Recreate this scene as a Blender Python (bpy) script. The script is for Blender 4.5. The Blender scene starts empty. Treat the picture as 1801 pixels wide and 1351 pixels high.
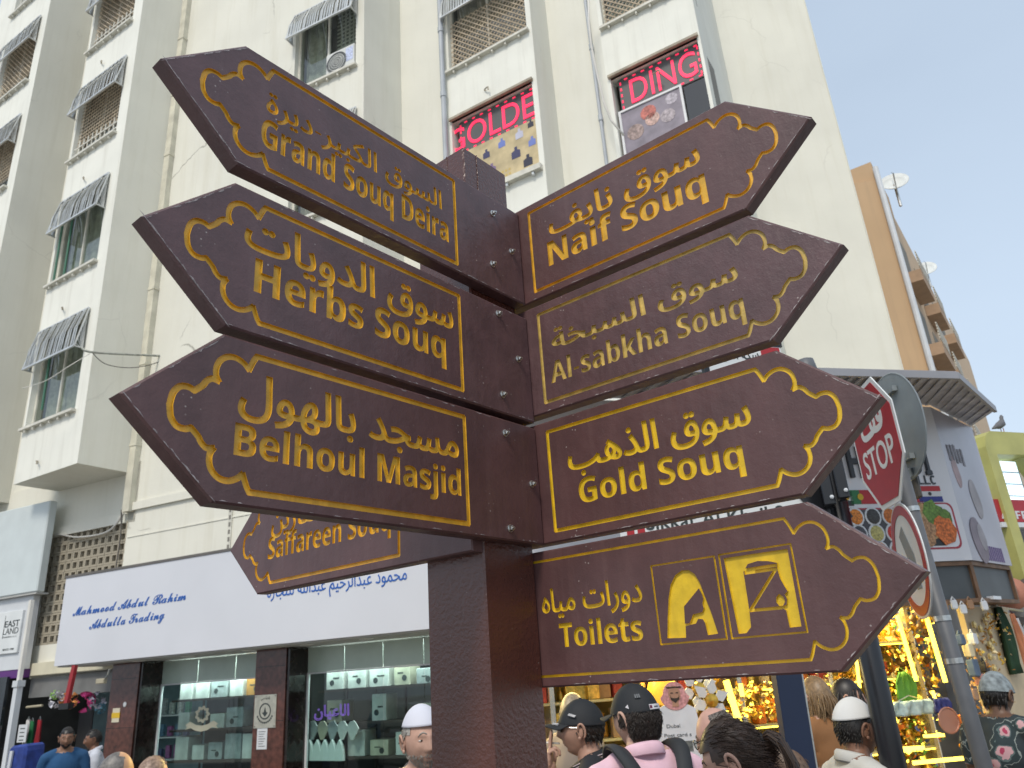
import bpy, bmesh, math, random
import numpy as np
from mathutils import Vector, Matrix, noise, geometry
random.seed(7)
sc = bpy.context.scene
COL = sc.collection
# ------------------------------------------------------------------ camera
CH = 1.9                      # camera height
PITCH, ROLL, FPX = 0.362855, -0.069375, 1335.0
fwd = Vector((0, math.cos(PITCH), math.sin(PITCH)))
r0 = Vector((1, 0, 0)); u0 = r0.cross(fwd)
RT = r0*math.cos(ROLL) + u0*math.sin(ROLL)
UP = u0*math.cos(ROLL) - r0*math.sin(ROLL)
CAM = Vector((0, 0, CH))
cd = bpy.data.cameras.new('camera'); cam = bpy.data.objects.new('camera', cd); COL.objects.link(cam)
m = Matrix((RT, UP, -fwd)).transposed().to_4x4(); m.translation = CAM
cam.matrix_world = m
cd.sensor_width = 36; cd.lens = FPX*36/1801; cd.clip_start = .05; cd.clip_end = 2000
cd.dof.use_dof = True; cd.dof.focus_distance = 1.75; cd.dof.aperture_fstop = 9.0
sc.camera = cam
# ------------------------------------------------------------------ world and sun
SUN_EL, SUN_AZ = math.radians(50), math.radians(200)     # behind the camera's left shoulder, veiled
w = bpy.data.worlds.new("World"); sc.world = w; w.use_nodes = True
nt = w.node_tree; nt.nodes.clear()
def wn(t): return nt.nodes.new(t)
out = wn('ShaderNodeOutputWorld'); bg = wn('ShaderNodeBackground'); sky = wn('ShaderNodeTexSky')
sky.sky_type = 'NISHITA'; sky.sun_disc = False; sky.sun_elevation = SUN_EL; sky.sun_rotation = SUN_AZ
sky.dust_density = 3.0; sky.air_density = 1.0; sky.ozone_density = 1.5
tc = wn('ShaderNodeTexCoord'); mp = wn('ShaderNodeMapping'); mp.inputs['Scale'].default_value = (1, 1, 2.6)
nz = wn('ShaderNodeTexNoise'); nz.inputs['Scale'].default_value = .9; nz.inputs['Detail'].default_value = 6; nz.inputs['Roughness'].default_value = .42
rp = wn('ShaderNodeValToRGB'); rp.color_ramp.elements[0].position = .25; rp.color_ramp.elements[1].position = .80
rp.color_ramp.elements[0].color = (.56, .56, .56, 1); rp.color_ramp.elements[1].color = (.93, .93, .93, 1)
mx = wn('ShaderNodeMix'); mx.data_type = 'RGBA'
mx.inputs['B'].default_value = (5.5, 6.55, 7.75, 1)          # thin bright cloud veil
lk = nt.links.new
lk(tc.outputs['Generated'], mp.inputs[0]); lk(mp.outputs[0], nz.inputs['Vector']); lk(nz.outputs['Fac'], rp.inputs[0])
lk(rp.outputs[0], mx.inputs['Factor']); lk(sky.outputs[0], mx.inputs['A'])
lk(mx.outputs['Result'], bg.inputs['Color']); bg.inputs['Strength'].default_value = .1
lk(bg.outputs[0], out.inputs[0])
sd = bpy.data.lights.new('sun', 'SUN'); sun = bpy.data.objects.new('sun', sd); COL.objects.link(sun)
sd.energy = 1.7; sd.angle = math.radians(12); sd.color = (1, .93, .82)
sdir = Vector((math.sin(SUN_AZ)*math.cos(SUN_EL), math.cos(SUN_AZ)*math.cos(SUN_EL), math.sin(SUN_EL)))
sun.rotation_euler = (sdir).to_track_quat('Z', 'Y').to_euler(); sun.location = (0, -5, 30)
sc.view_settings.view_transform = 'Standard'; sc.view_settings.look = 'None'
sc.view_settings.exposure = 0.42; sc.view_settings.gamma = 1; sc.view_settings.use_curve_mapping = False
sc.cycles.max_bounces = 6; sc.cycles.transparent_max_bounces = 8
sc.cycles.use_denoising = True

# ------------------------------------------------------------------ pixel -> place helpers
def ray(x, y): return (RT*((x-900.5)/FPX) - UP*((y-675.5)/FPX) + fwd)
def at_rho(x, y, rho):
    d = ray(x, y); return CAM + d*(rho/math.hypot(d.x, d.y))
def azim(x, y):
    d = ray(x, y); return math.atan2(d.x, d.y)
class Frame:
    """vertical wall plane: origin on the ground, u runs to the right as seen by the viewer, d outwards"""
    def __init__(s, o, azdeg):
        a = math.radians(azdeg); s.o = Vector((o[0], o[1], 0)); s.u = Vector((math.sin(a), math.cos(a), 0)); s.n = Vector((s.u.y, -s.u.x, 0))
    def W(s, u, z, d=0): return s.o + s.u*u + s.n*d + Vector((0, 0, z))
    def px(s, x, y, d=0):
        r = ray(x, y); o = s.o + s.n*d
        t = (o-Vector((0, 0, 0))).dot(s.n) / r.dot(s.n) if abs(r.dot(s.n)) > 1e-9 else 0
        p = CAM + r*t; return ((p-s.o).dot(s.u), p.z)
    def at(s, u, d=0): return (s.o + s.u*u + s.n*d).to_2d()

# ------------------------------------------------------------------ materials
MATS = {}
def mat(name, col, rough=.6, metal=0, var=.08, vscale=3, bump=0, bscale=40, emit=None, estr=1, spec=.5, alpha=None, trans=0, stretch=None,
        streak=0, streakcol=(.25, .22, .17), coat=0, bump2=0, b2scale=300, grime=0, speck=0, speckcol=(.35, .30, .28), sscale=1.):
    if name in MATS: return MATS[name]
    M = bpy.data.materials.new(name); M.use_nodes = True; t = M.node_tree; N = t.nodes; L = t.links.new
    p = N['Principled BSDF']; p.inputs['Roughness'].default_value = rough; p.inputs['Metallic'].default_value = metal
    p.inputs['Specular IOR Level'].default_value = spec; p.inputs['Coat Weight'].default_value = coat
    p.inputs['Transmission Weight'].default_value = trans
    c = (*col, 1); p.inputs['Base Color'].default_value = c
    tcn = N.new('ShaderNodeTexCoord'); src = tcn.outputs['Object']
    if stretch:
        mpn = N.new('ShaderNodeMapping'); mpn.inputs['Scale'].default_value = stretch; L(src, mpn.inputs[0]); vs = mpn.outputs[0]
    else: vs = src
    cur = None
    if var:
        n = N.new('ShaderNodeTexNoise'); n.inputs['Scale'].default_value = vscale; n.inputs['Detail'].default_value = 6; L(vs, n.inputs['Vector'])
        r = N.new('ShaderNodeValToRGB'); r.color_ramp.elements[0].position = .3; r.color_ramp.elements[1].position = .7
        r.color_ramp.elements[0].color = tuple(max(0, x*(1-var)) for x in col)+(1,); r.color_ramp.elements[1].color = tuple(min(1, x*(1+var)) for x in col)+(1,)
        L(n.outputs['Fac'], r.inputs[0]); cur = r.outputs[0]
    if streak:
        mpn = N.new('ShaderNodeMapping'); mpn.inputs['Scale'].default_value = (2.2*sscale, 2.2*sscale, .16*sscale); L(src, mpn.inputs[0])
        n = N.new('ShaderNodeTexNoise'); n.inputs['Scale'].default_value = 2.2; n.inputs['Detail'].default_value = 9; n.inputs['Roughness'].default_value = .66; L(mpn.outputs[0], n.inputs['Vector'])
        r = N.new('ShaderNodeValToRGB'); r.color_ramp.elements[0].position = .50; r.color_ramp.elements[1].position = .78
        r.color_ramp.elements[0].color = (0, 0, 0, 1); r.color_ramp.elements[1].color = (streak, streak, streak, 1); L(n.outputs['Fac'], r.inputs[0])
        x = N.new('ShaderNodeMix'); x.data_type = 'RGBA'; L(r.outputs[0], x.inputs['Factor']); x.inputs['B'].default_value = (*streakcol, 1)
        if cur: L(cur, x.inputs['A'])
        else: x.inputs['A'].default_value = c
        cur = x.outputs['Result']
    if grime:      # thin crack lines and chips
        v = N.new('ShaderNodeTexVoronoi'); v.feature = 'DISTANCE_TO_EDGE'; v.inputs['Scale'].default_value = .55
        nn = N.new('ShaderNodeTexNoise'); nn.inputs['Scale'].default_value = 1.6; nn.inputs['Detail'].default_value = 8; L(src, nn.inputs['Vector'])
        ad = N.new('ShaderNodeMix'); ad.data_type = 'VECTOR'; ad.inputs['Factor'].default_value = .35; L(src, ad.inputs['A']); L(nn.outputs['Color'], ad.inputs['B']); L(ad.outputs['Result'], v.inputs['Vector'])
        r = N.new('ShaderNodeValToRGB'); r.color_ramp.elements[0].position = .0; r.color_ramp.elements[1].position = .006
        r.color_ramp.elements[0].color = (1, 1, 1, 1); r.color_ramp.elements[1].color = (0, 0, 0, 1); L(v.outputs['Distance'], r.inputs[0])
        n3 = N.new('ShaderNodeTexNoise'); n3.inputs['Scale'].default_value = .7; L(src, n3.inputs['Vector'])
        r3 = N.new('ShaderNodeValToRGB'); r3.color_ramp.elements[0].position = .52; r3.color_ramp.elements[1].position = .6; r3.color_ramp.elements[0].color = (0, 0, 0, 1); r3.color_ramp.elements[1].color = (grime, grime, grime, 1); L(n3.outputs['Fac'], r3.inputs[0])
        mu = N.new('ShaderNodeMath'); mu.operation = 'MULTIPLY'; L(r.outputs[0], mu.inputs[0]); L(r3.outputs[0], mu.inputs[1])
        x = N.new('ShaderNodeMix'); x.data_type = 'RGBA'; L(mu.outputs[0], x.inputs['Factor']); x.inputs['B'].default_value = (.16, .15, .12, 1); L(cur, x.inputs['A']); cur = x.outputs['Result']
    if speck:      # chips and dust specks
        v = N.new('ShaderNodeTexVoronoi'); v.inputs['Scale'].default_value = 85; L(src, v.inputs['Vector'])
        r = N.new('ShaderNodeValToRGB'); r.color_ramp.elements[0].position = .10; r.color_ramp.elements[1].position = .17; r.color_ramp.elements[0].color = (1, 1, 1, 1); r.color_ramp.elements[1].color = (0, 0, 0, 1); L(v.outputs['Distance'], r.inputs[0])
        n3 = N.new('ShaderNodeTexNoise'); n3.inputs['Scale'].default_value = 16; n3.inputs['Detail'].default_value = 3; L(src, n3.inputs['Vector'])
        r3 = N.new('ShaderNodeValToRGB'); r3.color_ramp.elements[0].position = .60; r3.color_ramp.elements[1].position = .68; r3.color_ramp.elements[0].color = (0, 0, 0, 1); r3.color_ramp.elements[1].color = (speck, speck, speck, 1); L(n3.outputs['Fac'], r3.inputs[0])
        mu = N.new('ShaderNodeMath'); mu.operation = 'MULTIPLY'; L(r.outputs[0], mu.inputs[0]); L(r3.outputs[0], mu.inputs[1])
        x = N.new('ShaderNodeMix'); x.data_type = 'RGBA'; L(mu.outputs[0], x.inputs['Factor']); x.inputs['B'].default_value = (*speckcol, 1); L(cur, x.inputs['A']); cur = x.outputs['Result']
    if cur: L(cur, p.inputs['Base Color'])
    if bump or bump2:
        prev = None
        for amt, scl in ((bump, bscale), (bump2, b2scale)):
            if not amt: continue
            n = N.new('ShaderNodeTexNoise'); n.inputs['Scale'].default_value = scl; n.inputs['Detail'].default_value = 3; L(vs, n.inputs['Vector'])
            b = N.new('ShaderNodeBump'); b.inputs['Strength'].default_value = min(1, amt); b.inputs['Distance'].default_value = .002*max(1, amt)*(40/scl)**.5
            L(n.outputs['Fac'], b.inputs['Height'])
            if prev: L(prev, b.inputs['Normal'])
            prev = b.outputs[0]
        L(prev, p.inputs['Normal'])
    if emit:
        p.inputs['Emission Color'].default_value = (*emit, 1); p.inputs['Emission Strength'].default_value = estr
    MATS[name] = M; return M
def glass(name, tint=(.8, .9, .88), rough=.02, mixf=.75):
    if name in MATS: return MATS[name]
    M = bpy.data.materials.new(name); M.use_nodes = True; t = M.node_tree; N = t.nodes; L = t.links.new
    for n in list(N):
        if n.type == 'BSDF_PRINCIPLED': N.remove(n)
    o = N['Material Output']; tr = N.new('ShaderNodeBsdfTransparent'); tr.inputs[0].default_value = (*tint, 1)
    g = N.new('ShaderNodeBsdfGlossy'); g.inputs['Roughness'].default_value = rough
    f = N.new('ShaderNodeFresnel'); f.inputs[0].default_value = 1.52
    a = N.new('ShaderNodeMath'); a.operation = 'ADD'; a.inputs[1].default_value = 1-mixf-.0; a.use_clamp = True; L(f.outputs[0], a.inputs[0])
    ge = N.new('ShaderNodeNewGeometry'); iv = N.new('ShaderNodeMath'); iv.operation = 'SUBTRACT'; iv.inputs[0].default_value = 1; L(ge.outputs['Backfacing'], iv.inputs[1]); am = N.new('ShaderNodeMath'); am.operation = 'MULTIPLY'; L(a.outputs[0], am.inputs[0]); L(iv.outputs[0], am.inputs[1]); a = am
    x = N.new('ShaderNodeMixShader'); L(a.outputs[0], x.inputs[0]); L(tr.outputs[0], x.inputs[1]); L(g.outputs[0], x.inputs[2]); L(x.outputs[0], o.inputs[0])
    MATS[name] = M; return M

# ------------------------------------------------------------------ object helpers
def tag(o, label=None, cat=None, group=None, kind=None):
    if label: o['label'] = label
    if cat: o['category'] = cat
    if group: o['group'] = group
    if kind: o['kind'] = kind
    return o
def thing(name, loc, label, cat, group=None):
    o = bpy.data.objects.new(name, None); o.empty_display_size = .1; COL.objects.link(o); o.location = loc
    return tag(o, label, cat, group)
def wloc(o):
    v = Vector(o.location)
    while o.parent: o = o.parent; v += Vector(o.location)
    return v
class MB:
    def __init__(s): s.v = []; s.f = []; s.m = []; s.mats = []
    def mi(s, m):
        if m not in s.mats: s.mats.append(m)
        return s.mats.index(m)
    def poly(s, pts, m): 
        b = len(s.v); s.v += [tuple(p) for p in pts]; s.f.append(tuple(range(b, b+len(pts)))); s.m.append(s.mi(m))
    def box8(s, c, m):      # c: 8 corners, bottom 4 (ccw) then top 4
        b = len(s.v); s.v += [tuple(p) for p in c]; i = s.mi(m)
        for f in ((3, 2, 1, 0), (4, 5, 6, 7), (0, 1, 5, 4), (1, 2, 6, 5), (2, 3, 7, 6), (3, 0, 4, 7)):
            s.f.append(tuple(b+k for k in f)); s.m.append(i)
    def fbox(s, fr, u0, u1, z0, z1, d0, d1, m):
        P = fr.W
        s.box8([P(u0, z0, d1), P(u1, z0, d1), P(u1, z0, d0), P(u0, z0, d0), P(u0, z1, d1), P(u1, z1, d1), P(u1, z1, d0), P(u0, z1, d0)], m); return s
    def wbox(s, x0, x1, y0, y1, z0, z1, m):
        s.box8([(x0, y0, z0), (x1, y0, z0), (x1, y1, z0), (x0, y1, z0), (x0, y0, z1), (x1, y0, z1), (x1, y1, z1), (x0, y1, z1)], m); return s
    def beam(s, a, b, w, h, m, upv=(0, 0, 1)):
        a = Vector(a); b = Vector(b); t = (b-a).normalized(); sd = t.cross(Vector(upv))
        if sd.length < 1e-4: sd = t.cross(Vector((1, 0, 0)))
        sd.normalize(); n = sd.cross(t); c = []
        for q in (a, b):
            c += [q-sd*w/2-n*h/2, q+sd*w/2-n*h/2, q+sd*w/2+n*h/2, q-sd*w/2+n*h/2]
        s.box8(c, m); return s
    def prism(s, poly, off, m, m2=None):   # poly: list of world pts, extruded by off
        n = len(poly); b = len(s.v); off = Vector(off)
        s.v += [tuple(p) for p in poly] + [tuple(Vector(p)+off) for p in poly]; i = s.mi(m); j = s.mi(m2) if m2 else i
        s.f.append(tuple(b+k for k in range(n))); s.m.append(i); s.f.append(tuple(b+n+k for k in reversed(range(n)))); s.m.append(i)
        for k in range(n): s.f.append((b+k, b+n+k, b+n+(k+1) % n, b+(k+1) % n)); s.m.append(j)
        return s
    def tube(s, pts, r, m, n=8, cap=True):
        pts = [Vector(p) for p in pts]; rs = r if isinstance(r, (list, tuple)) else [r]*len(pts); b = len(s.v); i = s.mi(m); ref = None
        for k, p in enumerate(pts):
            t = (pts[min(k+1, len(pts)-1)]-pts[max(k-1, 0)]).normalized()
            if ref is None: ref = t.cross(Vector((0, 0, 1))) if abs(t.z) < .9 else t.cross(Vector((1, 0, 0)))
            ref = (ref-t*ref.dot(t)).normalized(); q = t.cross(ref)
            for a in range(n):
                an = 2*math.pi*a/n; s.v.append(tuple(p+(ref*math.cos(an)+q*math.sin(an))*rs[k]))
        for k in range(len(pts)-1):
            for a in range(n):
                s.f.append((b+k*n+a, b+k*n+(a+1) % n, b+(k+1)*n+(a+1) % n, b+(k+1)*n+a)); s.m.append(i)
        if cap:
            s.f.append(tuple(b+a for a in reversed(range(n)))); s.m.append(i)
            s.f.append(tuple(b+(len(pts)-1)*n+a for a in range(n))); s.m.append(i)
        return s
    def lathe(s, c, prof, m, n=14, axis=None):   # prof: [(r,z)]
        c = Vector(c); b = len(s.v); i = s.mi(m)
        if axis is None: X, Y, Z = Vector((1, 0, 0)), Vector((0, 1, 0)), Vector((0, 0, 1))
        else:
            Z = Vector(axis).normalized(); X = Z.orthogonal().normalized(); Y = Z.cross(X)
        for r, z in prof:
            for a in range(n):
                an = 2*math.pi*a/n; s.v.append(tuple(c+X*(r*math.cos(an))+Y*(r*math.sin(an))+Z*z))
        for k in range(len(prof)-1):
            for a in range(n):
                s.f.append((b+k*n+a, b+k*n+(a+1) % n, b+(k+1)*n+(a+1) % n, b+(k+1)*n+a)); s.m.append(i)
        if prof[0][0] > 1e-4: s.f.append(tuple(b+a for a in reversed(range(n)))); s.m.append(i)
        if prof[-1][0] > 1e-4: s.f.append(tuple(b+(len(prof)-1)*n+a for a in range(n))); s.m.append(i)
        return s
    def build(s, name, parent=None, smooth=False, bevel=0, org=None, **kw):
        me = bpy.data.meshes.new(name)
        if parent is not None: o0 = wloc(parent)
        elif org is not None: o0 = Vector(org)
        else:
            A = np.array(s.v); o0 = Vector((A[:, 0].mean(), A[:, 1].mean(), A[:, 2].min()))
        me.from_pydata([(a-o0.x, b-o0.y, c-o0.z) for a, b, c in s.v], [], s.f)
        for m_ in s.mats: me.materials.append(m_)
        me.polygons.foreach_set('material_index', s.m)
        if smooth: me.polygons.foreach_set('use_smooth', [True]*len(me.polygons))
        me.update()
        if bevel:
            bm = bmesh.new(); bm.from_mesh(me); bmesh.ops.remove_doubles(bm, verts=bm.verts, dist=1e-5)
            bmesh.ops.bevel(bm, geom=list(bm.edges), offset=bevel, segments=1, affect='EDGES', clamp_overlap=True); bm.to_mesh(me); bm.free()
        o = bpy.data.objects.new(name, me); COL.objects.link(o)
        if parent is not None: o.parent = parent
        else: o.location = o0
        return tag(o, **kw)

# ------------------------------------------------------------------ text -> 2D outlines
AR = {'ا': (0xFE8D, 0xFE8E), 'ب': (0xFE8F, 0xFE90, 0xFE91, 0xFE92), 'ة': (0xFE93, 0xFE94), 'ت': (0xFE95, 0xFE96, 0xFE97, 0xFE98), 'ج': (0xFE9D, 0xFE9E, 0xFE9F, 0xFEA0),
      'ح': (0xFEA1, 0xFEA2, 0xFEA3, 0xFEA4), 'خ': (0xFEA5, 0xFEA6, 0xFEA7, 0xFEA8), 'د': (0xFEA9, 0xFEAA), 'ذ': (0xFEAB, 0xFEAC), 'ر': (0xFEAD, 0xFEAE),
      'ز': (0xFEAF, 0xFEB0), 'س': (0xFEB1, 0xFEB2, 0xFEB3, 0xFEB4), 'ص': (0xFEB9, 0xFEBA, 0xFEBB, 0xFEBC), 'ع': (0xFEC9, 0xFECA, 0xFECB, 0xFECC),
      'ف': (0xFED1, 0xFED2, 0xFED3, 0xFED4), 'ق': (0xFED5, 0xFED6, 0xFED7, 0xFED8), 'ك': (0xFED9, 0xFEDA, 0xFEDB, 0xFEDC), 'ل': (0xFEDD, 0xFEDE, 0xFEDF, 0xFEE0),
      'م': (0xFEE1, 0xFEE2, 0xFEE3, 0xFEE4), 'ن': (0xFEE5, 0xFEE6, 0xFEE7, 0xFEE8), 'ه': (0xFEE9, 0xFEEA, 0xFEEB, 0xFEEC), 'و': (0xFEED, 0xFEEE), 'ي': (0xFEF1, 0xFEF2, 0xFEF3, 0xFEF4)}
def arabic(s):
    res = []; 
    for i, ch in enumerate(s):
        if ch not in AR: res.append(ch); continue
        pj = i > 0 and s[i-1] in AR and len(AR[s[i-1]]) == 4
        nj = i+1 < len(s) and s[i+1] in AR and len(AR[ch]) == 4
        k = (3 if nj else 1) if pj else (2 if nj else 0)
        res.append(chr(AR[ch][k]))
    return ''.join(reversed(res))
def bold(s):
    return ''.join(chr(0x1D5D4+ord(c)-65) if 'A' <= c <= 'Z' else chr(0x1D5EE+ord(c)-97) if 'a' <= c <= 'z' else chr(0x1D7EC+ord(c)-48) if '0' <= c <= '9' else c for c in s)
def script(s):
    return ''.join(chr(0x1D4D0+ord(c)-65) if 'A' <= c <= 'Z' else chr(0x1D4EA+ord(c)-97) if 'a' <= c <= 'z' else c for c in s)
_tc = {}
def text2d(s, off=0., res=4, shear=0.):
    """outline loops of a string: vertices and directed edges, grown by off along the outline normals"""
    key = (s, off, res, shear)
    if key in _tc: return _tc[key]
    c = bpy.data.curves.new('glyphs', 'FONT'); c.body = s; c.resolution_u = res; c.fill_mode = 'NONE'; c.shear = shear
    o = bpy.data.objects.new('glyphs', c); COL.objects.link(o); bpy.context.view_layer.update()
    dg = bpy.context.evaluated_depsgraph_get(); ev = o.evaluated_get(dg); me = ev.to_mesh()
    co = [tuple(p.co[:2]) for p in me.vertices]; nxt = {}
    for e in me.edges: nxt.setdefault(e.vertices[0], []).append(e.vertices[1]); nxt.setdefault(e.vertices[1], []).append(e.vertices[0])
    ev.to_mesh_clear(); bpy.data.objects.remove(o); bpy.data.curves.remove(c)
    seen = set(); loops = []
    for i in range(len(co)):
        if i in seen or i not in nxt: continue
        L = [i]; seen.add(i); cur = i
        # consecutive indices keep the outline's own direction
        k = (i+1) if (i+1) in nxt[i] else nxt[i][0]
        while k is not None and k not in seen:
            L.append(k); seen.add(k); prev = cur; cur = k
            k = next((q for q in nxt[cur] if q != prev and q not in seen), None)
        P = [co[L[0]]]
        for q in L[1:]:
            if math.hypot(co[q][0]-P[-1][0], co[q][1]-P[-1][1]) > 2e-4: P.append(co[q])
        if math.hypot(P[0][0]-P[-1][0], P[0][1]-P[-1][1]) < 2e-4: P.pop()
        if len(P) > 2: loops.append(P)
    area = lambda P: .5*sum(P[i][0]*P[(i+1) % len(P)][1]-P[(i+1) % len(P)][0]*P[i][1] for i in range(len(P)))
    if sum(area(P) for P in loops) < 0: loops = [P[::-1] for P in loops]
    V = []; E = []
    for P in loops:
        n = len(P); b = len(V); A = np.array(P)
        d1 = A-np.roll(A, 1, 0); d2 = np.roll(A, -1, 0)-A
        d1 /= np.maximum(1e-9, np.hypot(d1[:, 0], d1[:, 1]))[:, None]; d2 /= np.maximum(1e-9, np.hypot(d2[:, 0], d2[:, 1]))[:, None]
        nn = np.stack([d1[:, 1]+d2[:, 1], -d1[:, 0]-d2[:, 0]], 1); l = np.maximum(.9, np.hypot(nn[:, 0], nn[:, 1]))
        A = A+nn/(l**2)[:, None]*2*off
        V += [tuple(p) for p in A]; E += [(b+i, b+(i+1) % n) for i in range(n)]
    _tc[key] = (np.array(V), E); return _tc[key]
def fit2d(s, x0, x1, z0, z1, off=0., res=4, cap=False, shear=0.):
    """text scaled into a rectangle; cap: z0 = baseline, z1 = cap height line (cap 0.714 of em)"""
    V, E = text2d(s, off, res, shear); V = V.copy(); a = V.min(0); b = V.max(0)
    if cap:
        ch = cap if not isinstance(cap, bool) else .714
        V[:, 1] = z0+V[:, 1]/ch*(z1-z0)
    else: V[:, 1] = z0+(V[:, 1]-a[1])/(b[1]-a[1])*(z1-z0)
    V[:, 0] = x0+(V[:, 0]-a[0])/(b[0]-a[0])*(x1-x0); return V, E
def region(shapes):
    """triangulate the union of shapes [(V,E)] -> verts2d, faces(ccw), boundary edges"""
    verts = []; edges = []
    for V, E in shapes:
        b = len(verts); verts += [Vector((float(x), float(y))) for x, y in V]; edges += [(b+int(p), b+int(q)) for p, q in E]
    r = geometry.delaunay_2d_cdt(verts, edges, [], 0, 2e-5)
    V2 = np.array([tuple(p) for p in r[0]]); F = [tuple(f) for f in r[2]]; C = np.array([V2[list(f)].mean(0) for f in F]); g = np.zeros(len(F), bool)
    for V, E in shapes:
        V = np.asarray(V); lo = V.min(0); hi = V.max(0)
        sel = np.where((C[:, 0] >= lo[0]) & (C[:, 0] <= hi[0]) & (C[:, 1] >= lo[1]) & (C[:, 1] <= hi[1]) & ~g)[0]
        if len(sel): g[sel[inside_wind(C[sel], V, E)]] = True
    FF = []; B = {}
    for f, gg in zip(F, g):
        if not gg: continue
        ar = sum(V2[f[i]][0]*V2[f[(i+1) % len(f)]][1]-V2[f[(i+1) % len(f)]][0]*V2[f[i]][1] for i in range(len(f)))
        if ar < 0: f = tuple(reversed(f))
        FF.append(f)
        for i in range(len(f)):
            p, q = f[i], f[(i+1) % len(f)]
            if (q, p) in B: del B[(q, p)]
            else: B[(p, q)] = 1
    return V2, FF, list(B)
def raised(name, shapes, place, m, parent, thick=.004, **kw):
    """lettering or a flat motif standing proud; place(x,y,d) -> world, d outwards"""
    V, F, B = region(shapes); mb = MB(); i = mb.mi(m); n = len(V)
    mb.v += [tuple(place(x, z, thick)) for x, z in V] + [tuple(place(x, z, 0)) for x, z in V]
    for f in F: mb.f.append(tuple(f)); mb.m.append(i)
    for p, q in B: mb.f.append((p, n+p, n+q, q)); mb.m.append(i)
    return mb.build(name, parent, **kw)

# ------------------------------------------------------------------ carved plate (constrained triangulation)
def catmull(p, n=5):
    if len(p) < 3: return list(p)
    q = [p[0]]+list(p)+[p[-1]]; r = []
    for i in range(1, len(q)-2):
        for k in range(n):
            t = k/n; a, b, c, d = q[i-1], q[i], q[i+1], q[i+2]
            r.append(tuple(.5*((2*b[j])+(-a[j]+c[j])*t+(2*a[j]-5*b[j]+4*c[j]-d[j])*t*t+(-a[j]+3*b[j]-3*c[j]+d[j])*t**3) for j in (0, 1)))
    r.append(tuple(p[-1])); return r
def ribbon(poly, w, closed=True):
    """list of convex loops covering a stroke, with round-ish joins"""
    P = [np.array(p, float) for p in poly]; L = []; n = len(P)
    for i in range(n if closed else n-1):
        a, b = P[i], P[(i+1) % n]; d = b-a; l = np.hypot(*d)
        if l < 1e-6: continue
        d /= l; q = np.array([-d[1], d[0]])*w/2; e = d*w*.22
        L.append([tuple(a-q-e), tuple(b-q+e), tuple(b+q+e), tuple(a+q-e)])
    return L
def inside_wind(C, V, E):
    w = np.zeros(len(C), int)
    for a, b in E:
        x1, y1 = V[a]; x2, y2 = V[b]
        if y1 == y2: continue
        s = (x2-x1)*(C[:, 1]-y1)-(C[:, 0]-x1)*(y2-y1)
        up = (y1 <= C[:, 1]) & (y2 > C[:, 1]) & (s > 0); dn = (y1 > C[:, 1]) & (y2 <= C[:, 1]) & (s < 0)
        w += up.astype(int)-dn.astype(int)
    return w != 0
def carve(outline, shapes, depth, thick, place, mface, mgold, chamfer=.0035):
    """outline: convex-ish polygon (ccw). shapes: list of (V,E). place(x,y,d)->world, d is outwards. returns MB"""
    cx = sum(p[0] for p in outline)/len(outline); cy = sum(p[1] for p in outline)/len(outline)
    n = len(outline); ins = []
    for i in range(n):
        a = np.array(outline[i-1]); b = np.array(outline[i]); c = np.array(outline[(i+1) % n])
        e1 = (b-a)/np.linalg.norm(b-a); e2 = (c-b)/np.linalg.norm(c-b); n1 = np.array([-e1[1], e1[0]]); n2 = np.array([-e2[1], e2[0]])
        bi = n1+n2; bi /= np.linalg.norm(bi); ins.append(tuple(b+bi*chamfer/max(.3, bi.dot(n1))))
    verts = [Vector(p) for p in ins]; edges = [(i, (i+1) % n) for i in range(n)]
    # subdivide outline lightly so the worn edge can wander
    for V, E in shapes:
        b = len(verts); verts += [Vector((float(x), float(y))) for x, y in V]; edges += [(b+int(p), b+int(q)) for p, q in E]
    r = geometry.delaunay_2d_cdt(verts, edges, [], 1, 2e-5)
    V2 = np.array([tuple(p) for p in r[0]]); F = [tuple(f) for f in r[2]]
    C = np.array([V2[list(f)].mean(0) for f in F]); g = np.zeros(len(F), bool)
    for V, E in shapes: 
        V = np.asarray(V); lo = V.min(0); hi = V.max(0)
        sel = np.where((C[:, 0] >= lo[0]) & (C[:, 0] <= hi[0]) & (C[:, 1] >= lo[1]) & (C[:, 1] <= hi[1]) & ~g)[0]
        if len(sel): g[sel[inside_wind(C[sel], V, E)]] = True
    mb = MB(); a = mb.mi(mface); k = mb.mi(mgold); N = len(V2)
    mb.v += [tuple(place(x, y, 0)) for x, y in V2] + [tuple(place(x, y, -depth)) for x, y in V2]
    E = {}
    for f, gg in zip(F, g):
        ar = sum(V2[f[i]][0]*V2[f[(i+1) % len(f)]][1]-V2[f[(i+1) % len(f)]][0]*V2[f[i]][1] for i in range(len(f)))
        if ar < 0: f = tuple(reversed(f))
        if gg:
            mb.f.append(tuple(N+i for i in f)); mb.m.append(k)
            for i in range(len(f)):
                p, q = f[i], f[(i+1) % len(f)]
                if (q, p) in E: del E[(q, p)]
                else: E[(p, q)] = 1
        else: mb.f.append(f); mb.m.append(a)
    for p, q in E: mb.f.append((p, q, N+q, N+p)); mb.m.append(k)
    # chamfer, sides, back
    b = len(mb.v)
    mb.v += [tuple(place(x, y, 0)) for x, y in ins]+[tuple(place(x, y, -chamfer*.8)) for x, y in outline]+[tuple(place(x, y, -thick)) for x, y in outline]
    for i in range(n):
        j = (i+1) % n
        mb.f.append((b+j, b+i, b+n+i, b+n+j)); mb.m.append(a); mb.f.append((b+n+j, b+n+i, b+2*n+i, b+2*n+j)); mb.m.append(a)
    mb.f.append(tuple(b+2*n+i for i in reversed(range(n)))); mb.m.append(a)
    return mb
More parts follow.
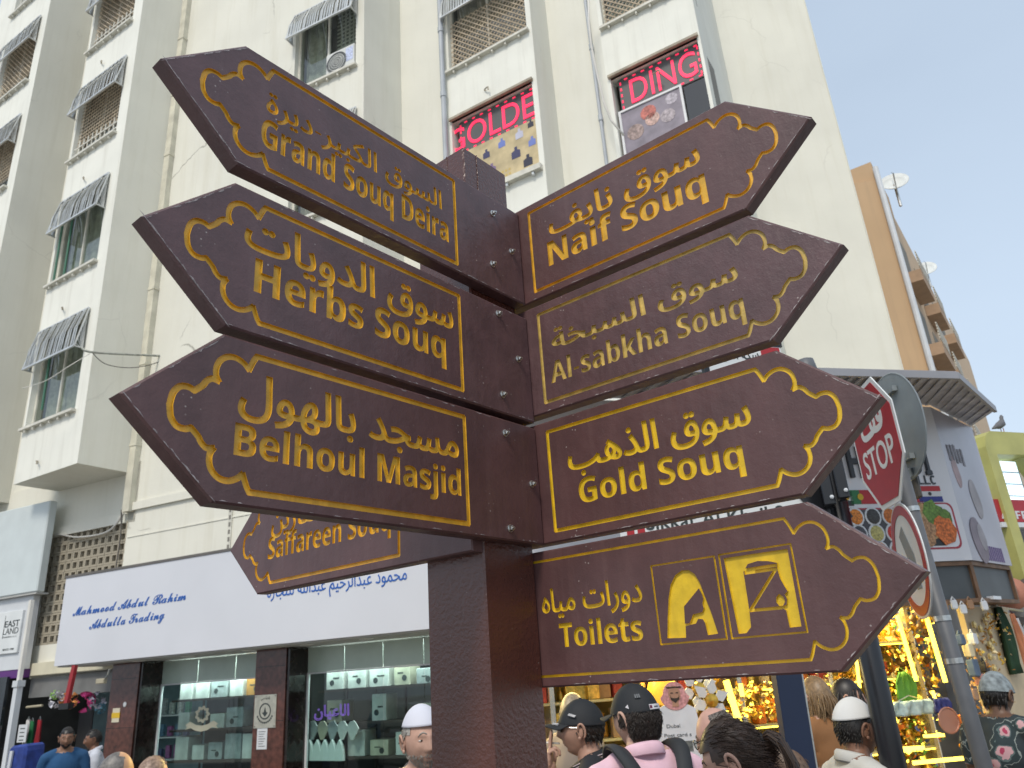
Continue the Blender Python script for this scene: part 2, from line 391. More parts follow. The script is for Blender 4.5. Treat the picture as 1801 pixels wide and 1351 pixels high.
def loopsE(loops):
    V = []; E = []
    for L in loops:
        b = len(V); V += list(L); E += [(b+i, b+(i+1) % len(L)) for i in range(len(L))]
    return np.array(V), E
def ccw(L):
    a = sum(L[i][0]*L[(i+1) % len(L)][1]-L[(i+1) % len(L)][0]*L[i][1] for i in range(len(L))); return list(L) if a > 0 else list(reversed(L))
# ------------------------------------------------------------------ the finger post
TL, TR = math.radians(38.7494), math.radians(-51.2506)
dL = Vector((math.sin(TL), math.cos(TL), 0)); dR = Vector((math.sin(TR), math.cos(TR), 0))
P0 = Vector((.04929, 1.74931, 0)); Z = Vector((0, 0, 1)); DZ = CH-2.0; TH = .0328
brown = mat('maroon_paint', (.088, .040, .040), rough=.42, var=.20, vscale=9, bump=.6, bscale=48, spec=.6, bump2=.4, b2scale=260, speck=.8, streak=.35, streakcol=(.15, .085, .08), sscale=5.)
brown2 = mat('maroon_paint_old', (.090, .045, .048), rough=.44, var=.2, vscale=14, bump=.8, bscale=55, spec=.6, bump2=.6, b2scale=330, speck=1., streak=.4, streakcol=(.15, .09, .09), sscale=6.)
postm = mat('maroon_orange_peel', (.082, .026, .018), rough=.24, var=.15, vscale=7, bump=1.6, bscale=120, spec=.7, bump2=.8, b2scale=260, speck=.5)
gold = mat('gold_paint', (.66, .38, .03), rough=.45, var=.2, vscale=30, bump=.6, bscale=120, streak=.45, streakcol=(.30, .15, .02), sscale=12.)
gold_y = mat('gold_paint_fresh', (.66, .45, .02), rough=.4, var=.15, vscale=30, bump=.5, bscale=120, streak=.3, streakcol=(.35, .20, .01), sscale=12.)
gold_old = mat('gold_paint_faded', (.50, .36, .10), rough=.5, var=.3, vscale=40, bump=.6, bscale=160)
steel = mat('steel', (.55, .55, .53), rough=.3, metal=1, var=.15, vscale=60)
BT = [[(.213, .1155), (.2075, .106), (.200, .088)], [(.200, .088), (.190, .097), (.175, .1025), (.160, .100), (.148, .090), (.143, .077), (.1435, .064), (.1485, .055)],
      [(.1485, .055), (.137, .0565), (.128, .050), (.122, .041), (.110, .030)], [(.110, .030), (.100, .0335), (.087, .031), (.0775, .019), (.074, 0)]]
def border(tip, end, sgn, hh=.1155):
    """tip: x of the board tip, end: x of the square end of the border; sgn -1 tip left, +1 tip right"""
    up = []
    for seg in BT:
        s = catmull(seg, 4); up += s if not up else s[1:]
    k = hh/.1155
    top = [(tip-sgn*a, z*k) for a, z in up]; bot = [(x, -z) for x, z in reversed(top[:-1])]
    return ccw([(end, hh)]+top+bot+[(end, -hh)])
def board(kind, zc, tip, sh, end, hh, bend, texts, bw, label, extra=(), mf=brown, mg=gold, bh=.1155, depth=.005, name='direction_board', tilt=0, u_off=0):
    zc += DZ; sgn = 1 if tip > 0 and kind == 'R' else -1
    ct, st = math.cos(tilt), math.sin(tilt)
    if kind == 'L': pl = lambda x, y, d: P0+dL*x+Z*(zc+y+st*x)-dR*d
    elif kind == 'R': pl = lambda x, y, d: P0-dR*x+Z*(zc+y+st*x)-dL*d
    else: pl = lambda x, y, d: P0-dR*x-dL*(d+.1728+TH+.001)+Z*(zc+y)
    outl = ccw([(end, -hh), (end, hh), (sh, hh), (tip, 0), (sh, -hh)])
    shapes = []
    if bend is not None:
        for q in ribbon(border(tip, bend, sgn, bh), bw): shapes.append(loopsE([ccw(q)]))
    for V, E in texts: shapes.append((V, E))
    for e in extra: shapes.append(loopsE(e))
    cp = pl((tip+end)/2, -hh, -TH/2)
    root = thing(name, cp, label, 'direction sign', 'brown arrow boards on the finger post')
    mb = carve(outl, shapes, depth, TH, pl, mf, mg); mb.build('board', root); return root, pl
def L_(s, x0, x1, z0, cap, off=.010): return fit2d(bold(s), x0, x1, z0, z0+cap, off, cap=True)
def A_(s, x0, x1, z0, z1, off=.018): return fit2d(arabic(s), x0, x1, z0, z1, off, res=4)
LS = dict(tip=-.967, sh=-.815, end=-.001)
RS = dict(tip=.766, sh=.6005, end=-.20)
b1, pl1 = board('L', 3.014, hh=.1365, bend=-.2515, bw=.0095, mf=brown2, texts=[L_('Grand Souq Deira', -.7725, -.277, -.068, .062), A_('السوق الكبير-ديرة', -.7656, -.296, -.004, .064)], label='topmost left arrow board carved Grand Souq Deira', **LS)
b2, pl2 = board('L', 2.699, hh=.1395, bend=-.2515, bw=.010, mf=brown2, texts=[L_('Herbs Souq', -.768, -.300, -.058, .064), A_('سوق الدويات', -.792, -.273, -.0, .093, .024)], label='middle left arrow board carved Herbs Souq', **LS)
b3, pl3 = board('L', 2.406, hh=.139, bend=-.2515, bw=.0105, texts=[L_('Belhoul Masjid', -.785, -.270, -.059, .052), A_('مسجد بالهول', -.783, -.272, -.002, .086, .024)], label='lowest left arrow board carved Belhoul Masjid', **LS)
b4, pl4 = board('R', 3.020, hh=.142, bend=.0335, bw=.008, texts=[L_('Naif Souq', .0835, .524, -.063, .066, .012), A_('سوق نايف', .0935, .522, -.001, .087, .024)], label='topmost right arrow board carved Naif Souq', bh=.117, **RS)
b5, pl5 = board('R', 2.719, hh=.1435, bend=.036, bw=.0085, mf=brown2, mg=gold_old, texts=[L_('Al-sabkha Souq', .059, .556, -.074, .053, .006), A_('سوق السبخة', .070, .556, -.006, .064, .024)], label='second right arrow board with peeling gold Al-sabkha Souq', bh=.117, **RS)
b6, pl6 = board('R', 2.411, hh=.143, bend=.0335, bw=.0085, texts=[L_('Gold Souq', .107, .499, -.068, .055, .01), A_('سوق الذهب', .0845, .528, -.010, .078, .026)], mg=gold_y, label='third right arrow board carved Gold Souq', bh=.117, **RS)
def pc(x, y):
    # picture panel coordinates traced from the sign
    ax = (x-875)/1.0; return ax, y
WOM = [(.2818, 2.0435), (.2880, 2.080), (.2958, 2.1174), (.3047, 2.1434), (.3177, 2.1600), (.3330, 2.1672), (.3480, 2.1660), (.3597, 2.1565), (.3675, 2.1400), (.3735, 2.115), (.3821, 2.082), (.3895, 2.0435), (.3685, 2.0425), (.3663, 2.0650), (.3626, 2.0720), (.3532, 2.0735), (.3471, 2.0655), (.3247, 2.0625), (.3221, 2.0413)]
WF = [(.3640, 2.1293), (.3271, 2.0991), (.3238, 2.0671), (.3340, 2.0672), (.3400, 2.0760), (.3433, 2.0824), (.3640, 2.0850), (.3678, 2.0917), (.3665, 2.1002), (.3700, 2.1095), (.3685, 2.1180)]
MB_ = [(.4243, 2.1781), (.5494, 2.1777), (.5480, 2.0430), (.5268, 2.0429), (.5262, 2.0720), (.5185, 2.0790), (.5290, 2.0820), (.5315, 2.0920), (.5290, 2.1000), (.5350, 2.1045), (.5310, 2.1140), (.5260, 2.1275), (.5235, 2.1460), (.5250, 2.1560), (.5100, 2.1610), (.4900, 2.1640), (.4700, 2.1610), (.4590, 2.1480), (.4580, 2.0800), (.4560, 2.0500), (.4450, 2.0400), (.4300, 2.0400)]
BEARD = [(.5185, 2.1020), (.5125, 2.0960), (.5110, 2.0880), (.5150, 2.0810), (.5220, 2.0805), (.5270, 2.0870), (.5265, 2.0950), (.5215, 2.1000)]
rel = lambda P: [(x, y-2.110) for x, y in P]
ex = [[ccw(rel(MB_))], [ccw(rel(BEARD))]]
# woman: outer with face hole -> orient hole the other way
ex.append([ccw(rel(WOM)), list(reversed(ccw(rel(WF))))])
for rc in ([(.266, 2.033), (.4055, 2.033), (.4055, 2.1845), (.266, 2.1845)], [(.4155, 2.033), (.5565, 2.033), (.5565, 2.1855), (.4155, 2.1855)]):
    for q in ribbon(rel(rc), .0034): ex.append([ccw(q)])
for ln in ([(.462, 2.151), (.5225, 2.152)], [(.462, 2.1455), (.5215, 2.1455), (.4600, 2.0785), (.519, 2.0775)]):
    for q in ribbon(rel(ln), .0058, False): ex.append([ccw(q)])
for q in ribbon(rel([(.3395, 2.1105), (.3455, 2.1095)]), .0015, False): pass
b7, pl7 = board('R', 2.110, hh=.1445, bend=-.15, bw=.0055, texts=[L_('Toilets', .0205, .2283, -.065, .048, .008), A_('دورات مياه', -.022, .237, -.008, .06, .02)], mg=gold_y, label='lowest right arrow board with toilets and two head pictograms', bh=.122, extra=ex, **RS)
SS = dict(tip=-.987, sh=-.835, end=-.034)
b8, pl8 = board('S', 2.383, hh=.1395, bend=-.262, bw=.0085, texts=[L_('Saffareen Souq', -.79, -.29, -.052, .058, .006), A_('سوق الصفارين', -.78, -.285, .0, .085, .022)], label='far arrow board below and behind the left ones carved Saffareen Souq', **SS)
b9, pl9 = board('S', 2.675, hh=.1395, bend=-.262, bw=.0085, texts=[], label='arrow board hidden behind the middle left one, its top edge showing', **SS)
# post
post = thing('sign_post', P0-dL*.087+dR*.12, 'square maroon finger post carrying all the brown arrow boards', 'sign post')
pf = MB(); ZT = 3.296+DZ
def PP(a, b, z): return P0+dL*a+dR*b+Z*z
a0, a1, c0, c1 = -.1728, -.001, TH+.001, TH+.176
pf.box8([PP(a0, c0, 0), PP(a1, c0, 0), PP(a1, c1, 0), PP(a0, c1, 0), PP(a0, c0, ZT), PP(a1, c0, ZT), PP(a1, c1, ZT), PP(a0, c1, ZT)], postm)
pf.build('post', post, bevel=.004)
cp = MB(); cp.box8([PP(a0-.06, c0-.06, 0), PP(a1+.06, c0-.06, 0), PP(a1+.06, c1+.06, 0), PP(a0-.06, c1+.06, 0), PP(a0-.06, c0-.06, .02), PP(a1+.06, c0-.06, .02), PP(a1+.06, c1+.06, .02), PP(a0-.06, c1+.06, .02)], postm); cp.build('base_plate', post)
for (ru, k) in ((-.05, 0),):
    wl = MB(); pts = [PP(a0+.052+random.uniform(-.0012, .0012), c0-.0005, ZT-.002-i*.004) for i in range(45)]; wl.tube(pts, [random.uniform(.0008, .0022) for _ in pts], postm, 5); wl.build('weld_seam', post, smooth=True)
    wl = MB(); pts = [PP(a0-.0005, c0+.06+random.uniform(-.0012, .0012), ZT-.002-i*.004) for i in range(30)]; wl.tube(pts, [random.uniform(.0008, .0022) for _ in pts], postm, 5); wl.build('weld_seam', post, smooth=True)
# hex bolts with washers through the left boards
def bolt(parent, x, z):
    c = P0+dL*x+Z*z-dR*.0002; mb = MB(); ax = -dR
    mb.lathe(c, [(.0088, 0), (.0088, .0015), (.0078, .002)], steel, 14, axis=ax)
    mb.lathe(c, [(.0062, .002), (.0062, .0075), (.0052, .009), (.0032, .0092)], steel, 6, axis=ax)
    mb.lathe(c, [(.0031, .0092), (.0031, .0125), (.0012, .0128)], steel, 10, axis=ax)
    mb.build('bolt', parent)
for r_, pts in ((b1, ((-.1105, 3.101), (-.0444, 3.016), (-.1234, 2.948))), (b2, ((-.1138, 2.815), (-.0488, 2.713), (-.1162, 2.605))), (b3, ((-.117, 2.511), (-.0322, 2.404), (-.1205, 2.293)))):
    for x, z in pts: bolt(r_, x, z+DZ)

# chipped pale paint along the exposed edges of the older boards
chipm = mat('chipped_edge', (.34, .30, .30), rough=.6, var=.4, vscale=60)
rc0 = random.Random(77)
def chips(parent, pl, a, b, n):
    mb = MB(); i_ = mb.mi(chipm)
    for k in range(n):
        t_ = rc0.random(); s = rc0.uniform(.002, .010)*(1 if rc0.random() < .8 else 1.8); x = a[0]+(b[0]-a[0])*t_; y = a[1]+(b[1]-a[1])*t_
        dx, dy = (b[0]-a[0]), (b[1]-a[1]); l = math.hypot(dx, dy); dx /= l; dy /= l; nx, ny = -dy, dx; w_ = rc0.uniform(.0006, .0022); off = rc0.uniform(.0034, .0052)
        P_ = [(x-dx*s, y-dy*s), (x-dx*s*.3+nx*w_, y-dy*s*.3+ny*w_), (x+dx*s*.5+nx*w_*.6, y+dy*s*.5+ny*w_*.6), (x+dx*s, y+dy*s)]
        mb.poly([pl(px_+nx*off, py_+ny*off, .0004) for px_, py_ in P_], chipm)
    tag(mb.build('paint_chip', parent), kind='stuff')
for r_, pl_, T_, hh_ in ((b1, pl1, LS, .1365), (b2, pl2, LS, .1395), (b3, pl3, LS, .139)):
    for a, b, n in (((T_['sh'], hh_), (T_['tip'], 0), 26), ((T_['tip'], 0), (T_['sh'], -hh_), 40), ((T_['sh'], -hh_), (-.01, -hh_), 34), ((-.01, hh_), (T_['sh'], hh_), 16)): chips(r_, pl_, a, b, n if r_ is not b3 else n//2)
for r_, pl_, hh_ in ((b4, pl4, .142), (b5, pl5, .1435), (b6, pl6, .143), (b7, pl7, .1445)):
    for a, b, n in (((.03, -hh_), (RS['sh'], -hh_), 16), ((RS['sh'], -hh_), (RS['tip'], 0), 14), ((RS['tip'], 0), (RS['sh'], hh_), 14)): chips(r_, pl_, a, b, n)
# ------------------------------------------------------------------ apartment block
R = math.radians
def meet(p, azd, px, py):
    """walk from p along azimuth azd until the viewing azimuth of pixel (px,py) is met"""
    a = math.tan(azim(px, py)); d = (math.sin(R(azd)), math.cos(R(azd)))
    s = (a*p[1]-p[0])/(d[0]-a*d[1]); return (p[0]+d[0]*s, p[1]+d[1]*s), s
BA, ST, SI = 121.0, 115.0, 31.0          # bay fronts, street line, bay sides (azimuths, left to right)
W0 = (-6.97, 13.28)                      # inner corner between bay two and the wide wall
C2, s2 = meet(W0, SI+180, 136, 812); C2L, l2 = meet(C2, BA+180, 83, 508)
T1R = (C2L[0]-.95, C2L[1]+.42); T1R, _ = meet(C2, ST+180, 17, 361)
T1L = (T1R[0]-math.sin(R(BA))*3, T1R[1]-math.cos(R(BA))*3)
T1I = (T1R[0]+math.sin(R(SI))*abs(s2), T1R[1]+math.cos(R(SI))*abs(s2))
D3, _ = meet(W0, ST, 640, 100)
E4, _ = meet(D3, SI, 705, 100); F4, _ = meet(E4, ST, 780, 100); G4, _ = meet(F4, BA, 945, 150)
H5, _ = meet(G4, SI, 985, 250); I5, _ = meet(H5, ST, 1050, 20); J5, _ = meet(I5, BA, 1248, 150)
K6 = (J5[0]+math.sin(R(SI))*1.5, J5[1]+math.cos(R(SI))*1.5)
K6, _ = meet(J5, SI-6, 1273, 100)
L7, _ = meet(K6, 97, 1560, 540); M7, _ = meet(L7, 60, 1588, 650)
SILL = [6.77, 9.79, 12.81, 15.83, 18.85]; ROOF = 21.5; SLAB = 5.72
wallm = mat('painted_render', (.71, .695, .61), rough=.85, var=.05, vscale=.8, bump=.5, bscale=14, streak=.38, streakcol=(.56, .53, .42), grime=.14)
wallc = mat('cracked_render', (.71, .695, .61), rough=.85, var=.05, vscale=.8, bump=.5, bscale=14, streak=.5, streakcol=(.55, .52, .41), grime=.75)
wallw = mat('white_spandrel', (.78, .775, .70), rough=.85, var=.05, vscale=1.2, bump=.4, bscale=14, streak=.45, streakcol=(.5, .48, .41))
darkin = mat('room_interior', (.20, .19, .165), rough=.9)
alum = mat('aluminium_slat', (.62, .63, .62), rough=.38, metal=.55, var=.15, vscale=5)
frame_w = mat('painted_frame', (.62, .60, .52), rough=.5, var=.15, vscale=6)
pipe_c = mat('cream_pipe', (.60, .575, .47), rough=.6, var=.2, vscale=3, streak=.3)
pipe_g = mat('grey_pipe', (.38, .41, .44), rough=.5, var=.1)
cable = mat('cable', (.10, .09, .08), rough=.7)
cable_w = mat('cable_white', (.62, .6, .55), rough=.6)
lattice = mat('timber_lattice', (.42, .34, .24), rough=.7, var=.3, vscale=9)
wglass = glass('window_glass', (.80, .84, .82), mixf=.92)
block = thing('apartment_block', (W0[0], W0[1], 0), 'cream apartment block with sawtooth window bays and stepped piers behind the signpost', 'building')
def facet(name, a, b, z0, z1, m, holes=(), th=.25, **kw):
    """wall panel a->b (viewer's left to right) with rectangular holes [(u0,u1,z0,z1)]"""
    az = math.degrees(math.atan2(b[0]-a[0], b[1]-a[1])); fr = Frame(a, az); w = math.hypot(b[0]-a[0], b[1]-a[1]); mb = MB()
    us = sorted({0, w}|{h[0] for h in holes}|{h[1] for h in holes}); zs = sorted({z0, z1}|{h[2] for h in holes}|{h[3] for h in holes})
    us = [u for u in us if 0 <= u <= w+1e-6]; zs = [z for z in zs if z0 <= z <= z1]
    def hol(u, z): return any(h[0] < u < h[1] and h[2] < z < h[3] for h in holes)
    for i in range(len(us)-1):
        for j in range(len(zs)-1):
            if not hol((us[i]+us[i+1])/2, (zs[j]+zs[j+1])/2):
                mb.poly([fr.W(us[i], zs[j]), fr.W(us[i+1], zs[j]), fr.W(us[i+1], zs[j+1]), fr.W(us[i], zs[j+1])], m)
    for h in holes:      # reveals
        P = fr.W; u0, u1, a0, a1 = h; u0 = max(0, u0); u1 = min(w, u1)
        for q in ([P(u0, a0), P(u1, a0), P(u1, a0, -th), P(u0, a0, -th)], [P(u0, a1, -th), P(u1, a1, -th), P(u1, a1), P(u0, a1)],
                  [P(u0, a0, -th), P(u0, a1, -th), P(u0, a1), P(u0, a0)], [P(u1, a0), P(u1, a1), P(u1, a1, -th), P(u1, a0, -th)]): mb.poly(q, m)
    mb.build(name, block, **kw); return fr, w
def awning(par, fr, u0, u1, zt, zb, out, n=26, mt=None):
    """sloping slatted aluminium hood: top against the wall, lower edge standing out"""
    hood = MB(); w = u1-u0; fl = MB()
    fl.beam(fr.W(u0, zb, out), fr.W(u1, zb, out), .035, .035, alum); fl.beam(fr.W(u0, zt, .03), fr.W(u1, zt, .03), .03, .03, alum)
    for u in (u0, u1):
        fl.beam(fr.W(u, zt, .03), fr.W(u, zb, out), .025, .025, alum, fr.u); fl.beam(fr.W(u, zb, .02), fr.W(u, zb, out), .02, .02, alum)
    fo = fl.build('awning', par)
    b = len(hood.v)
    for i in range(n):
        ua = u0+w*(i+.08)/n; ub = u0+w*(i+.86)/n; k = random.uniform(-.012, .012); bulge = .07
        P = [fr.W(ua, zt, .04+k), fr.W(ub, zt, .05+k), fr.W(ub, (zt+zb)/2, out*.5+bulge+k), fr.W(ua, (zt+zb)/2, out*.5+bulge-.01+k)]
        Q = [P[3], P[2], fr.W(ub, zb, out+.005+k), fr.W(ua, zb, out-.005+k)]
        for q in (P, Q): hood.prism([q[0], q[1], q[2], q[3]], -fr.n*.006, alum)
    o = hood.build('slat', fo); tag(o, kind='stuff')
    sidem = MB()
    for u in (u0, u1):      # slatted cheeks
        for i in range(7):
            t = (i+.5)/7; sidem.beam(fr.W(u, zt+(zb-zt)*t, .04+(out-.04)*t*.98), fr.W(u, zb, .04+(out-.04)*t*.98*.3), .008, .02, alum, fr.u)
    o = sidem.build('cheek_slat', fo); tag(o, kind='stuff'); return fo
def grid_screen(par, fr, u0, u1, z0, z1, d, step, wd, m, diag=False, name='lattice'):
    mb = MB()
    if not diag:
        u = u0+step
        while u < u1: mb.fbox(fr, u-wd/2, u+wd/2, z0, z1, d, d+.012, m); u += step
        z = z0+step
        while z < z1: mb.fbox(fr, u0, u1, z-wd/2, z+wd/2, d+.013, d+.022, m); z += step
    else:
        w, h = u1-u0, z1-z0
        for s in (1, -1):
            k = -h
            while k < w:
                a, b = k, k+h; ua, ub = max(a, 0), min(b, w)
                if ub-ua > .02:
                    za, zb = ua-a, ub-a
                    if s < 0: ua, ub = w-ua, w-ub
                    mb.beam(fr.W(u0+ua, z0+za, d+(.008 if s > 0 else .018)), fr.W(u0+ub, z0+zb, d+(.008 if s > 0 else .018)), wd, .008, m, fr.n)
                k += step*1.414
    return tag(mb.build(name, par), kind='stuff')
def window(fr, u0, u1, z0, z1, style, seed=0):
    rnd = random.Random(seed); f = MB(); t = .045; D = -.16
    f.fbox(fr, u0, u1, z0, z0+t, D, D+.05, frame_w); f.fbox(fr, u0, u1, z1-t, z1, D, D+.05, frame_w)
    f.fbox(fr, u0, u0+t, z0+t, z1-t, D, D+.05, frame_w); f.fbox(fr, u1-t, u1, z0+t, z1-t, D, D+.05, frame_w)
    nm = 2 if style != 'wide' else 3
    for i in range(1, nm): u = u0+(u1-u0)*i/nm; f.fbox(fr, u-.02, u+.02, z0+t, z1-t, D, D+.048, frame_w)
    wf = f.build('window', block)
    g = MB(); g.fbox(fr, u0+t, u1-t, z0+t, z1-t, D+.015, D+.02, wglass); g.build('pane', wf)
    c = MB(); cc = rnd.choice([(.40, .33, .24), (.50, .48, .40), (.36, .33, .28), (.27, .33, .28)]); cm = mat('curtain_%d' % (seed % 4), cc, rough=.9, var=.3, vscale=8)
    n = 24; pts = []
    for i in range(n+1):
        u = u0+t+(u1-u0-2*t)*i/n; pts.append((u, D-.12+.03*math.sin(i*1.9+seed)))
    for i in range(n):
        if style == 'ac' and i > 8: break
        c.poly([fr.W(pts[i][0], z0, pts[i][1]), fr.W(pts[i+1][0], z0, pts[i+1][1]), fr.W(pts[i+1][0], z1, pts[i+1][1]), fr.W(pts[i][0], z1, pts[i][1])], cm)
    c.build('curtain', wf)
    s = MB(); s.fbox(fr, u0-.05, u1+.05, z0-.05, z0, -.02, .09, frame_w)
    for k in range(6):
        u = u0+(u1-u0)*(k+.5)/6; s.fbox(fr, u-.015, u+.015, z0-.11, z0-.05, .02, .07, frame_w)
    s.build('sill', wf)
    return wf
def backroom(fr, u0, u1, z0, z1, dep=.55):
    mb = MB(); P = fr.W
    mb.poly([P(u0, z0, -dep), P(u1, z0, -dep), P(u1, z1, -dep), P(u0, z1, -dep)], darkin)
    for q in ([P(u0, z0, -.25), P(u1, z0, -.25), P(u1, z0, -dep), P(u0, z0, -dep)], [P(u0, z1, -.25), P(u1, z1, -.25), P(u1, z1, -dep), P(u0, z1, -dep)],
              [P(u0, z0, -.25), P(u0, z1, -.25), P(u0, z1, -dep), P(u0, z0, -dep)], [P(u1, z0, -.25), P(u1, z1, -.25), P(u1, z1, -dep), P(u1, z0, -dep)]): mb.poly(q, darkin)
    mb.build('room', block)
# --- bay 1 (left edge of the photograph), bay 2
def bay(a, b, wu0, wu1, rows, zb, styles, seed, awn=True):
    w = math.hypot(b[0]-a[0], b[1]-a[1]); H = []
    for z in rows: H.append((wu0, wu1, z, z+1.92))
    fr, w = facet('bay_wall', a, b, zb, ROOF, wallw, H)
    for k, z in enumerate(rows):
        st = styles[k % len(styles)]; backroom(fr, wu0, wu1, z, z+1.92)
        wf = window(fr, wu0, wu1, z, z+1.92, st, seed+k)
        if 'lat' in st: grid_screen(wf, fr, wu0+.03, wu1-.03, z+.35, z+1.85, -.09, .095, .022, lattice, diag='d' in st)
        if 'rail' in st: grid_screen(wf, fr, wu0+.03, wu1-.03, z+.02, z+.5, -.05, .16, .03, frame_w, name='railing')
        if awn: awning(wf, fr, wu0-.04, wu1+.04, z+1.99, z+1.16, .20)
    return fr
w2 = math.hypot(C2[0]-C2L[0], C2[1]-C2L[1])
f1 = bay(T1L, T1R, 3-w2+.05, 3-.33, SILL, SLAB, ['plain rail', 'lat rail', 'lat', 'lat d'], 3)
facet('bay_side', T1R, T1I, SLAB, ROOF, wallm)
f2 = bay(C2L, C2, .06, w2-.33, SILL, SLAB, ['plain', 'plain', 'lat rail', 'lat d rail', 'lat d'], 11)
facet('bay_side', C2, W0, SLAB, ROOF, wallm)
# slab undersides of the two bays
mb = MB(); BK = lambda p, s=2.2: (p[0]+math.sin(R(SI))*s, p[1]+math.cos(R(SI))*s)
for a, b in ((T1L, T1R), (C2L, C2)): mb.poly([(a[0], a[1], SLAB), (b[0], b[1], SLAB), (*BK(b), SLAB), (*BK(a), SLAB)], wallm)
mb.build('bay_soffit', block)
facet('recess_wall', T1I, (C2L[0]+.9, C2L[1]+.9), SLAB, ROOF, wallm)
# --- wide wall with one window, piers, bays 4 and 5, end wall
w3 = math.hypot(D3[0]-W0[0], D3[1]-W0[1]); F3 = Frame(W0, ST)
u3a = F3.px(518, 120)[0]; u3b = F3.px(626, 60)[0]
fr3, w3 = facet('street_wall', W0, D3, 2.6, ROOF, wallc, [(u3a, u3b, z, z+1.92) for z in SILL])
for k, z in enumerate(SILL):
    backroom(fr3, u3a, u3b, z, z+1.92); wf = window(fr3, u3a, u3b, z, z+1.92, 'ac', 21+k)
    grid_screen(wf, fr3, u3a+(u3b-u3a)*.55, u3b-.05, z+.75, z+1.9, -.30, .10, .035, frame_w)
    awning(wf, fr3, u3a-.04, u3b+.04, z+1.99, z+1.22, .24)
facet('pier_side', D3, E4, 2.6, ROOF, wallm); facet('pier_wall', E4, F4, 2.6, ROOF, wallm)
w4 = math.hypot(G4[0]-F4[0], G4[1]-F4[1]); Fr4 = Frame(F4, BA)
f4 = bay(F4, G4, .12, w4-.16, [SILL[0]], 2.6, ['plain'], 31, awn=False) if False else None
def bay2(a, b, u0, u1, zsign, seed, styles):
    w = math.hypot(b[0]-a[0], b[1]-a[1]); H = [(u0, u1, z, z+(1.92 if abs(z-zsign) > .1 else 1.85)) for z in SILL]
    fr, w = facet('bay_wall', a, b, 2.6, ROOF, wallw, H)
    for k, z in enumerate(SILL):
        h = 1.92
        if abs(z-zsign) < .1: backroom(fr, u0, u1, z, z+1.85, .9); continue
        backroom(fr, u0, u1, z, z+h); wf = window(fr, u0, u1, z, z+h, 'plain', seed+k)
        grid_screen(wf, fr, u0+.03, u1-.03, z+.05, z+1.25, -.08, .085, .022, lattice, diag=True)
        awning(wf, fr, u0-.04, u1+.04, z+1.99, z+1.26, .18, n=30)
    return fr
Z9 = SILL[1]
Fr4 = Frame(F4, BA); s4 = (Fr4.px(790, 125)[0], Fr4.px(932, 110)[0])
fr4 = bay2(F4, G4, max(.05, s4[0]), min(w4-.05, s4[1]), Z9, 40, [])
facet('pier_side', G4, H5, 2.6, ROOF, wallm); facet('pier_wall', H5, I5, 2.6, ROOF, wallm)
Fr5 = Frame(I5, BA); w5 = math.hypot(J5[0]-I5[0], J5[1]-I5[1]); s5 = (Fr5.px(1079, 180)[0], Fr5.px(1238, 130)[0])
fr5 = bay2(I5, J5, max(.05, s5[0]), min(w5-.05, s5[1]), Z9, 50, [])
facet('pier_side', J5, K6, 2.6, ROOF, wallm); fr7, w7 = facet('end_wall', K6, L7, 0, ROOF+.6, wallm)
facet('end_return', L7, M7, 0, ROOF+.6, wallw)
ret = (M7[0]+math.sin(R(20))*9, M7[1]+math.cos(R(20))*9); facet('rear_wall', M7, ret, 0, ROOF+.6, wallm)
# ground floor core, roof slab, parapet
core = MB(); ring = [T1L, T1R, T1I, (C2L[0]+.9, C2L[1]+.9), C2L, C2, W0, D3, E4, F4, G4, H5, I5, J5, K6, L7, M7, ret, (-4, 30), (-20, 26)]
core.poly([(x, y, ROOF) for x, y in ring], wallm)
core.build('roof', block)
# ledge below the wide wall, breeze-block screen, panel lines, street wall under the bays
uL, zL = fr3.px(238, 850); led = MB()
led.fbox(fr3, -.02, w3+.0, 5.02, 5.16, .001, .05, wallm); led.fbox(fr3, -4.2, -.02, 4.82, 4.98, -.02, .05, wallm)
for z, u0, u1 in ((4.55, .05, w3), (3.95, .05, w3)): led.fbox(fr3, u0, u1, z, z+.02, .001, .012, wallm)
led.build('ledge', block)
u0b, z0b = fr3.px(100, 905, .02); u1b, z1b = fr3.px(243, 880, .02)
SCR = (-2.05, -.03, 2.75, 4.80)
sc0 = fr3.px(95, 910)[0]; sc1 = fr3.px(240, 890)[0]
low = MB(); low.fbox(fr3, -7, sc0-.02, 2.6, SLAB+.2, -.2, 0, wallm); low.fbox(fr3, sc1, .0, 2.6, SLAB+.2, -.2, -.001, wallm); low.fbox(fr3, sc0-.02, sc1, 4.82, SLAB+.2, -.2, 0, wallm)
low.fbox(fr3, sc0-.02, sc1, 2.35, 2.9, -.2, 0, wallm)
low.build('mezzanine_wall', block)
scr = thing('breeze_block_screen', fr3.W((sc0+sc1)/2, 2.9, 0), 'concrete breeze block screen with square holes above the blue lettered fascia', 'screen wall')
conc = mat('weathered_concrete', (.36, .32, .245), rough=.9, var=.25, vscale=4, bump=.8, bscale=60, streak=.5, streakcol=(.16, .14, .11))
bs = .178; nx = int(round((sc1-sc0)/bs)); nzr = int(1.92/bs)+1; bw = (sc1-sc0)/nx; proto = None
bm_ = MB(); fr0 = Frame((0, 0), ST); t = .036
bm_.fbox(fr0, .003, bw-.003, .003, t, -.16, -.0, conc); bm_.fbox(fr0, .003, bw-.003, bs-t, bs-.003, -.16, 0, conc); bm_.fbox(fr0, .003, t, t, bs-t, -.16, -.001, conc); bm_.fbox(fr0, bw-t, bw-.003, t, bs-t, -.16, -.001, conc)
proto = bm_.build('breeze_block', scr, org=None); me = proto.data
for v in me.vertices: v.co += wloc(scr)
first = True; S0 = wloc(scr)
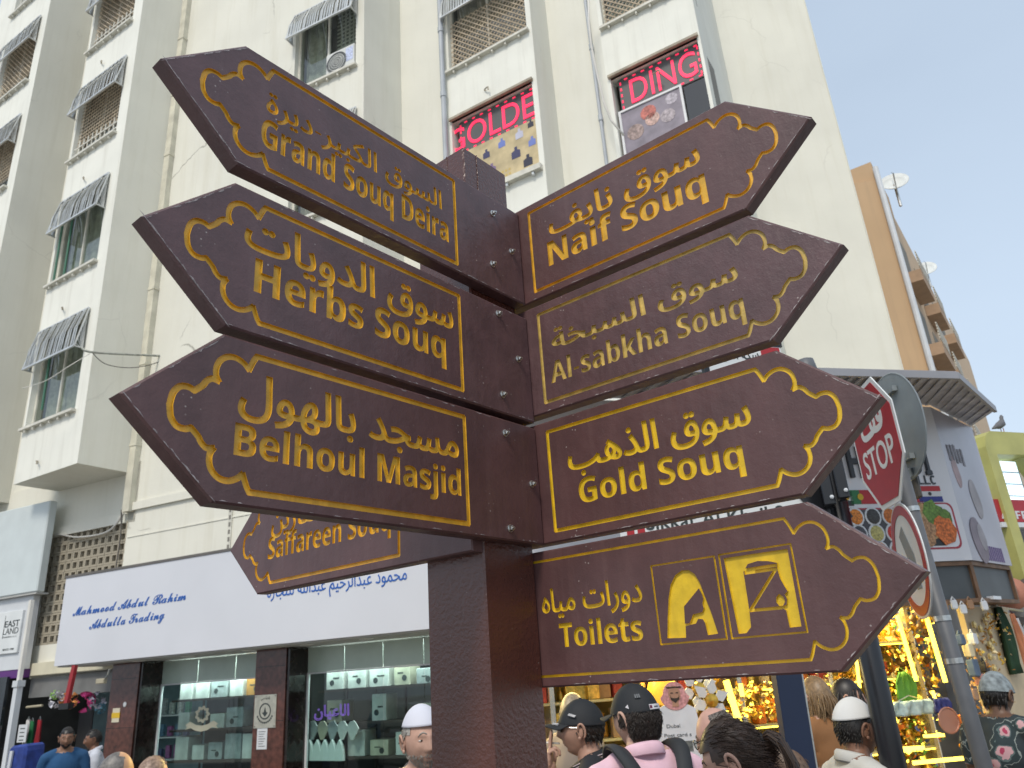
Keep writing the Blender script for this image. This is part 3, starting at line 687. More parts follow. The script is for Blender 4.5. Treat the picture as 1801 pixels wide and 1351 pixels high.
for j in range(nzr):
    for i in range(nx):
        o = proto if first else proto.copy()
        if not first: COL.objects.link(o)
        first = False; o.parent = scr; o.location = fr3.W(sc0+i*bw, 2.9+j*bs, random.uniform(-.006, .004))-S0
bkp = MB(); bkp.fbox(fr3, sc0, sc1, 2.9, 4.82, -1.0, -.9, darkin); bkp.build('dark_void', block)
# vertical square downpipes
def stack(name, px1, px2, d, wdt, dep, m, label, fr, z0, z1, cat='pipe', rnd=False, group=None):
    u = (fr.px(*px1)[0]+fr.px(*px2)[0])/2; o = MB()
    if rnd: o.tube([fr.W(u, z0, d), fr.W(u, z1, d)], wdt/2, m, 12)
    else: o.fbox(fr, u-wdt/2, u+wdt/2, z0, z1, .002, dep, m)
    rt = thing(name, fr.W(u, z0, d), label, cat, group); o.build('shaft', rt)
    c = MB(); z = z0+1.2
    while z < z1:
        if rnd: c.tube([fr.W(u, z, d), fr.W(u, z+.12, d)], wdt/2+.012, m, 12)
        else: c.fbox(fr, u-wdt/2-.012, u+wdt/2+.012, z, z+.06, .003, dep+.012, m)
        z += 1.6
    tag(c.build('collar', rt), kind='stuff'); return rt
stack('downpipe', (240, 800), (330, 40), .1, .17, .12, pipe_c, 'square cream downpipe in the corner left of the wide cracked wall', fr3, 5.0, ROOF)
stack('downpipe', (782, 60), (786, 220), .1, .10, .1, pipe_g, 'round grey drainpipe between the plain pier and the left red sign window', Fr4, 3, ROOF, rnd=True)
stack('downpipe', (1046, 120), (1046, 120), .05, .06, .05, pipe_g, 'grey conduit bundle beside the right red sign window', Frame(H5, ST), 9.6, ROOF, rnd=True)
fh = Frame(H5, ST)
cb = MB(); pts = [at_rho(*p, 10.6) for p in ((1035, 0), (1036, 40), (1040, 80), (1050, 130), (1062, 180), (1075, 212), (1097, 238))]; cb.tube(pts, .018, cable_w, 6)
cb.build('service_cable', smooth=True, label='loose white cable curving down to the right red sign window', cat='cable')
# split AC unit in the wide wall's window
def ac_unit(fr, u0, u1, z0, d0, lab):
    t = thing('ac_unit', fr.W((u0+u1)/2, z0, d0), lab, 'air conditioner'); b = MB(); bm2 = mat('ac_white', (.62, .63, .6), rough=.5)
    b.fbox(fr, u0, u1, z0, z0+.58, d0-.28, d0, bm2); b.build('case', t, bevel=.01)
    g = MB(); c = fr.W(u0+(u1-u0)*.38, z0+.29, d0+.002); dk = mat('ac_grille', (.16, .17, .17), rough=.5)
    for r in (.24, .19, .14, .09, .04): g.lathe(c, [(r, 0), (r, .008), (r-.012, .008), (r-.012, 0)], dk if r > .2 else bm2, 24, axis=fr.n)
    g.build('fan_grille', t); k = MB(); k.fbox(fr, u0+(u1-u0)*.7, u1-.03, z0+.2, z0+.52, d0, d0+.004, mat('ac_label', (.5, .55, .72), rough=.5, var=.3, vscale=30)); k.build('sticker', t); return t
ac_unit(fr3, fr3.px(572, 120)[0], u3b-.05, SILL[2]+.02, -.02, 'white air conditioner unit standing in the open window of the wide wall')
# bay two details: green pipes below the awnings, wooden props, cables
grn = mat('green_pipe', (.05, .16, .10), rough=.5)
for k, (z, us, zb) in enumerate(((SILL[1], (.25, .62), 0), (SILL[0], (.62,), .25))):
    for u in us:
        t = MB(); t.tube([f2.W(u, z+zb, .02), f2.W(u, z+1.35, .03)], .022, grn, 8); t.build('waste_pipe', label='%s' % ('left thin green pipe below the upper open awning' if k == 0 and u < .3 else 'right thin green pipe below the upper open awning' if k == 0 else 'single thin green pipe below the lowest awning'), cat='pipe')
def wire(pts, r, m, lab, name='cable', cat='cable'):
    mb = MB(); mb.tube(catm(pts), r, m, 5); return mb.build(name, smooth=True, label=lab, cat=cat)
def catm(p, n=6):
    p = [Vector(q) for q in p]; q = [p[0]]+p+[p[-1]]; r = []
    for i in range(1, len(q)-2):
        for k in range(n):
            t = k/n; a, b, c, d = q[i-1], q[i], q[i+1], q[i+2]
            r.append(.5*((2*b)+(c-a)*t+(2*a-5*b+4*c-d)*t*t+(3*b-a-3*c+d)*t**3))
    return r+[p[-1]]
woodp = mat('grey_pole', (.32, .33, .29), rough=.8, var=.3, vscale=20)
q = [at_rho(*p, r) for p, r in (((143, 611), 14.3), ((158, 619), 14.2), ((215, 623), 14.3), ((260, 625), 14.6), ((296, 627), 14.8))]
wire(q, .022, woodp, 'grey laundry pole reaching from the lowest bay window across the downpipe', 'laundry_pole', 'pole')
q = [at_rho(*p, r) for p, r in (((160, 618), 14.2), ((185, 640), 14.3), ((228, 647), 14.5), ((270, 640), 14.7), ((296, 626), 14.8))]
wire(q, .008, cable, 'sagging thin wire hanging below the grey laundry pole')
q = [at_rho(*p, r) for p, r in (((158, 622), 14.2), ((120, 645), 14.1), ((80, 670), 14.4), ((40, 683), 14.9))]
wire(q, .007, cable_w, 'thin pale line strung from the laundry pole to the left bay')
q = [fr3.W(u, z, .06) for u, z in ((-.05, 5.0), (-.4, 4.72), (-1.2, 4.72), (-1.9, 4.86), (-2.15, 4.6), (-2.2, 3.9), (-2.45, 3.2), (-2.62, 2.4))]
wire(q, .018, cable_w, 'cream cable draped round the breeze block screen')
q = [fr3.W(-.08, 5.05, .09), fr3.W(-.06, 4.6, .06), fr3.W(-.10, 4.0, .05), fr3.W(-.14, 3.2, .05)]
wire(q, .012, cable, 'black cable running down the right edge of the breeze blocks')
# slot window and dark vent strip in the street wall right of the screen
v = MB(); uv, zv = fr3.px(405, 915); v.fbox(fr3, uv-.03, uv+.05, 4.0, 4.75, .001, .02, frame_w)
for k in range(6): v.fbox(fr3, uv-.01, uv+.03, 4.05+k*.12, 4.12+k*.12, .02, .024, darkin)
v.build('vent', block)
# small wall hooks on the spandrels
hk = []
for (x, y) in ((655-0, 0),): pass
for (px, py, fr) in ((182, 111, f2), (151, 315, f2), (114, 543, f2), (70, 812, f2), (16, 172, f1), (858, 158, Fr4), (1157, 129, Fr5)):
    u, z = fr.px(px, py); mb = MB(); mb.tube([fr.W(u-.07, z+.02, .01), fr.W(u, z, .06), fr.W(u+.05, z-.01, .07), fr.W(u+.05, z-.07, .07)], .014, conc, 6)
    mb.build('water_spout', block)
# --- lettered red LED signs and posters in bays 4 and 5
led_r = mat('red_led', (.8, .02, .08), rough=.4, emit=(1, .03, .10), estr=.75); ledb = mat('led_panel', (.10, .10, .10), rough=.5, var=.1)
def led_sign(fr, u0, u1, text, tx, lab, seed):
    z1 = Z9+1.82; z0 = z1-.70; D = -.10
    t = thing('led_sign', fr.W((u0+u1)/2, z0, D), lab, 'illuminated sign', 'red light signs in the upper windows')
    b = MB(); b.fbox(fr, u0+.1, u1-.01, z0, z1, D-.06, D, ledb); b.build('panel', t)
    sh = [fit2d(text, tx[0], tx[1], z0+.09, z1-.10, .0, res=4)]
    raised('lettering', sh, lambda x, y, d: fr.W(x, y, D+.001+d), led_r, t, .012)
    dd = MB(); n = 9
    for i in range(n*2):
        u = u0+.12+(u1-u0-.16)*(i+.2)/(n*2)
        if i % 2: dd.fbox(fr, u, u+.06, z1-.045, z1-.02, D, D+.01, led_r); dd.fbox(fr, u, u+.06, z0+.02, z0+.045, D, D+.01, led_r)
    for i in range(5):
        z = z0+.06+i*.13; dd.fbox(fr, u0+.125, u0+.15, z, z+.06, D, D+.01, led_r)
        if 'NG' in text: dd.fbox(fr, u1-.06, u1-.035, z, z+.06, D, D+.01, led_r)
    dd.build('border_light', t); return z0
a0, a1 = max(.05, s4[0]), min(w4-.05, s4[1])
zA = led_sign(Fr4, a0, a1, 'GOLDE', (a0-.14, a1-.05), 'red illuminated window sign reading OLDE, left of the two', 1)
e0, e1 = max(.05, s5[0]), min(w5-.05, s5[1])
zB = led_sign(Fr5, e0, e1, 'DING', (e0+.30, e1-.10), 'red illuminated window sign reading DING, right of the two', 2)
# jamb pieces hide the G behind the reveal: the panel starts behind the reveal
def poster(fr, u0, u1, z0, z1, D, lab, kind):
    t = thing('poster', fr.W((u0+u1)/2, z0, D), lab, 'poster'); b = MB()
    pm = mat('poster_cream' if kind == 'perfume' else 'poster_mauve', (.52, .42, .24) if kind == 'perfume' else (.24, .21, .25), rough=.5, var=.25, vscale=4)
    b.fbox(fr, u0, u1, z0, z1, D-.02, D, pm); b.build('sheet', t); cols = [(.05, .05, .12), (.15, .2, .5), (.5, .5, .6), (.03, .03, .05), (.2, .13, .25), (.6, .45, .35)]
    rn = random.Random(5); W_ = u1-u0; H_ = z1-z0
    if kind == 'perfume':
        for (a, c, s, ci) in ((.12, .62, .8, 5), (.34, .72, 1, 0), (.55, .80, 1, 1), (.78, .82, 1.1, 2), (.93, .92, .8, 3), (.72, .46, 1.25, 0), (.93, .55, 1, 1), (.86, .20, 1.25, 3), (.2, .3, .8, 5), (.4, .35, 1.2, 4)):
            cu, cz = u0+a*W_, z0+c*H_; w_ = .075*s; mm = mat('print_%d' % ci, cols[ci], rough=.5); mb = MB()
            if a > .95: continue
            P = [(cu-w_, cz-w_), (cu+w_*.9, cz-w_), (cu+w_*.9, cz+w_*.5), (cu+w_*.3, cz+w_*.8), (cu+w_*.3, cz+w_*1.5), (cu-w_*.3, cz+w_*1.5), (cu-w_*.3, cz+w_*.8), (cu-w_, cz+w_*.5)]
            mb.prism([fr.W(min(x, u1-.01), z, D) for x, z in P], fr.n*.004, mm); mb.build('bottle_print', t)
        for k in range(2):
            mb = MB(); n = 9
            for i in range(n): mb.fbox(fr, u0+W_*(.25+.045*i), u0+W_*(.275+.045*i), z0+H_*(.10+.09*k), z0+H_*(.14+.09*k), D, D+.003, mat('print_y', (.55, .40, .12), rough=.5))
            mb.build('print_lines', t)
    else:
        fr_ = MB(); wt = mat('white_plastic', (.7, .7, .7), rough=.4)
        for q in ((u0-.04, u0, z0, z1+.04), (u1, u1+.04, z0, z1+.04), (u0, u1, z1, z1+.04)): fr_.fbox(fr, *q, D-.02, D+.02, wt)
        fr_.build('frame', t)
        for (a, c, s, col) in ((.45, .78, 1.3, (.45, .13, .10)), (.5, .62, 1.2, (.5, .33, .28)), (.2, .5, 1.4, (.3, .22, .2)), (.75, .55, 1.2, (.35, .3, .32)), (.85, .85, 1., (.4, .36, .4))):
            mb = MB(); mb.lathe(fr.W(u0+a*W_, z0+c*H_, D), [(.11*s, 0), (.11*s, .004), (0, .004)], mat('print_m%.2f' % a, col, rough=.5, var=.5, vscale=20), 12, axis=fr.n); mb.build('figure_print', t)
poster(Fr4, a0+.14, a1-.02, Z9+.10, zA-.01, -.07, 'cream perfume poster below the left red sign', 'perfume')
poster(Fr5, e0+.08, e1-.45, Z9+.10, zB-.03, -.07, 'mauve picture poster in a white frame below the right red sign', 'mauve')
bs_ = MB(); bs_.fbox(Fr5, e1-.40, e1-.01, Z9+.05, zB-.01, -.14, -.12, wglass); bs_.build('side_pane', block)
for fr, u0, u1 in ((Fr4, a0, a1), (Fr5, e0, e1)):
    s = MB(); s.fbox(fr, u0-.05, u1+.06, Z9-.06, Z9+.04, -.1, .10, frame_w)
    s.build('sill', block)
    for k in range(4): s = MB(); s.fbox(fr, u0+.1+k*(u1-u0-.2)/3-.02, u0+.1+k*(u1-u0-.2)/3+.02, Z9-.12, Z9-.06, .03, .08, alum); s.build('bracket', block)
    s = MB(); s.fbox(fr, u0-.03, u1+.03, Z9+1.85, Z9+1.90, -.05, .06, conc); s.build('lintel', block)
ORD = 'first second third fourth fifth sixth seventh eighth ninth tenth eleventh twelfth'.split()
# ------------------------------------------------------------------ left shops under the bays
def GB(name, fn, parent=None, **kw):
    mb = MB(); fn(mb); sm = kw.pop('smooth', False); bv = kw.pop('bevel', 0); return mb.build(name, parent, smooth=sm, bevel=bv, **kw)
fasc = mat('white_composite_panel', (.60, .61, .65), rough=.35, var=.03, vscale=1)
blue_l = mat('blue_vinyl', (.015, .10, .40), rough=.4, var=0)
marble = mat('maroon_marble', (.085, .030, .022), rough=.12, var=.45, vscale=14, spec=.6)
marble_d = mat('black_marble', (.02, .014, .013), rough=.12, var=.5, vscale=14)
soff = mat('soffit_panel', (.42, .42, .40), rough=.6, var=.1)
metalw = mat('white_metal', (.58, .6, .62), rough=.45, var=.06)
shopglass = glass('shop_glass', (.80, .90, .88), mixf=.97)
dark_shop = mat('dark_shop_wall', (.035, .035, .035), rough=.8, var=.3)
DF = .95; ua, za = fr3.px(115, 1018, DF); ub, zb_ = fr3.px(96, 1174, DF); uc, zc_ = fr3.px(751, 1104, DF)
FB = (zb_+zc_)/2; FT = za; FL = (ua+ub)/2; FRt = uc+.9
fs = thing('shop_fascia', fr3.W((FL+FRt)/2, FB, DF), 'long pale grey shop fascia with blue script and Arabic lettering above the glass shopfront', 'shop sign')
GB('panel', lambda b: b.fbox(fr3, FL, FRt, FB, FT, .10, DF, fasc), fs)
GB('top_trim', lambda b: b.fbox(fr3, FL-.01, FRt, FT+.002, FT+.04, .10, DF+.012, mat('dark_trim', (.12, .11, .10), rough=.6)), fs)
def tx(px0, px1, cap_h, s, off=0., ar=False, fn=script, mt=blue_l, sh=0, slope=0):
    u0, z0 = fr3.px(*px0, DF); u1, z1 = fr3.px(*px1, DF)
    V, E = fit2d(fn(s), u0, u1, 0, cap_h, off, cap=not ar, shear=sh); V = V.copy(); V[:, 1] += z0+(z1-z0)*(V[:, 0]-u0)/(u1-u0); return V, E
ln = [tx((128, 1084), (327, 1055), .150, 'Mahmood Abdul Rahim', .004), tx((157, 1107), (289, 1088), .150, 'Abdulla Trading', .004)]
for i, s in enumerate(ln): raised('lettering', [s], lambda x, y, d: fr3.W(x, y, DF+d), blue_l, fs, .006)
u0, z0 = fr3.px(470, 1056, DF); u1, z1 = fr3.px(716, 1035, DF)
raised('arabic_lettering', [fit2d(arabic('محمود عبدالرحيم عبدالله للتجارة'), u0, u1, z0-.06, z0+.20, .004)], lambda x, y, d: fr3.W(x, y, DF+d), blue_l, fs, .006)
# soffit with downlights
GB('soffit', lambda b: (b.fbox(fr3, FL, FRt, FB-.02, FB-.002, .0, DF-.06, soff)), fs)
for i, (x, y) in enumerate(((240, 1165), (325, 1157), (433, 1143), (535, 1132), (640, 1120))):
    u, _ = fr3.px(x, y, .6); GB('downlight', lambda b: b.lathe(fr3.W(u, FB-.026, .55), [(.09, 0), (.1, .006)], mat('lamp_lens', (.7, .7, .68), rough=.3), 18), fs)
# shopfront
GZ = FB-.04; GD = .05
def ux(x, y=1250, d=GD): return fr3.px(x, y, d)[0]
sf = thing('shopfront', fr3.W(ux(350), 0, GD), 'glazed shopfront of the fabric shop between polished maroon columns', 'shopfront')
cols = [(190, 238, 262), (446, 500, 520)]
colx = []
for k, (x0, x1, x2) in enumerate(cols):
    u0_ = fr3.px(x0, 1250, .45)[0]; u1_ = fr3.px(x1, 1250, .45)[0]; colx.append((u0_, u1_))
    c = MB(); c.fbox(fr3, u0_, u1_, 0, GZ+.015, .0, .45, marble)
    cc = c.build('column', sf)
    j = MB()
    for z in (.75, 1.5, 2.2): j.fbox(fr3, u0_+.005, u1_-.005, z, z+.008, .45, .4505, marble_d)
    j2 = MB(); j2.fbox(fr3, u1_+.001, u1_+.05, 0, GZ+.01, .02, .43, marble_d); j2.build('side_slab', cc)
    tag(j.build('joint', cc), kind='stuff')
end_u = ux(760)+1.2
wins = [(colx[0][1]+.05, colx[1][0]), (colx[1][1]+.05, end_u)]
GB('base_wall', lambda b: b.fbox(fr3, colx[0][1]+.06, end_u, 0, .35, -.1, GD+.03, marble_d), sf)
green_t = mat('green_white_panel', (.42, .52, .47), rough=.25, var=.08)
for k, (a, b) in enumerate(wins):
    n = 3 if k == 0 else 5; w = (b-a)/n; tz = GZ-.34
    for i in range(n):
        GB('transom_pane', lambda m_: m_.fbox(fr3, a+i*w+.006, a+(i+1)*w-.006, tz+.012, GZ, GD, GD+.012, green_t), sf)
        GB('glass_pane', lambda m_: m_.fbox(fr3, a+i*w+.006, a+(i+1)*w-.006, .36, tz-.012, GD, GD+.01, shopglass), sf)
    GB('transom_rail', lambda m_: m_.fbox(fr3, a, b, tz-.01, tz+.01, GD-.01, GD+.02, metalw), sf)
    GB('mullion', lambda m_: m_.fbox(fr3, a-.0, a+.03, .35, tz-.011, GD-.01, GD+.025, metalw), sf)
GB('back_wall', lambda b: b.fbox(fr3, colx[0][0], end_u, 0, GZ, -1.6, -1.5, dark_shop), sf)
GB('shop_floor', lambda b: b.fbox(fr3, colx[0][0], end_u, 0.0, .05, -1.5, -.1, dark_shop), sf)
GB('shop_ceiling', lambda b: b.fbox(fr3, colx[0][0], end_u, GZ+.02, GZ+.06, -1.5, .0, mat('shop_ceiling', (.3, .3, .29), rough=.8)), sf)
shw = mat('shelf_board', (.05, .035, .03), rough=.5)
for k, (a, b) in enumerate(wins):
    for z in (.55, .98, 1.41, 1.84):
        GB('shelf', lambda m_: m_.fbox(fr3, a+.05, b-.05, z-.03, z, -.60, -.12, shw), sf)
    n = 4 if k == 0 else 6
    for i in range(n+1):
        u = a+.05+(b-a-.1)*i/n; GB('shelf_upright', lambda m_: m_.fbox(fr3, u-.015, u+.015, .05, 2.1, -.78, -.76, shw), sf)
cloth_w = mat('packed_white_cloth', (.62, .62, .60), rough=.6, var=.2, vscale=6); cloth_g = mat('packed_grey_cloth', (.36, .38, .39), rough=.6, var=.25, vscale=8)
cloth_c = mat('cream_box', (.5, .46, .36), rough=.6, var=.2, vscale=6); cloth_p = mat('purple_cloth', (.12, .05, .16), rough=.8, var=.3); cloth_o = mat('orange_cloth', (.5, .22, .04), rough=.8, var=.3); cloth_b = mat('navy_cloth', (.02, .03, .09), rough=.8)
inkm = mat('ink_print', (.03, .04, .04), rough=.6)
rn = random.Random(3)
def pack(u, z, w, h, m, lab, group):
    mb = MB(); k = rn.uniform(-.01, .01); n = max(1, int(h/.05)); d0 = -.55+k
    for i in range(n):
        e = rn.uniform(-.006, .006); mb.fbox(fr3, u-w/2+e, u+w/2+e, z+h*i/n, z+h*(i+.86)/n, d0-.2, d0+.12+rn.uniform(-.01, .01), m)
    o = mb.build('stack', bevel=.004, label=lab, cat='cloth stack', group=group); o.name = 'folded_cloth_stack'; tag(o, kind=None)
    return o
shop_rows = []
for k, (a, b) in enumerate(wins):
    for r_, z in enumerate((.55, .98, 1.41, 1.84)):
        n = int((b-a-.1)/.36)
        for i in range(n):
            if rn.random() < .12: continue
            u = a+.1+(b-a-.2)*(i+.5)/n; q = rn.random()
            m_, nm = ((cloth_w, 'white'), (cloth_g, 'grey'), (cloth_c, 'cream'))[0 if q < .5 else 1 if q < .8 else 2]
            if k == 0 and r_ == 3 and i == n-1: m_, nm = cloth_p, 'purple'
            if k == 0 and r_ == 3 and i == n-2: m_, nm = cloth_o, 'orange'
            t = thing('cloth_package', fr3.W(u, z, -.5), '%s cloth package, %s from left on the %s shelf of the %s window' % (nm, ORD[i], ['fourth', 'third', 'second', 'top'][r_], 'left' if k == 0 else 'right'), 'package', '%s packages in the %s fabric shop window' % (nm, 'left' if k == 0 else 'right'))
            h = rn.uniform(.18, .36); w = rn.uniform(.22, .34)
            GB('wrapping', lambda b_: b_.fbox(fr3, u-w/2, u+w/2, z+.002, z+h, -.45, -.18, m_), t, bevel=.006)
            if nm != 'purple' and rn.random() < .6:
                h *= rn.uniform(.8, 1.1); w *= rn.choice((-1, 1))*rn.uniform(.7, 1)
                GB('label_print', lambda b_: (b_.fbox(fr3, min(u-w*.3, u+w*.1), max(u-w*.3, u+w*.1), z+h*.55, z+h*.62, -.18, -.177, inkm)), t)
                GB('label_print', lambda b_: (b_.lathe(fr3.W(u+w*.18, z+h*.35, -.18), [(.04, 0), (.04, .003), (.025, .003)], inkm, 10, axis=fr3.n)), t)
for k, (a, b) in enumerate(wins):      # area lamps added behind the glass top to brighten the packages
    c = fr3.W((a+b)/2, GZ-.01, -.06); al = bpy.data.lights.new('shop_fill_lamp', 'AREA'); al.energy = 30; al.size = b-a; al.size_y = .12; al.shape = 'RECTANGLE'; al.color = (.92, 1, .97)
    ao = bpy.data.objects.new('shop_fill_lamp', al); COL.objects.link(ao); ao.location = c; ao.rotation_euler = (0, 0, math.atan2(fr3.u.y, fr3.u.x))
# crest sticker and arabic neon word on the glass
gm = mat('sticker_cream', (.5, .48, .36), rough=.6)
cu, cz = fr3.px(355, 1268, GD+.012)
V = [(math.cos(t)*.23, math.sin(t)*.10) for t in np.linspace(0, 2*math.pi, 20)[:-1]]
cr = thing('crest_sticker', fr3.W(cu, cz, GD+.012), 'cream crest with ribbon stuck on the left shop window', 'sticker')
rib = [(-.42, .0), (-.30, .06), (-.15, .0), (0, -.02), (.15, .0), (.30, .06), (.42, .0), (.36, -.03), (.42, -.08), (.28, -.05), (.15, -.10), (0, -.12), (-.15, -.10), (-.28, -.05), (-.42, -.08), (-.36, -.03)]
raised('ribbon', [loopsE([ccw([(cu+x*.8, cz-.05+y*.8) for x, y in rib])])], lambda x, y, d: fr3.W(x, y, GD+.0115+d), gm, cr, .002)
cw = [(math.cos(t)*.14*(1+.12*math.cos(t*9)), .09+math.sin(t)*.11*(1+.12*math.cos(t*9))) for t in np.linspace(0, 2*math.pi, 60)[:-1]]
raised('emblem', [loopsE([ccw([(cu+x, cz+y) for x, y in cw]), list(reversed(ccw([(cu+x*.6, cz+.035+y*.6) for x, y in cw])))])], lambda x, y, d: fr3.W(x, y, GD+.0115+d), gm, cr, .002)
neon = mat('violet_tube', (.22, .14, .5), rough=.4, emit=(.20, .10, .55), estr=.35)
u0, z0 = fr3.px(553, 1267, GD+.012); u1, z1 = fr3.px(614, 1238, GD+.012)
na = thing('window_lettering', fr3.W((u0+u1)/2, z0, GD+.012), 'violet outlined Arabic word on the right shop window', 'lettering')
base = fit2d(arabic('الاعيان'), u0, u1, z0, z1, .0)
shp = []
for a_, b_ in base[1]:
    p, q = base[0][a_], base[0][b_]
    for rr in ribbon([tuple(p), tuple(q)], .008, False): shp.append(loopsE([ccw(rr)]))
raised('tube', shp, lambda x, y, d: fr3.W(x, y, GD+.0115+d), neon, na, .004)
# hung kerchiefs (diamonds) and pointed white caps
for i in range(6):
    u, z = fr3.px(533+i*17.6, 1283, -.05); c = [cloth_g, cloth_g, cloth_c, cloth_g, cloth_w, cloth_w][i]
    nm = 'first second third fourth fifth sixth'.split()[i]
    GB('folded_kerchief', lambda b: b.prism([fr3.W(u-.10, z+.03, -.05), fr3.W(u-.03, z-.13, -.05), fr3.W(u+.02, z-.13, -.05), fr3.W(u+.11, z+.01, -.05), fr3.W(u+.03, z+.11, -.05), fr3.W(u-.04, z+.10, -.05)], fr3.n*.02, c),
       label='%s folded kerchief from the column, hanging in the right shop window' % nm, cat='kerchief', group='kerchiefs hung in the shop window', bevel=.003)
    u, z = fr3.px(534+i*13.2, 1318, -.05)
    P = [(-.075, -.14), (.075, -.14), (.07, -.03), (.045, .06), (.0, .13), (-.045, .06), (-.07, -.03)]
    GB('pointed_cap', lambda b: b.prism([fr3.W(u+x, z+y, -.05) for x, y in P], fr3.n*.05, mat('white_cotton', (.62, .66, .66), rough=.8, var=.1)),
       label='%s pointed white cap from the column in the lowest window row' % nm, cat='cap', group='pointed white caps in the shop window', bevel=.006)
# plaque, notice, small plates
u, z = fr3.px(467, 1251, .452); pq = thing('brass_plaque', fr3.W(u, z-.2, .452), 'square metal plaque with a round black emblem on the maroon column', 'plaque')
plm = mat('brushed_plaque', (.52, .50, .42), rough=.35, metal=.6, var=.15, vscale=14)
GB('plate', lambda b: b.fbox(fr3, u-.195, u+.195, z-.21, z+.21, .452, .462, plm), pq)
ring = lambda r1, r2, cx_=0, cy_=0, n=28: loopsE([[(u+cx_+math.cos(t)*r1, z+cy_+math.sin(t)*r1) for t in np.linspace(0, 2*math.pi, n)[:-1]], [(u+cx_+math.cos(t)*r2, z+cy_+math.sin(t)*r2) for t in np.linspace(2*math.pi, 0, n)[:-1]]])
raised('emblem', [ring(.10, .085), ring(.045, .0)] if False else [ring(.105, .088)] if True else [ring(.105, .088), loopsE([ccw([(u-.05, z-.02), (u, z-.07), (u+.05, z-.02), (u+.02, z-.01), (u, z+.06), (u-.02, z-.01)])])], lambda x, y, d: fr3.W(x, y, .4615+d), inkm, pq, .003)
raised('emblem', [loopsE([ccw([(u-.05, z-.02), (u, z-.07), (u+.05, z-.02), (u+.02, z-.01), (u, z+.06), (u-.02, z-.01)])])], lambda x, y, d: fr3.W(x, y, .4615+d), inkm, pq, .003)
for k, (zz, s) in enumerate(((.155, 'دبي'),)): raised('lettering', [fit2d(arabic('بلدية دبي'), u-.08, u+.08, z+.13, z+.19, .006)], lambda x, y, d: fr3.W(x, y, .4615+d), inkm, pq, .003)
for k in range(-5, 6):
    an = -math.pi/2+k*.22; GB('emblem_tick', lambda b: b.lathe(fr3.W(u+math.cos(an)*.145, z+math.sin(an)*.145, .4615), [(.014, 0), (.014, .003)], inkm, 6, axis=fr3.n), pq)
for sx in (-1, 1):
    for sz in (-1, 1): GB('screw', lambda b: b.lathe(fr3.W(u+sx*.175, z+sz*.19, .462), [(.008, 0), (.007, .004)], inkm, 8, axis=fr3.n), pq)
u2, z2 = fr3.px(461, 1296, .452); nt_ = thing('paper_notice', fr3.W(u2, z2-.15, .452), 'white paper notice below the round-emblem plaque', 'notice')
GB('paper', lambda b: b.fbox(fr3, u2-.09, u2+.09, z2-.155, z2+.155, .452, .455, metalw), nt_)
for k in range(7): GB('text_line', lambda b: b.fbox(fr3, u2-.06, u2+.06-.02*(k % 3), z2+.06-.03*k, z2+.067-.03*k, .455, .4565, inkm), nt_)
u3, z3 = fr3.px(204, 1258, .452); yl = thing('yellow_sticker', fr3.W(u3, z3-.1, .452), 'cream notice with a yellow band on the left maroon column', 'sticker')
GB('paper', lambda b: b.fbox(fr3, u3-.08, u3+.08, z3-.10, z3+.10, .452, .456, mat('cream_paper', (.6, .55, .42), rough=.6)), yl)
GB('band', lambda b: b.fbox(fr3, u3-.09, u3+.09, z3-.04, z3+.035, .456, .459, mat('yellow_print', (.65, .42, .02), rough=.5)), yl)
u4, z4 = fr3.px(220, 1239, .452); GB('round_disc', lambda b: b.lathe(fr3.W(u4, z4, .451), [(.035, 0), (.035, .01), (.02, .014)], metalw, 14, axis=fr3.n), label='small white disc above the yellow sticker on the column', cat='disc')
# ------------------------------------------------------------------ household goods shop in the gap left of the column
DW = colx[0][0]
gap0 = fr3.px(40, 1250, .0)[0]
hs = thing('goods_shop', fr3.W((gap0+DW)/2, 0, 0), 'dim open shop of household goods left of the maroon column', 'shop')
ub0 = fr3.px(45, 1180, .1)[0]
GB('lintel_wall', lambda b: b.fbox(fr3, gap0, DW+.4, GZ-.02, 2.6, -.2, .1, mat('cream_render', (.60, .56, .42), rough=.85, var=.08, streak=.4)), hs)
GB('shutter_box', lambda b: b.fbox(fr3, gap0+.1, DW, GZ-.38, GZ-.03, -.25, .0, mat('grey_shutter', (.16, .16, .155), rough=.6, var=.2)), hs)
GB('back_wall', lambda b: b.fbox(fr3, gap0-.5, DW, 0, 2.2, -1.7, -1.6, mat('blue_grey_wall', (.16, .24, .27), rough=.7, var=.2)), hs)
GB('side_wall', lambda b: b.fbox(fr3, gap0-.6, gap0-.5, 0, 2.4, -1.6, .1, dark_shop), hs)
GB('jamb', lambda b: b.fbox(fr3, DW-.09, DW-.01, 0, GZ-.03, .0, .2, soff), hs)
rn = random.Random(8)
for z in (.9, 1.25, 1.6): GB('shelf', lambda b: b.fbox(fr3, gap0+.7, DW-.12, z-.02, z, -1.5, -1.2, metalw), hs)
gcols = [(.1, .2, .3), (.3, .32, .34), (.05, .25, .15), (.3, .1, .25), (.4, .42, .4), (.08, .1, .2)]
for z in (.9, 1.25, 1.6):
    for i in range(9):
        u = gap0+.8+(DW-gap0-1.0)*(i+.5)/9; ci = rn.randrange(6)
        GB('blister_pack', lambda b: b.fbox(fr3, u-.05, u+.05, z+.003, z+rn.uniform(.15, .28), -1.40, -1.34, mat('goods_%d' % ci, gcols[ci], rough=.4, var=.4, vscale=25)),
           label='small blister pack, %s from left on the %s back shelf behind the two men' % (ORD[i], {.9: 'lowest', 1.25: 'middle', 1.6: 'highest'}[z]), cat='packaged goods', group='packaged goods on the back shelves', bevel=.004)
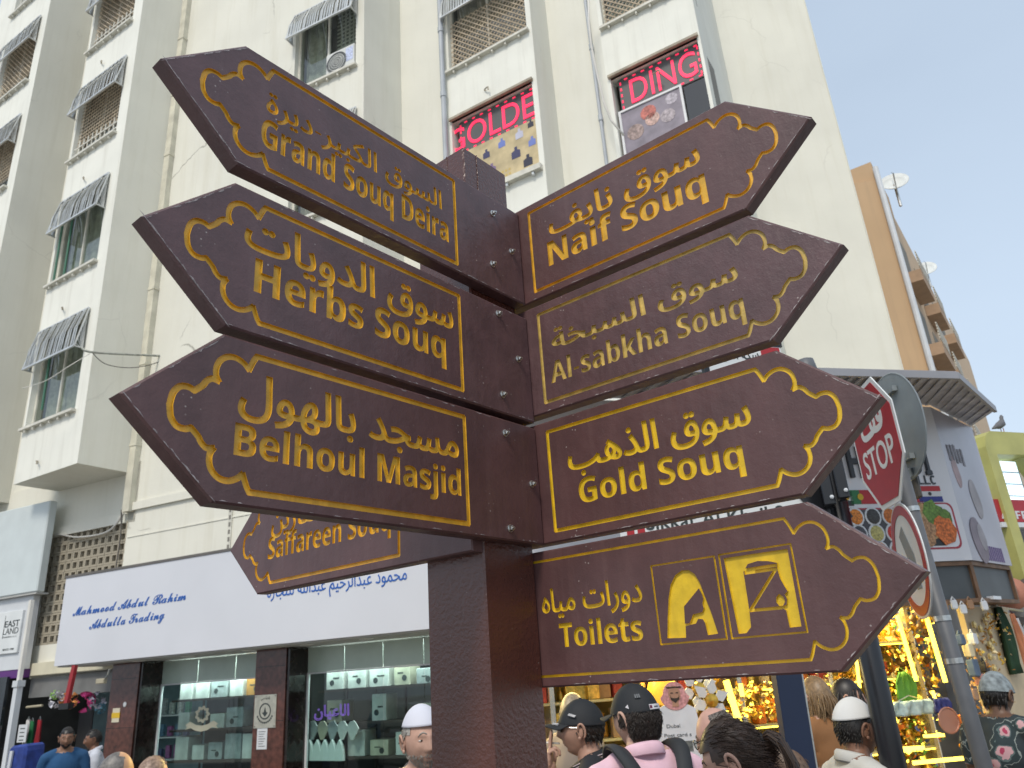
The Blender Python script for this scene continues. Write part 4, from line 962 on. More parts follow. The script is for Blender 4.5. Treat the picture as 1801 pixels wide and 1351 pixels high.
# paper flowers / balloons along the top
fl_c = [(.55, .55, .6), (.6, .25, .08), (.75, .08, .30), (.5, .5, .58), (.3, .5, .15), (.15, .35, .45)]
for i, (x, y, r, c) in enumerate(((102, 1232, .13, 0), (121, 1232, .13, 1), (149, 1235, .15, 2), (172, 1232, .13, 3), (97, 1222, .07, 4), (177, 1246, .08, 5))):
    p = at_rho(x, y, 14.6); mb = MB(); mm = mat('tissue_%d' % c, fl_c[c], rough=.8, var=.4, vscale=30)
    for k in range(26):
        d = Vector((rn.gauss(0, 1), rn.gauss(0, 1), rn.gauss(0, 1))).normalized(); e = d.orthogonal().normalized(); f = d.cross(e); q = p+d*r*.55
        mb.poly([q, q+(e+d*.8)*r*.5, q+d*r*.5, q+(f+d*.8)*r*.5], mm)
    nm = ['white speckled', 'orange', 'pink', 'lilac speckled', 'green', 'blue'][c]
    mb.build('tissue_flower', label='%s tissue flower hanging in the goods shop doorway' % nm, cat='paper flower')
# red sloping pole with black foot, dark board, hanging robes
a_ = at_rho(132, 1170, 13.1); b_ = at_rho(117, 1238, 13.1)
rp_ = thing('red_pole', b_, 'red sloping pole with a black foot hanging under the fascia corner', 'pole')
GB('pole', lambda b: b.beam(a_, b_, .07, .05, mat('red_paint', (.30, .015, .02), rough=.5), fr3.n), rp_)
GB('foot', lambda b: b.beam(b_+fr3.u*-.10+Z*-.03, b_+fr3.u*.10+Z*-.03, .08, .09, mat('black_plastic', (.015, .015, .016), rough=.5), fr3.n), rp_)
c0_ = fr3.px(130, 1320, -.5); c1_ = fr3.px(163, 1248, -.5)
GB('black_board', lambda b: b.fbox(fr3, c0_[0], c1_[0], c0_[1]-.4, c1_[1], -.55, -.5, mat('black_plastic', (.015, .015, .016), rough=.5)), label='tall black board standing behind the two men in the goods shop', cat='board', bevel=.02)
def robe(px, py, w, h, d, m, lab, cat='garment'):
    u, z = fr3.px(px, py, d); mb = MB(); n = 10; rows = 5; t = thing('hanging_garment', fr3.W(u, z-h, d), lab, cat); b0 = len(mb.v); i_ = mb.mi(m)
    for j in range(rows+1):
        for k in range(n+1):
            s = (k/n-.5); ww = w*(.55+.45*min(1, j/1.5)); mb.v.append(tuple(fr3.W(u+s*ww, z-h*j/rows, d+.03*math.sin(k*2.3+j*.3))))
    for j in range(rows):
        for k in range(n): mb.f.append((j*(n+1)+k, (j+1)*(n+1)+k, (j+1)*(n+1)+k+1, j*(n+1)+k+1)); mb.m.append(i_)
    o = mb.build('cloth', t, smooth=True); md = o.modifiers.new('thick', 'SOLIDIFY'); md.thickness = .01
    h_ = MB(); h_.tube([fr3.W(u-w*.3, z-.01, d), fr3.W(u, z+.05, d), fr3.W(u+w*.3, z-.01, d)], .006, steel, 5); h_.build('hanger', t); return t
robe(57, 1268, .09, .75, .0, mat('green_cloth', (.01, .12, .04), rough=.9, var=.2), 'dark green garment hanging left of the red one')
robe(70, 1266, .09, .75, .02, mat('red_cloth', (.25, .01, .02), rough=.9, var=.2), 'dark red garment hanging right of the green one')
robe(50, 1266, .09, .7, -.02, mat('pale_cloth', (.5, .5, .5), rough=.9, var=.2), 'pale garment hanging left of the green one')
u, z = fr3.px(60, 1243, .0); GB('hanging_rail', lambda b: b.tube([fr3.W(u-.2, z, .0), fr3.W(u+.22, z+.01, 0)], .02, mat('tan_plastic', (.4, .36, .26), rough=.5), 8), label='tan rail with the hanging garments left of the goods shop', cat='rail')
lf = thing('leaflet_board', fr3.W(fr3.px(38, 1300, .1)[0], fr3.px(38, 1310, .1)[1], .1), 'white printed leaflet behind the blue folded chair', 'leaflet')
q0 = fr3.px(30, 1306, .1); q1 = fr3.px(50, 1274, .1); GB('sheet', lambda b: b.fbox(fr3, q0[0], q1[0], q0[1], q1[1], .1, .11, metalw), lf)
for k in range(4): GB('text_line', lambda b: b.fbox(fr3, q0[0]+.05, q1[0]-.06, q1[1]-.07-.06*k, q1[1]-.055-.06*k, .11, .112, inkm), lf)
# blue cover on a folded stand
bl = mat('blue_canvas', (.02, .045, .22), rough=.8, var=.3, vscale=12)
bc = thing('blue_cover', at_rho(62, 1351, 11.5)*1, 'blue canvas cover over a folded stand at the goods shop', 'cover'); bc.location.z = 0
pT = at_rho(66, 1308, 11.5); pf_ = Frame((pT.x, pT.y), ST)
GB('canvas', lambda b: (b.prism([pf_.W(x, y, 0) for x, y in ((-.17, 0), (-.15, pT.z-.06), (-.12, pT.z), (.15, pT.z+.02), (.17, pT.z-.03), (.16, 0))], pf_.n*.25, bl)), bc, bevel=.03)
GB('strap', lambda b: b.beam(pf_.W(-.1, .3, .27), pf_.W(-.04, pT.z-.05, .27), .05, .02, metalw, pf_.n), bc)
# security camera and air unit on the column
cp_ = at_rho(180, 1198, 13.2); cm_ = thing('security_camera', cp_, 'beige security camera bracketed to the column corner', 'security camera')
GB('housing', lambda b: b.beam(cp_-fr3.u*.10, cp_+fr3.u*.06, .07, .07, mat('tan_plastic', (.4, .36, .26), rough=.5)), cm_, bevel=.008)
GB('bracket', lambda b: b.tube([cp_+fr3.u*.04, cp_+fr3.u*.1+Z*.08, cp_+fr3.u*.12+Z*.15], .012, steel, 6), cm_)
# ------------------------------------------------------------------ shop signs at the left edge of the photograph
LB = .36
uL0 = fr3.px(0, 960, LB)[0]-2.2; uR0 = fr3.px(76, 960, LB)[0]; zt_ = fr3.px(40, 891, LB)[1]; zb2 = fr3.px(30, 1046, LB)[1]
t = thing('blank_sign_box', fr3.W(uR0-1, zb2, LB), 'big blank pale sign box at the left edge above the EAST LAND sign', 'sign box')
GB('box', lambda b: b.fbox(fr3, uL0, uR0, zb2, zt_, .2, LB, mat('pale_blue_panel', (.56, .61, .61), rough=.4, var=.05)), t, bevel=.02)
GB('bottom_edge', lambda b: b.fbox(fr3, uL0, uR0-.02, zb2-.03, zb2-.003, .12, LB-.02, soff), t)
uR1 = fr3.px(50, 1110, LB-.1)[0]; z1b = fr3.px(20, 1190, LB-.1)[1]
t = thing('shop_sign', fr3.W(uR1-1, z1b, LB-.1), 'pale EAST LAND shop sign with a purple strip at the left edge', 'shop sign')
GB('box', lambda b: b.fbox(fr3, uL0, uR1, z1b+.11, zb2-.035, .14, LB-.1, metalw), t)
GB('purple_strip', lambda b: b.fbox(fr3, uL0, uR1-.03, z1b-.03, z1b+.108, .1, LB-.11, mat('purple_strip', (.10, .02, .16), rough=.5)), t)
q0 = fr3.px(-40, 1150, LB-.08); q1 = fr3.px(45, 1070, LB-.08)
GB('raised_panel', lambda b: b.fbox(fr3, q0[0], q1[0]-.03, q0[1]-.06, q1[1]-.02, LB-.1, LB-.06, mat('sign_white', (.66, .68, .68), rough=.4)), t, bevel=.006)
FT2 = lambda x, y, d: fr3.W(x, y, LB-.061+d)
def ltx(p0, p1, h, s, off=0, f=lambda s: s):
    a = fr3.px(*p0, LB-.06); b = fr3.px(*p1, LB-.06); return fit2d(f(s), a[0], b[0], a[1], a[1]+h, off, cap=True)
raised('lettering', [ltx((8, 1104), (33, 1104), .11, 'EAST', .012)], FT2, inkm, t, .004); raised('lettering', [ltx((5, 1117), (31, 1117), .11, 'LAND', .0)], FT2, inkm, t, .004)
raised('lettering', [ltx((4, 1123), (28, 1123), .025, 'TRADING L.L.C', .0)], FT2, inkm, t, .004); raised('lettering', [ltx((4, 1145), (24, 1144), .03, 'SINCE 1985', .02)], FT2, inkm, t, .004)
a = fr3.px(3, 1124, LB-.06); b = fr3.px(6, 1084, LB-.06); GB('rule', lambda m_: m_.fbox(fr3, a[0]+.01, a[0]+.018, a[1], b[1], LB-.061, LB-.057, inkm), t)
t = thing('dark_shop_window', fr3.W(uL0+2, 0, .3), 'dark shop window below the EAST LAND sign', 'shop window')
GB('glass', lambda b: b.fbox(fr3, uL0, gap0-.1, 0, z1b, .25, .3, mat('dark_glass', (.03, .035, .04), rough=.08, var=.4, vscale=2)), t)
pl_ = fr3.px(33, 1200, .5); pm_ = fr3.px(12, 1340, .5)
a_ = at_rho(33, 1204, 13.0); a2 = at_rho(33, 1204, 13.0); a2.z = 0
dp = thing('downpipe', a2, 'white square pipe running down from the EAST LAND sign to the pavement', 'pipe'); GB('shaft', lambda b: b.beam(a2, a_, .08, .08, metalw, fr3.n), dp); GB('collar', lambda b: b.beam(a_-Z*.03, a_+Z*.05, .11, .11, metalw, fr3.n), dp)
a3 = at_rho(46, 1120, 13.2); GB('riser', lambda b: b.beam(a_+Z*.05, a3+Z*.5, .05, .05, cable_w, fr3.n), dp)
# ------------------------------------------------------------------ corner shop with the photo fascia (right)
RC = at_rho(1711, 985, 8.2); FrR = Frame((RC.x, RC.y), 75.0); FrC = Frame((RC.x, RC.y), 45.0)
SB = RC.z; STp = FrR.px(1640, 716)[1]; SZ = 2.22
UL = FrR.px(820, 1150)[0]
sign_w = mat('printed_white_sheet', (.66, .66, .69), rough=.35, var=.05, vscale=1.5); dkt = mat('charcoal_letter', (.04, .045, .055), rough=.5)
cs = thing('corner_shop', FrR.W(-2, 0, 0), 'single storey corner shop with white printed fascia and grey metal eaves', 'shop')
GB('fascia', lambda b: b.fbox(FrR, UL, 0, SB, STp, -.25, 0, sign_w), cs)
GB('corner_fascia', lambda b: b.fbox(FrC, .001, 1.25, SB, STp, -.25, 0, mat('printed_mauve_sheet', (.42, .41, .46), rough=.35, var=.12, vscale=1.5)), cs)
wood = mat('brown_frame_wood', (.16, .09, .05), rough=.6, var=.3, vscale=10); slate = mat('slate_panel', (.075, .085, .09), rough=.5, var=.15)
for nm, f_, a, b in (('shutter_box', FrR, -3.4, -.03), ('shutter_box', FrC, .03, 1.2)):
    GB(nm, lambda m_: m_.fbox(f_, a, b, SZ+.03, SB-.04, -.25, -.05, slate), cs)
    for z in (SZ, SB-.04): GB('box_rail', lambda m_: m_.fbox(f_, a-.03, b+.03, z-.0, z+.035, -.25, -.02, wood), cs)
    GB('box_post', lambda m_: m_.fbox(f_, b-.0, b+.035, SZ+.035, SB-.041, -.25, -.02, wood), cs)
GB('lintel', lambda m_: m_.fbox(FrR, UL, -3.45, SZ, SB, -.25, -.05, wood), cs)
# eaves: sloping corrugated roof standing out all round, seen from below
zw = STp+.02; ze = FrR.px(1600, 667, 1.35)[1]; EO = 1.35
roofm = mat('grey_roof_sheet', (.36, .35, .37), rough=.5, var=.25, vscale=5, streak=.4, streakcol=(.1, .1, .1))
rm = MB(); b1_ = FrR.W(UL, zw, 0); c1 = FrR.W(0, zw, 0); e1_ = FrR.W(UL, ze, EO)
ang = R(15); # mitre at the corner between the two faces
def eoff(fr, u, d, z): return fr.W(u, z, d)
cor = at_rho(1684, 663, 6.9)
rm.prism([eoff(FrR, UL, 0, zw), eoff(FrR, 0, 0, zw), cor, eoff(FrR, UL, EO, ze)], Z*.05, roofm)
end_w = FrC.W(1.25, zw, 0); end_e = at_rho(1750, 722, 8.35)
rm.prism([FrC.W(0, zw, 0), end_w, end_e, cor], Z*.05, roofm); rm.build('eaves', cs)
n = 40
rb = MB()
for i in range(n):
    q_ = (i+.5)/n; rb.beam(b1_.lerp(c1, q_)+FrR.n*.02-Z*.008, e1_.lerp(cor, q_)-Z*.008, .03, .010, roofm)
for i in range(7):
    s = (i+.5)/7; rb.beam(FrC.W(1.25*s, zw-.008, .02), cor.lerp(end_e, s)-Z*.008, .03, .010, roofm)
tag(rb.build('corrugation', cs), kind='stuff')
GB('fascia_cap', lambda m_: m_.beam(eoff(FrR, UL, EO+.02, ze+.01), cor+Z*.01, .03, .06, mat('grey_trim', (.28, .28, .30), rough=.5)), cs)
GB('fascia_cap', lambda m_: m_.beam(cor+Z*.01, end_e+Z*.01, .03, .06, mat('grey_trim', (.28, .28, .30), rough=.5)), cs)
GB('parapet', lambda m_: m_.fbox(FrR, UL, -.4, STp, STp+.3, -1.2, -.3, wallw), cs)
PR = lambda x, y, d: FrR.W(x, y, .001+d)
def rtx(p0, p1, h, s, off=0., f=bold):
    a = FrR.px(*p0); b = FrR.px(*p1); return fit2d(f(s), a[0], b[0], a[1], a[1]+h, off, cap=True)
hh = FrR.px(1497, 786)[1]-FrR.px(1505, 841)[1]
raised('lettering', [rtx((1466, 843), (1490, 841), hh, 'T', .0)], PR, dkt, cs, .03); raised('lettering', [rtx((1495, 841), (1520, 838), hh, 'H', .0)], PR, dkt, cs, .03); raised('lettering', [rtx((1596, 838), (1622, 836), hh*.9, 'D', .0)], PR, dkt, cs, .03); raised('lettering', [rtx((1628, 836), (1637, 835), hh*.9, 'I', .0)], PR, dkt, cs, .03)
raised('lettering', [rtx((1545, 853), (1644, 846), .085, 'TRADING L.L.C', .0)], PR, dkt, cs, .008)
# flags
fcol = {'r': (.42, .015, .02), 'g': (.02, .16, .05), 'w': (.6, .6, .6), 'b': (.02, .03, .22), 'k': (.02, .02, .02), 'y': (.6, .4, .02)}
def flag(x0, x1, ty, by, kind, lab):
    a = FrR.px(x0, by); b = FrR.px(x1, ty); w_ = b[0]-a[0]; h_ = b[1]-a[1]
    t = thing('printed_flag', FrR.W(a[0], a[1], .004), lab, 'flag', 'flags printed on the corner shop fascia')
    for (u0, u1, v0, v1, c) in kind:
        GB('stripe', lambda m_: m_.fbox(FrR, a[0]+w_*u0, a[0]+w_*u1, a[1]+h_*v0, a[1]+h_*v1, .0, .008, mat('flag_'+c, fcol[c], rough=.5)), t)
    return t, a, w_, h_
t, a, w_, h_ = flag(1497, 1542, 862, 887, [(0, .35, 0, 1, 'g'), (.35, 1, 0, 1, 'r')], 'green and red flag with a yellow crest left of the stop sign')
GB('crest', lambda m_: m_.lathe(FrR.W(a[0]+w_*.35, a[1]+h_*.5, .008), [(h_*.24, 0), (h_*.24, .004)], mat('flag_y', fcol['y']), 12, axis=FrR.n), t)
flag(1478, 1496, 864, 890, [(0, 1, .66, 1, 'k'), (0, 1, .33, .66, 'w'), (0, 1, 0, .33, 'k')], 'black and white striped flag beside the black pole')
flag(1597, 1616, 856, 884, [(0, .5, 0, 1, 'w'), (.5, 1, 0, 1, 'r')], 'white and red flag right of the grey sign pole')
t, a, w_, h_ = flag(1617, 1651, 855, 883, [(0, 1, .66, 1, 'r'), (0, 1, .33, .66, 'w'), (0, 1, 0, .33, 'b')], 'red white and blue striped flag near the fascia corner')
GB('crest', lambda m_: m_.lathe(FrR.W(a[0]+w_*.5, a[1]+h_*.5, .008), [(h_*.12, 0), (h_*.12, .004)], mat('flag_k', fcol['k']), 10, axis=FrR.n), t)
redl = mat('red_outline', (.35, .03, .05), rough=.5)
rn = random.Random(21)
def food(x0, x1, y0, y1, kind, lab):
    a = FrR.px(x0, y1); b = FrR.px(x1, y0); w_, h_ = b[0]-a[0], b[1]-a[1]
    t = thing('food_picture', FrR.W(a[0], a[1], .004), lab, 'picture', 'food pictures on the corner shop fascia')
    r = .1*w_; P = []
    for cx_, cy_, a0_ in ((w_-r, h_-r, 0), (r, h_-r, 90), (r, r, 180), (w_-r, r, 270)):
        for k in range(5): an = R(a0_+k*22.5); P.append((a[0]+cx_+r*math.cos(an), a[1]+cy_+r*math.sin(an)))
    GB('red_border', lambda m_: m_.prism([FrR.W(x, y, .006) for x, y in P], -FrR.n*.006, redl), t)
    cx_ = a[0]+w_/2; cy_ = a[1]+h_/2
    bgc = mat('dark_bowls', (.05, .05, .06), rough=.5) if kind == 'bowls' else sign_w
    GB('ground', lambda m_: m_.prism([FrR.W(cx_+(x-cx_)*.93, cy_+(y-cy_)*.93, .008) for x, y in P], -FrR.n*.002, bgc), t)
    if kind == 'bowls':
        cc = [(.6, .2, .03), (.05, .05, .05), (.5, .15, .03), (.06, .06, .07), (.42, .38, .14), (.45, .04, .03), (.05, .05, .05), (.6, .22, .05), (.3, .1, .05)]
        for i in range(9):
            u = a[0]+w_*(.18+.32*(i % 3)); z = a[1]+h_*(.83-.33*(i//3)); m_c = mat('food_%d' % i, cc[i], rough=.6, var=.5, vscale=60, bump=1, bscale=90)
            GB('bowl', lambda m_: (m_.lathe(FrR.W(u, z, .008), [(w_*.155, 0), (w_*.15, .004)], metalw, 16, axis=FrR.n), m_.lathe(FrR.W(u, z, .012), [(w_*.125, 0), (w_*.09, .008), (0, .012)], m_c, 12, axis=FrR.n)), t)
    else:
        blobs = [(.38, .62, .26, (.42, .26, .12)), (.58, .55, .24, (.45, .3, .14)), (.62, .78, .17, (.12, .22, .04)), (.78, .66, .13, (.1, .18, .03)), (.75, .40, .19, (.55, .14, .03)), (.4, .38, .2, (.36, .2, .1)), (.28, .8, .14, (.45, .32, .16))]
        GB('plate', lambda m_: m_.fbox(FrR, a[0]+w_*.2, a[0]+w_*.72, a[1]+h_*.07, a[1]+h_*.26, .008, .012, mat('flag_k', fcol['k'])), t)
        for i, (fx, fy, r_, c) in enumerate(blobs):
            m_c = mat('dish_%d' % i, c, rough=.6, var=.6, vscale=45, bump=1, bscale=70); ns = 14
            P2 = [FrR.W(a[0]+w_*fx+r_*w_*(1+rn.uniform(-.2, .2))*math.cos(k*6.283/ns), a[1]+h_*fy+r_*w_*(1+rn.uniform(-.2, .2))*math.sin(k*6.283/ns), .0125+.0015*i) for k in range(ns)]
            GB('food', lambda m_: m_.prism(P2, -FrR.n*.0012, m_c), t)
food(1504, 1577, 893, 986, 'bowls', 'framed picture of nine food bowls left of the grey sign pole')
food(1590, 1672, 884, 968, 'dish', 'framed picture of a noodle dish right of the grey sign pole')
food(1438, 1497, 896, 990, 'dish', 'framed food picture mostly behind the black pole')
# portrait print on the chamfered corner: plain soft shapes only
for i, (x, y, rx, rz, c, nm) in enumerate(((1682, 830, .09, .16, (.33, .22, .22), 'oval'), (1716, 878, .13, .20, (.30, .27, .28), 'oval'), (1722, 950, .19, .22, (.19, .15, .18), 'oval'), (1726, 945, .1, .13, (.30, .27, .29), 'oval'))):
    u, z = FrC.px(x, y); u = min(max(u, rx+.01), 1.22-rx)
    GB('faded_print', lambda m_: m_.prism([FrC.W(u+rx*math.cos(k*.3142)*(1-.15*math.sin(k*.6)), z+rz*math.sin(k*.3142), .003+.002*i) for k in range(20)], -FrC.n*.002, mat('faded_print_%d' % i, c, rough=.5, var=.25, vscale=6)), cs)
for k_ in range(5): GB('worn_print', lambda m_: m_.fbox(FrC, .14+.1*k_, .20+.1*k_, STp-.52+.02*(k_ % 2), STp-.36+.015*(k_ % 3), .001, .005, mat('worn_dark_print', (.16, .15, .17), rough=.6, var=.5, vscale=15)), cs)
for i in range(9): GB('purple_fringe', lambda m_: m_.fbox(FrC, .5+.06*i, .53+.06*i, SB+.02, SB+.16, .001, .006, mat('purple_print', (.16, .11, .25), rough=.5)), cs)
# interior: deep warm lit room
warm = mat('warm_wall', (.68, .50, .14), rough=.7, var=.15); IN = -1.15
GB('back_wall', lambda m_: m_.fbox(FrR, UL, -.2, 0, SZ+.2, IN-.1, IN, warm), cs)
GB('shop_floor', lambda m_: m_.fbox(FrR, UL, -.2, .0, .06, IN, -.05, mat('tile_floor', (.3, .28, .25), rough=.3)), cs)
GB('shop_ceiling', lambda m_: m_.fbox(FrR, UL, -.2, SZ+.2, SZ+.25, IN, -.26, mat('shop_ceiling', (.3, .3, .29), rough=.8)), cs)
peg = mat('peg_panel', (.50, .40, .26), rough=.7, var=.12)
GB('display_wall', lambda m_: m_.fbox(FrC, .02, 1.45, 0, SZ-.02, -.25, -.2, peg), cs)
yel = mat('led_strip', (.9, .7, .1), rough=.4, emit=(1, .74, .08), estr=3.2)
def strip(x0, y0, x1, y1, lab, d=-.35, w=.035, top=False):
    a = FrR.px(x0, y0, d); b = FrR.px(x1, y1, d)
    GB('led_strip', lambda m_: m_.beam(FrR.W(a[0], a[1], d), FrR.W(b[0], b[1], d), w, .02, yel, FrR.n), label=lab, cat='led strip', group='yellow led strips of the lit shop')
strip(1622, 1060, 1663, 1200, 'tall yellow light strip just left of the grey pole'); strip(1578, 1082, 1612, 1198, 'yellow light strip broken by brass goods', w=.028)
strip(1640, 1215, 1655, 1262, 'short yellow light strip beside the grey pole foot', w=.02)
strip(1586, 1317, 1625, 1315, 'upper short horizontal yellow light strip low in the shop', w=.03); strip(1606, 1342, 1712, 1332, 'lowest long horizontal yellow light strip in the shop', w=.03)
strip(1625, 1295, 1660, 1293, 'small horizontal yellow strip above the lower ones', w=.025)
strip(1277, 1197, 1300, 1270, 'yellow light strip right of the cut-out figure', w=.05); strip(1302, 1203, 1306, 1225, 'short yellow strip above the gold bottles', w=.03)
strip(1400, 1195, 1425, 1240, 'yellow strip right of the blue post', w=.02); strip(1505, 1150, 1512, 1210, 'yellow strip left of the black pole', w=.02)
uz = FrR.px(1270, 1250, IN)[0]
for z in (1.95, 1.65, 1.35, 1.05, .75): GB('shelf_light', lambda m_: m_.fbox(FrR, uz, -.36, z-.034, z-.022, IN+.52, IN+.545, yel), cs)
for i, u in enumerate((-1.0, -2.4, -3.8, -5.2)):      # the shop's lit ceiling lamps
    al = bpy.data.lights.new('ceiling_lamp', 'AREA'); al.energy = 60; al.size = 1.2; al.size_y = .35; al.shape = 'RECTANGLE'; al.color = (1, .76, .26)
    ao = bpy.data.objects.new('ceiling_lamp', al); COL.objects.link(ao); ao.location = FrR.W(u, SZ+.17, -.6); ao.rotation_euler = (R(-20), 0, math.atan2(FrR.u.y, FrR.u.x))
for z in (.45, .75, 1.05, 1.35, 1.65, 1.95):
    GB('shelf', lambda m_: m_.fbox(FrR, UL+.1, -.35, z-.02, z, IN+.02, IN+.55, mat('glass_shelf', (.45, .40, .2), rough=.2, var=.1)), cs)
for u in [q_ for q_ in (-.35, -1.3, -2.2, -3.1, -3.9, -4.8, -5.6) if q_ > UL+.1]: GB('upright', lambda m_: m_.fbox(FrR, u-.02, u+.02, .06, SZ+.1, IN+.02, IN+.56, mat('chrome_post', (.6, .58, .5), rough=.25, metal=.8)), cs)
tan_ = mat('tan_leather', (.30, .17, .09), rough=.5, var=.3)
brass = mat('brass', (.62, .38, .07), rough=.3, metal=.9, var=.3, vscale=20); amber = mat('amber_glass', (.45, .20, .02), rough=.15, var=.4, vscale=20)
kraft = mat('kraft_box', (.42, .26, .11), rough=.7, var=.25, vscale=14); red_b = mat('red_box', (.4, .05, .03), rough=.5); dkbr = mat('dark_brown_goods', (.10, .05, .025), rough=.5, var=.4, vscale=20); cr_b = mat('cream_goods', (.6, .5, .3), rough=.6, var=.2); grn_b = mat('green_goods', (.10, .30, .05), rough=.6); blu_b = mat('blue_goods', (.05, .10, .35), rough=.6); orange_b = mat('orange_goods', (.6, .16, .02), rough=.6)
gl0 = mat('gilt_foil', (.65, .44, .08), rough=.28, metal=.6, var=.4, vscale=30)
def bottle(mb, p, h, m_):
    r = h*.2; mb.lathe(p, [(r, 0), (r*1.05, h*.1), (r*1.05, h*.5), (r*.35, h*.66), (r*.35, h*.82), (r*.5, h*.84), (r*.5, h), (0, h)], m_, 10)
def lampy(mb, p, h, m_):
    r = h*.3; mb.lathe(p, [(r*.7, 0), (r*.3, h*.12), (r*.25, h*.2), (r, h*.4), (r*1.05, h*.5), (r*.8, h*.68), (r*.2, h*.78), (r*.15, h*.92), (0, h)], m_, 12)
def box_(mb, p, h, m_):
    w_ = min(.11, h*rn.uniform(.45, .8)); mb.fbox(Frame((p.x, p.y), 75+rn.uniform(-8, 8)), -w_/2, w_/2, p.z, p.z+h, -.06, .04, m_)
KND = {'bottle': (bottle, [(amber, 'amber'), (brass, 'brass'), (gl0, 'gilt'), (brass, 'brass'), (cr_b, 'cream'), (blu_b, 'blue')]), 'lamp': (lampy, [(brass, 'brass'), (dkbr, 'dark bronze')]), 'box': (box_, [(kraft, 'brown'), (kraft, 'brown'), (cr_b, 'cream'), (gl0, 'gilt'), (dkbr, 'dark'), (orange_b, 'orange'), (kraft, 'brown'), (red_b, 'red')])}
zn = [('behind the smoking man', UL+.1, FrR.px(1080, 1250, IN)[0], ['box', 'box', 'box', 'bottle']), ('left of the blue post', FrR.px(1080, 1250, IN)[0], FrR.px(1385, 1250, IN)[0], ['bottle', 'bottle', 'lamp', 'box']), ('right of the blue post', FrR.px(1385, 1250, IN)[0], FrR.px(1560, 1250, IN)[0], ['lamp', 'bottle', 'lamp', 'box']), ('right of the black pole', FrR.px(1560, 1250, IN)[0], -.35, ['lamp', 'lamp', 'box', 'bottle'])]
ORD = 'first second third fourth fifth sixth seventh eighth ninth tenth eleventh twelfth thirteenth fourteenth fifteenth sixteenth seventeenth eighteenth nineteenth twentieth twenty-first twenty-second twenty-third twenty-fourth twenty-fifth twenty-sixth'.split()
ordn = {1.95: 'top', 1.65: 'second', 1.35: 'third', 1.05: 'fourth', .75: 'fifth', .45: 'sixth'}
for zi, (wh, u0, u1, kinds) in enumerate(zn):
    for z in (1.95, 1.65, 1.35, 1.05, .75):
        u = u0+.06; cnt = 0
        while u < u1-.05:
            k = rn.choice(kinds); fn, ms = KND[k]; mi_, nm = rn.choice(ms); h = rn.uniform(.11, .24)
            p = FrR.W(u, z+.001, IN+.40+rn.uniform(-.08, .1))
            GB({'bottle': 'bottle', 'lamp': 'metal_lamp', 'box': 'goods_box'}[k], lambda m_: fn(m_, p, h, mi_), smooth=(k != 'box'), bevel=.004 if k == 'box' else 0,
               label='%s %s, %s from left on the %s shelf %s' % (nm, {'bottle': 'bottle', 'lamp': 'lamp', 'box': 'box'}[k], ORD[cnt], ordn[z], wh), cat={'bottle': 'bottle', 'lamp': 'lamp', 'box': 'box'}[k], group='goods on the lit shelves of the corner shop')
            u += rn.uniform(.075, .13); cnt += 1
# brass lamps hanging as a cluster, green and blue scarves, tag shapes at the opening
for i in range(26):
    x = 1590+rn.uniform(-18, 40)+i*.9; y = 1090+i*5.2; p = at_rho(x, y, 8.3+rn.uniform(-.1, .3)); s = rn.uniform(.08, .15)
    nm = (brass, 'gold')if i % 2 else (dkbr, 'dark')
    GB('hanging_ornament', lambda m_: (lampy(m_, p, s, nm[0]), m_.tube([p+Z*s, p+Z*(s+.05)], .002, brass, 4)), smooth=True, label='%s metal ornament, %s from top of the hanging cluster by the grey pole' % (nm[1], ORD[i]), cat='ornament', group='metal ornaments hanging in a cluster')
def drape(x, y, rho, w, h, m_, lab, az=75, cat='scarf', nm='scarf', taper=.6):
    p = at_rho(x, y, rho); f_ = Frame((p.x, p.y), az); mb = MB(); n = 10; rows = 6; t = thing(nm, p-Z*h, lab, cat); i_ = mb.mi(m_)
    for j in range(rows+1):
        for k in range(n+1):
            s = k/n-.5; mb.v.append(tuple(f_.W(s*w*(taper+(1-taper)*min(1, j/2)), p.z-h*j/rows, .03*math.sin(k*1.9+j*.5)+.02)))
    for j in range(rows):
        for k in range(n): mb.f.append((j*(n+1)+k, (j+1)*(n+1)+k, (j+1)*(n+1)+k+1, j*(n+1)+k+1)); mb.m.append(i_)
    o = mb.build('cloth', t, smooth=True); md = o.modifiers.new('thick', 'SOLIDIFY'); md.thickness = .008
    hk_ = MB(); hk_.tube([p-f_.u*w*.3, p+Z*.04, p+f_.u*w*.3], .005, steel, 5); hk_.build('hanger', t); return t
drape(1583, 1182, 8.2, .2, .25, grn_b, 'bright green scarf hanging right of the black pole', taper=.3)
drape(1600, 1232, 8.0, .42, .12, mat('pale_aqua_cloth', (.4, .52, .5), rough=.8, var=.3, vscale=20), 'pale aqua folded cloth below the green scarf', taper=.9)
drape(1650, 1228, 8.0, .16, .12, mat('navy_goods', (.02, .03, .15), rough=.7), 'navy cloth bundle beside the grey pole', taper=.9)
drape(1505, 1225, 8.0, .1, .3, cr_b, 'cream cloth hanging left of the black pole', taper=.7)
rd = at_rho(1668, 1267, 7.8)
t = thing('round_ornament', rd, 'round filigree disc with orange tassel by the grey pole', 'ornament')
GB('ring', lambda m_: m_.lathe(rd, [(.10, 0), (.105, .008), (.095, .012), (.09, .004)], mat('copper', (.45, .22, .15), rough=.4, metal=.6), 24, axis=FrR.n), t)
for k in range(8): GB('petal', lambda m_: m_.beam(rd, rd+(FrR.u*math.cos(k*.785)+Z*math.sin(k*.785))*.095, .016, .004, mat('copper', (.45, .22, .15)), FrR.n), t)
GB('tassel', lambda m_: m_.tube([rd+FrR.u*.12+Z*.03, rd+FrR.u*.15-Z*.10], [.03, .04], orange_b, 8), t)
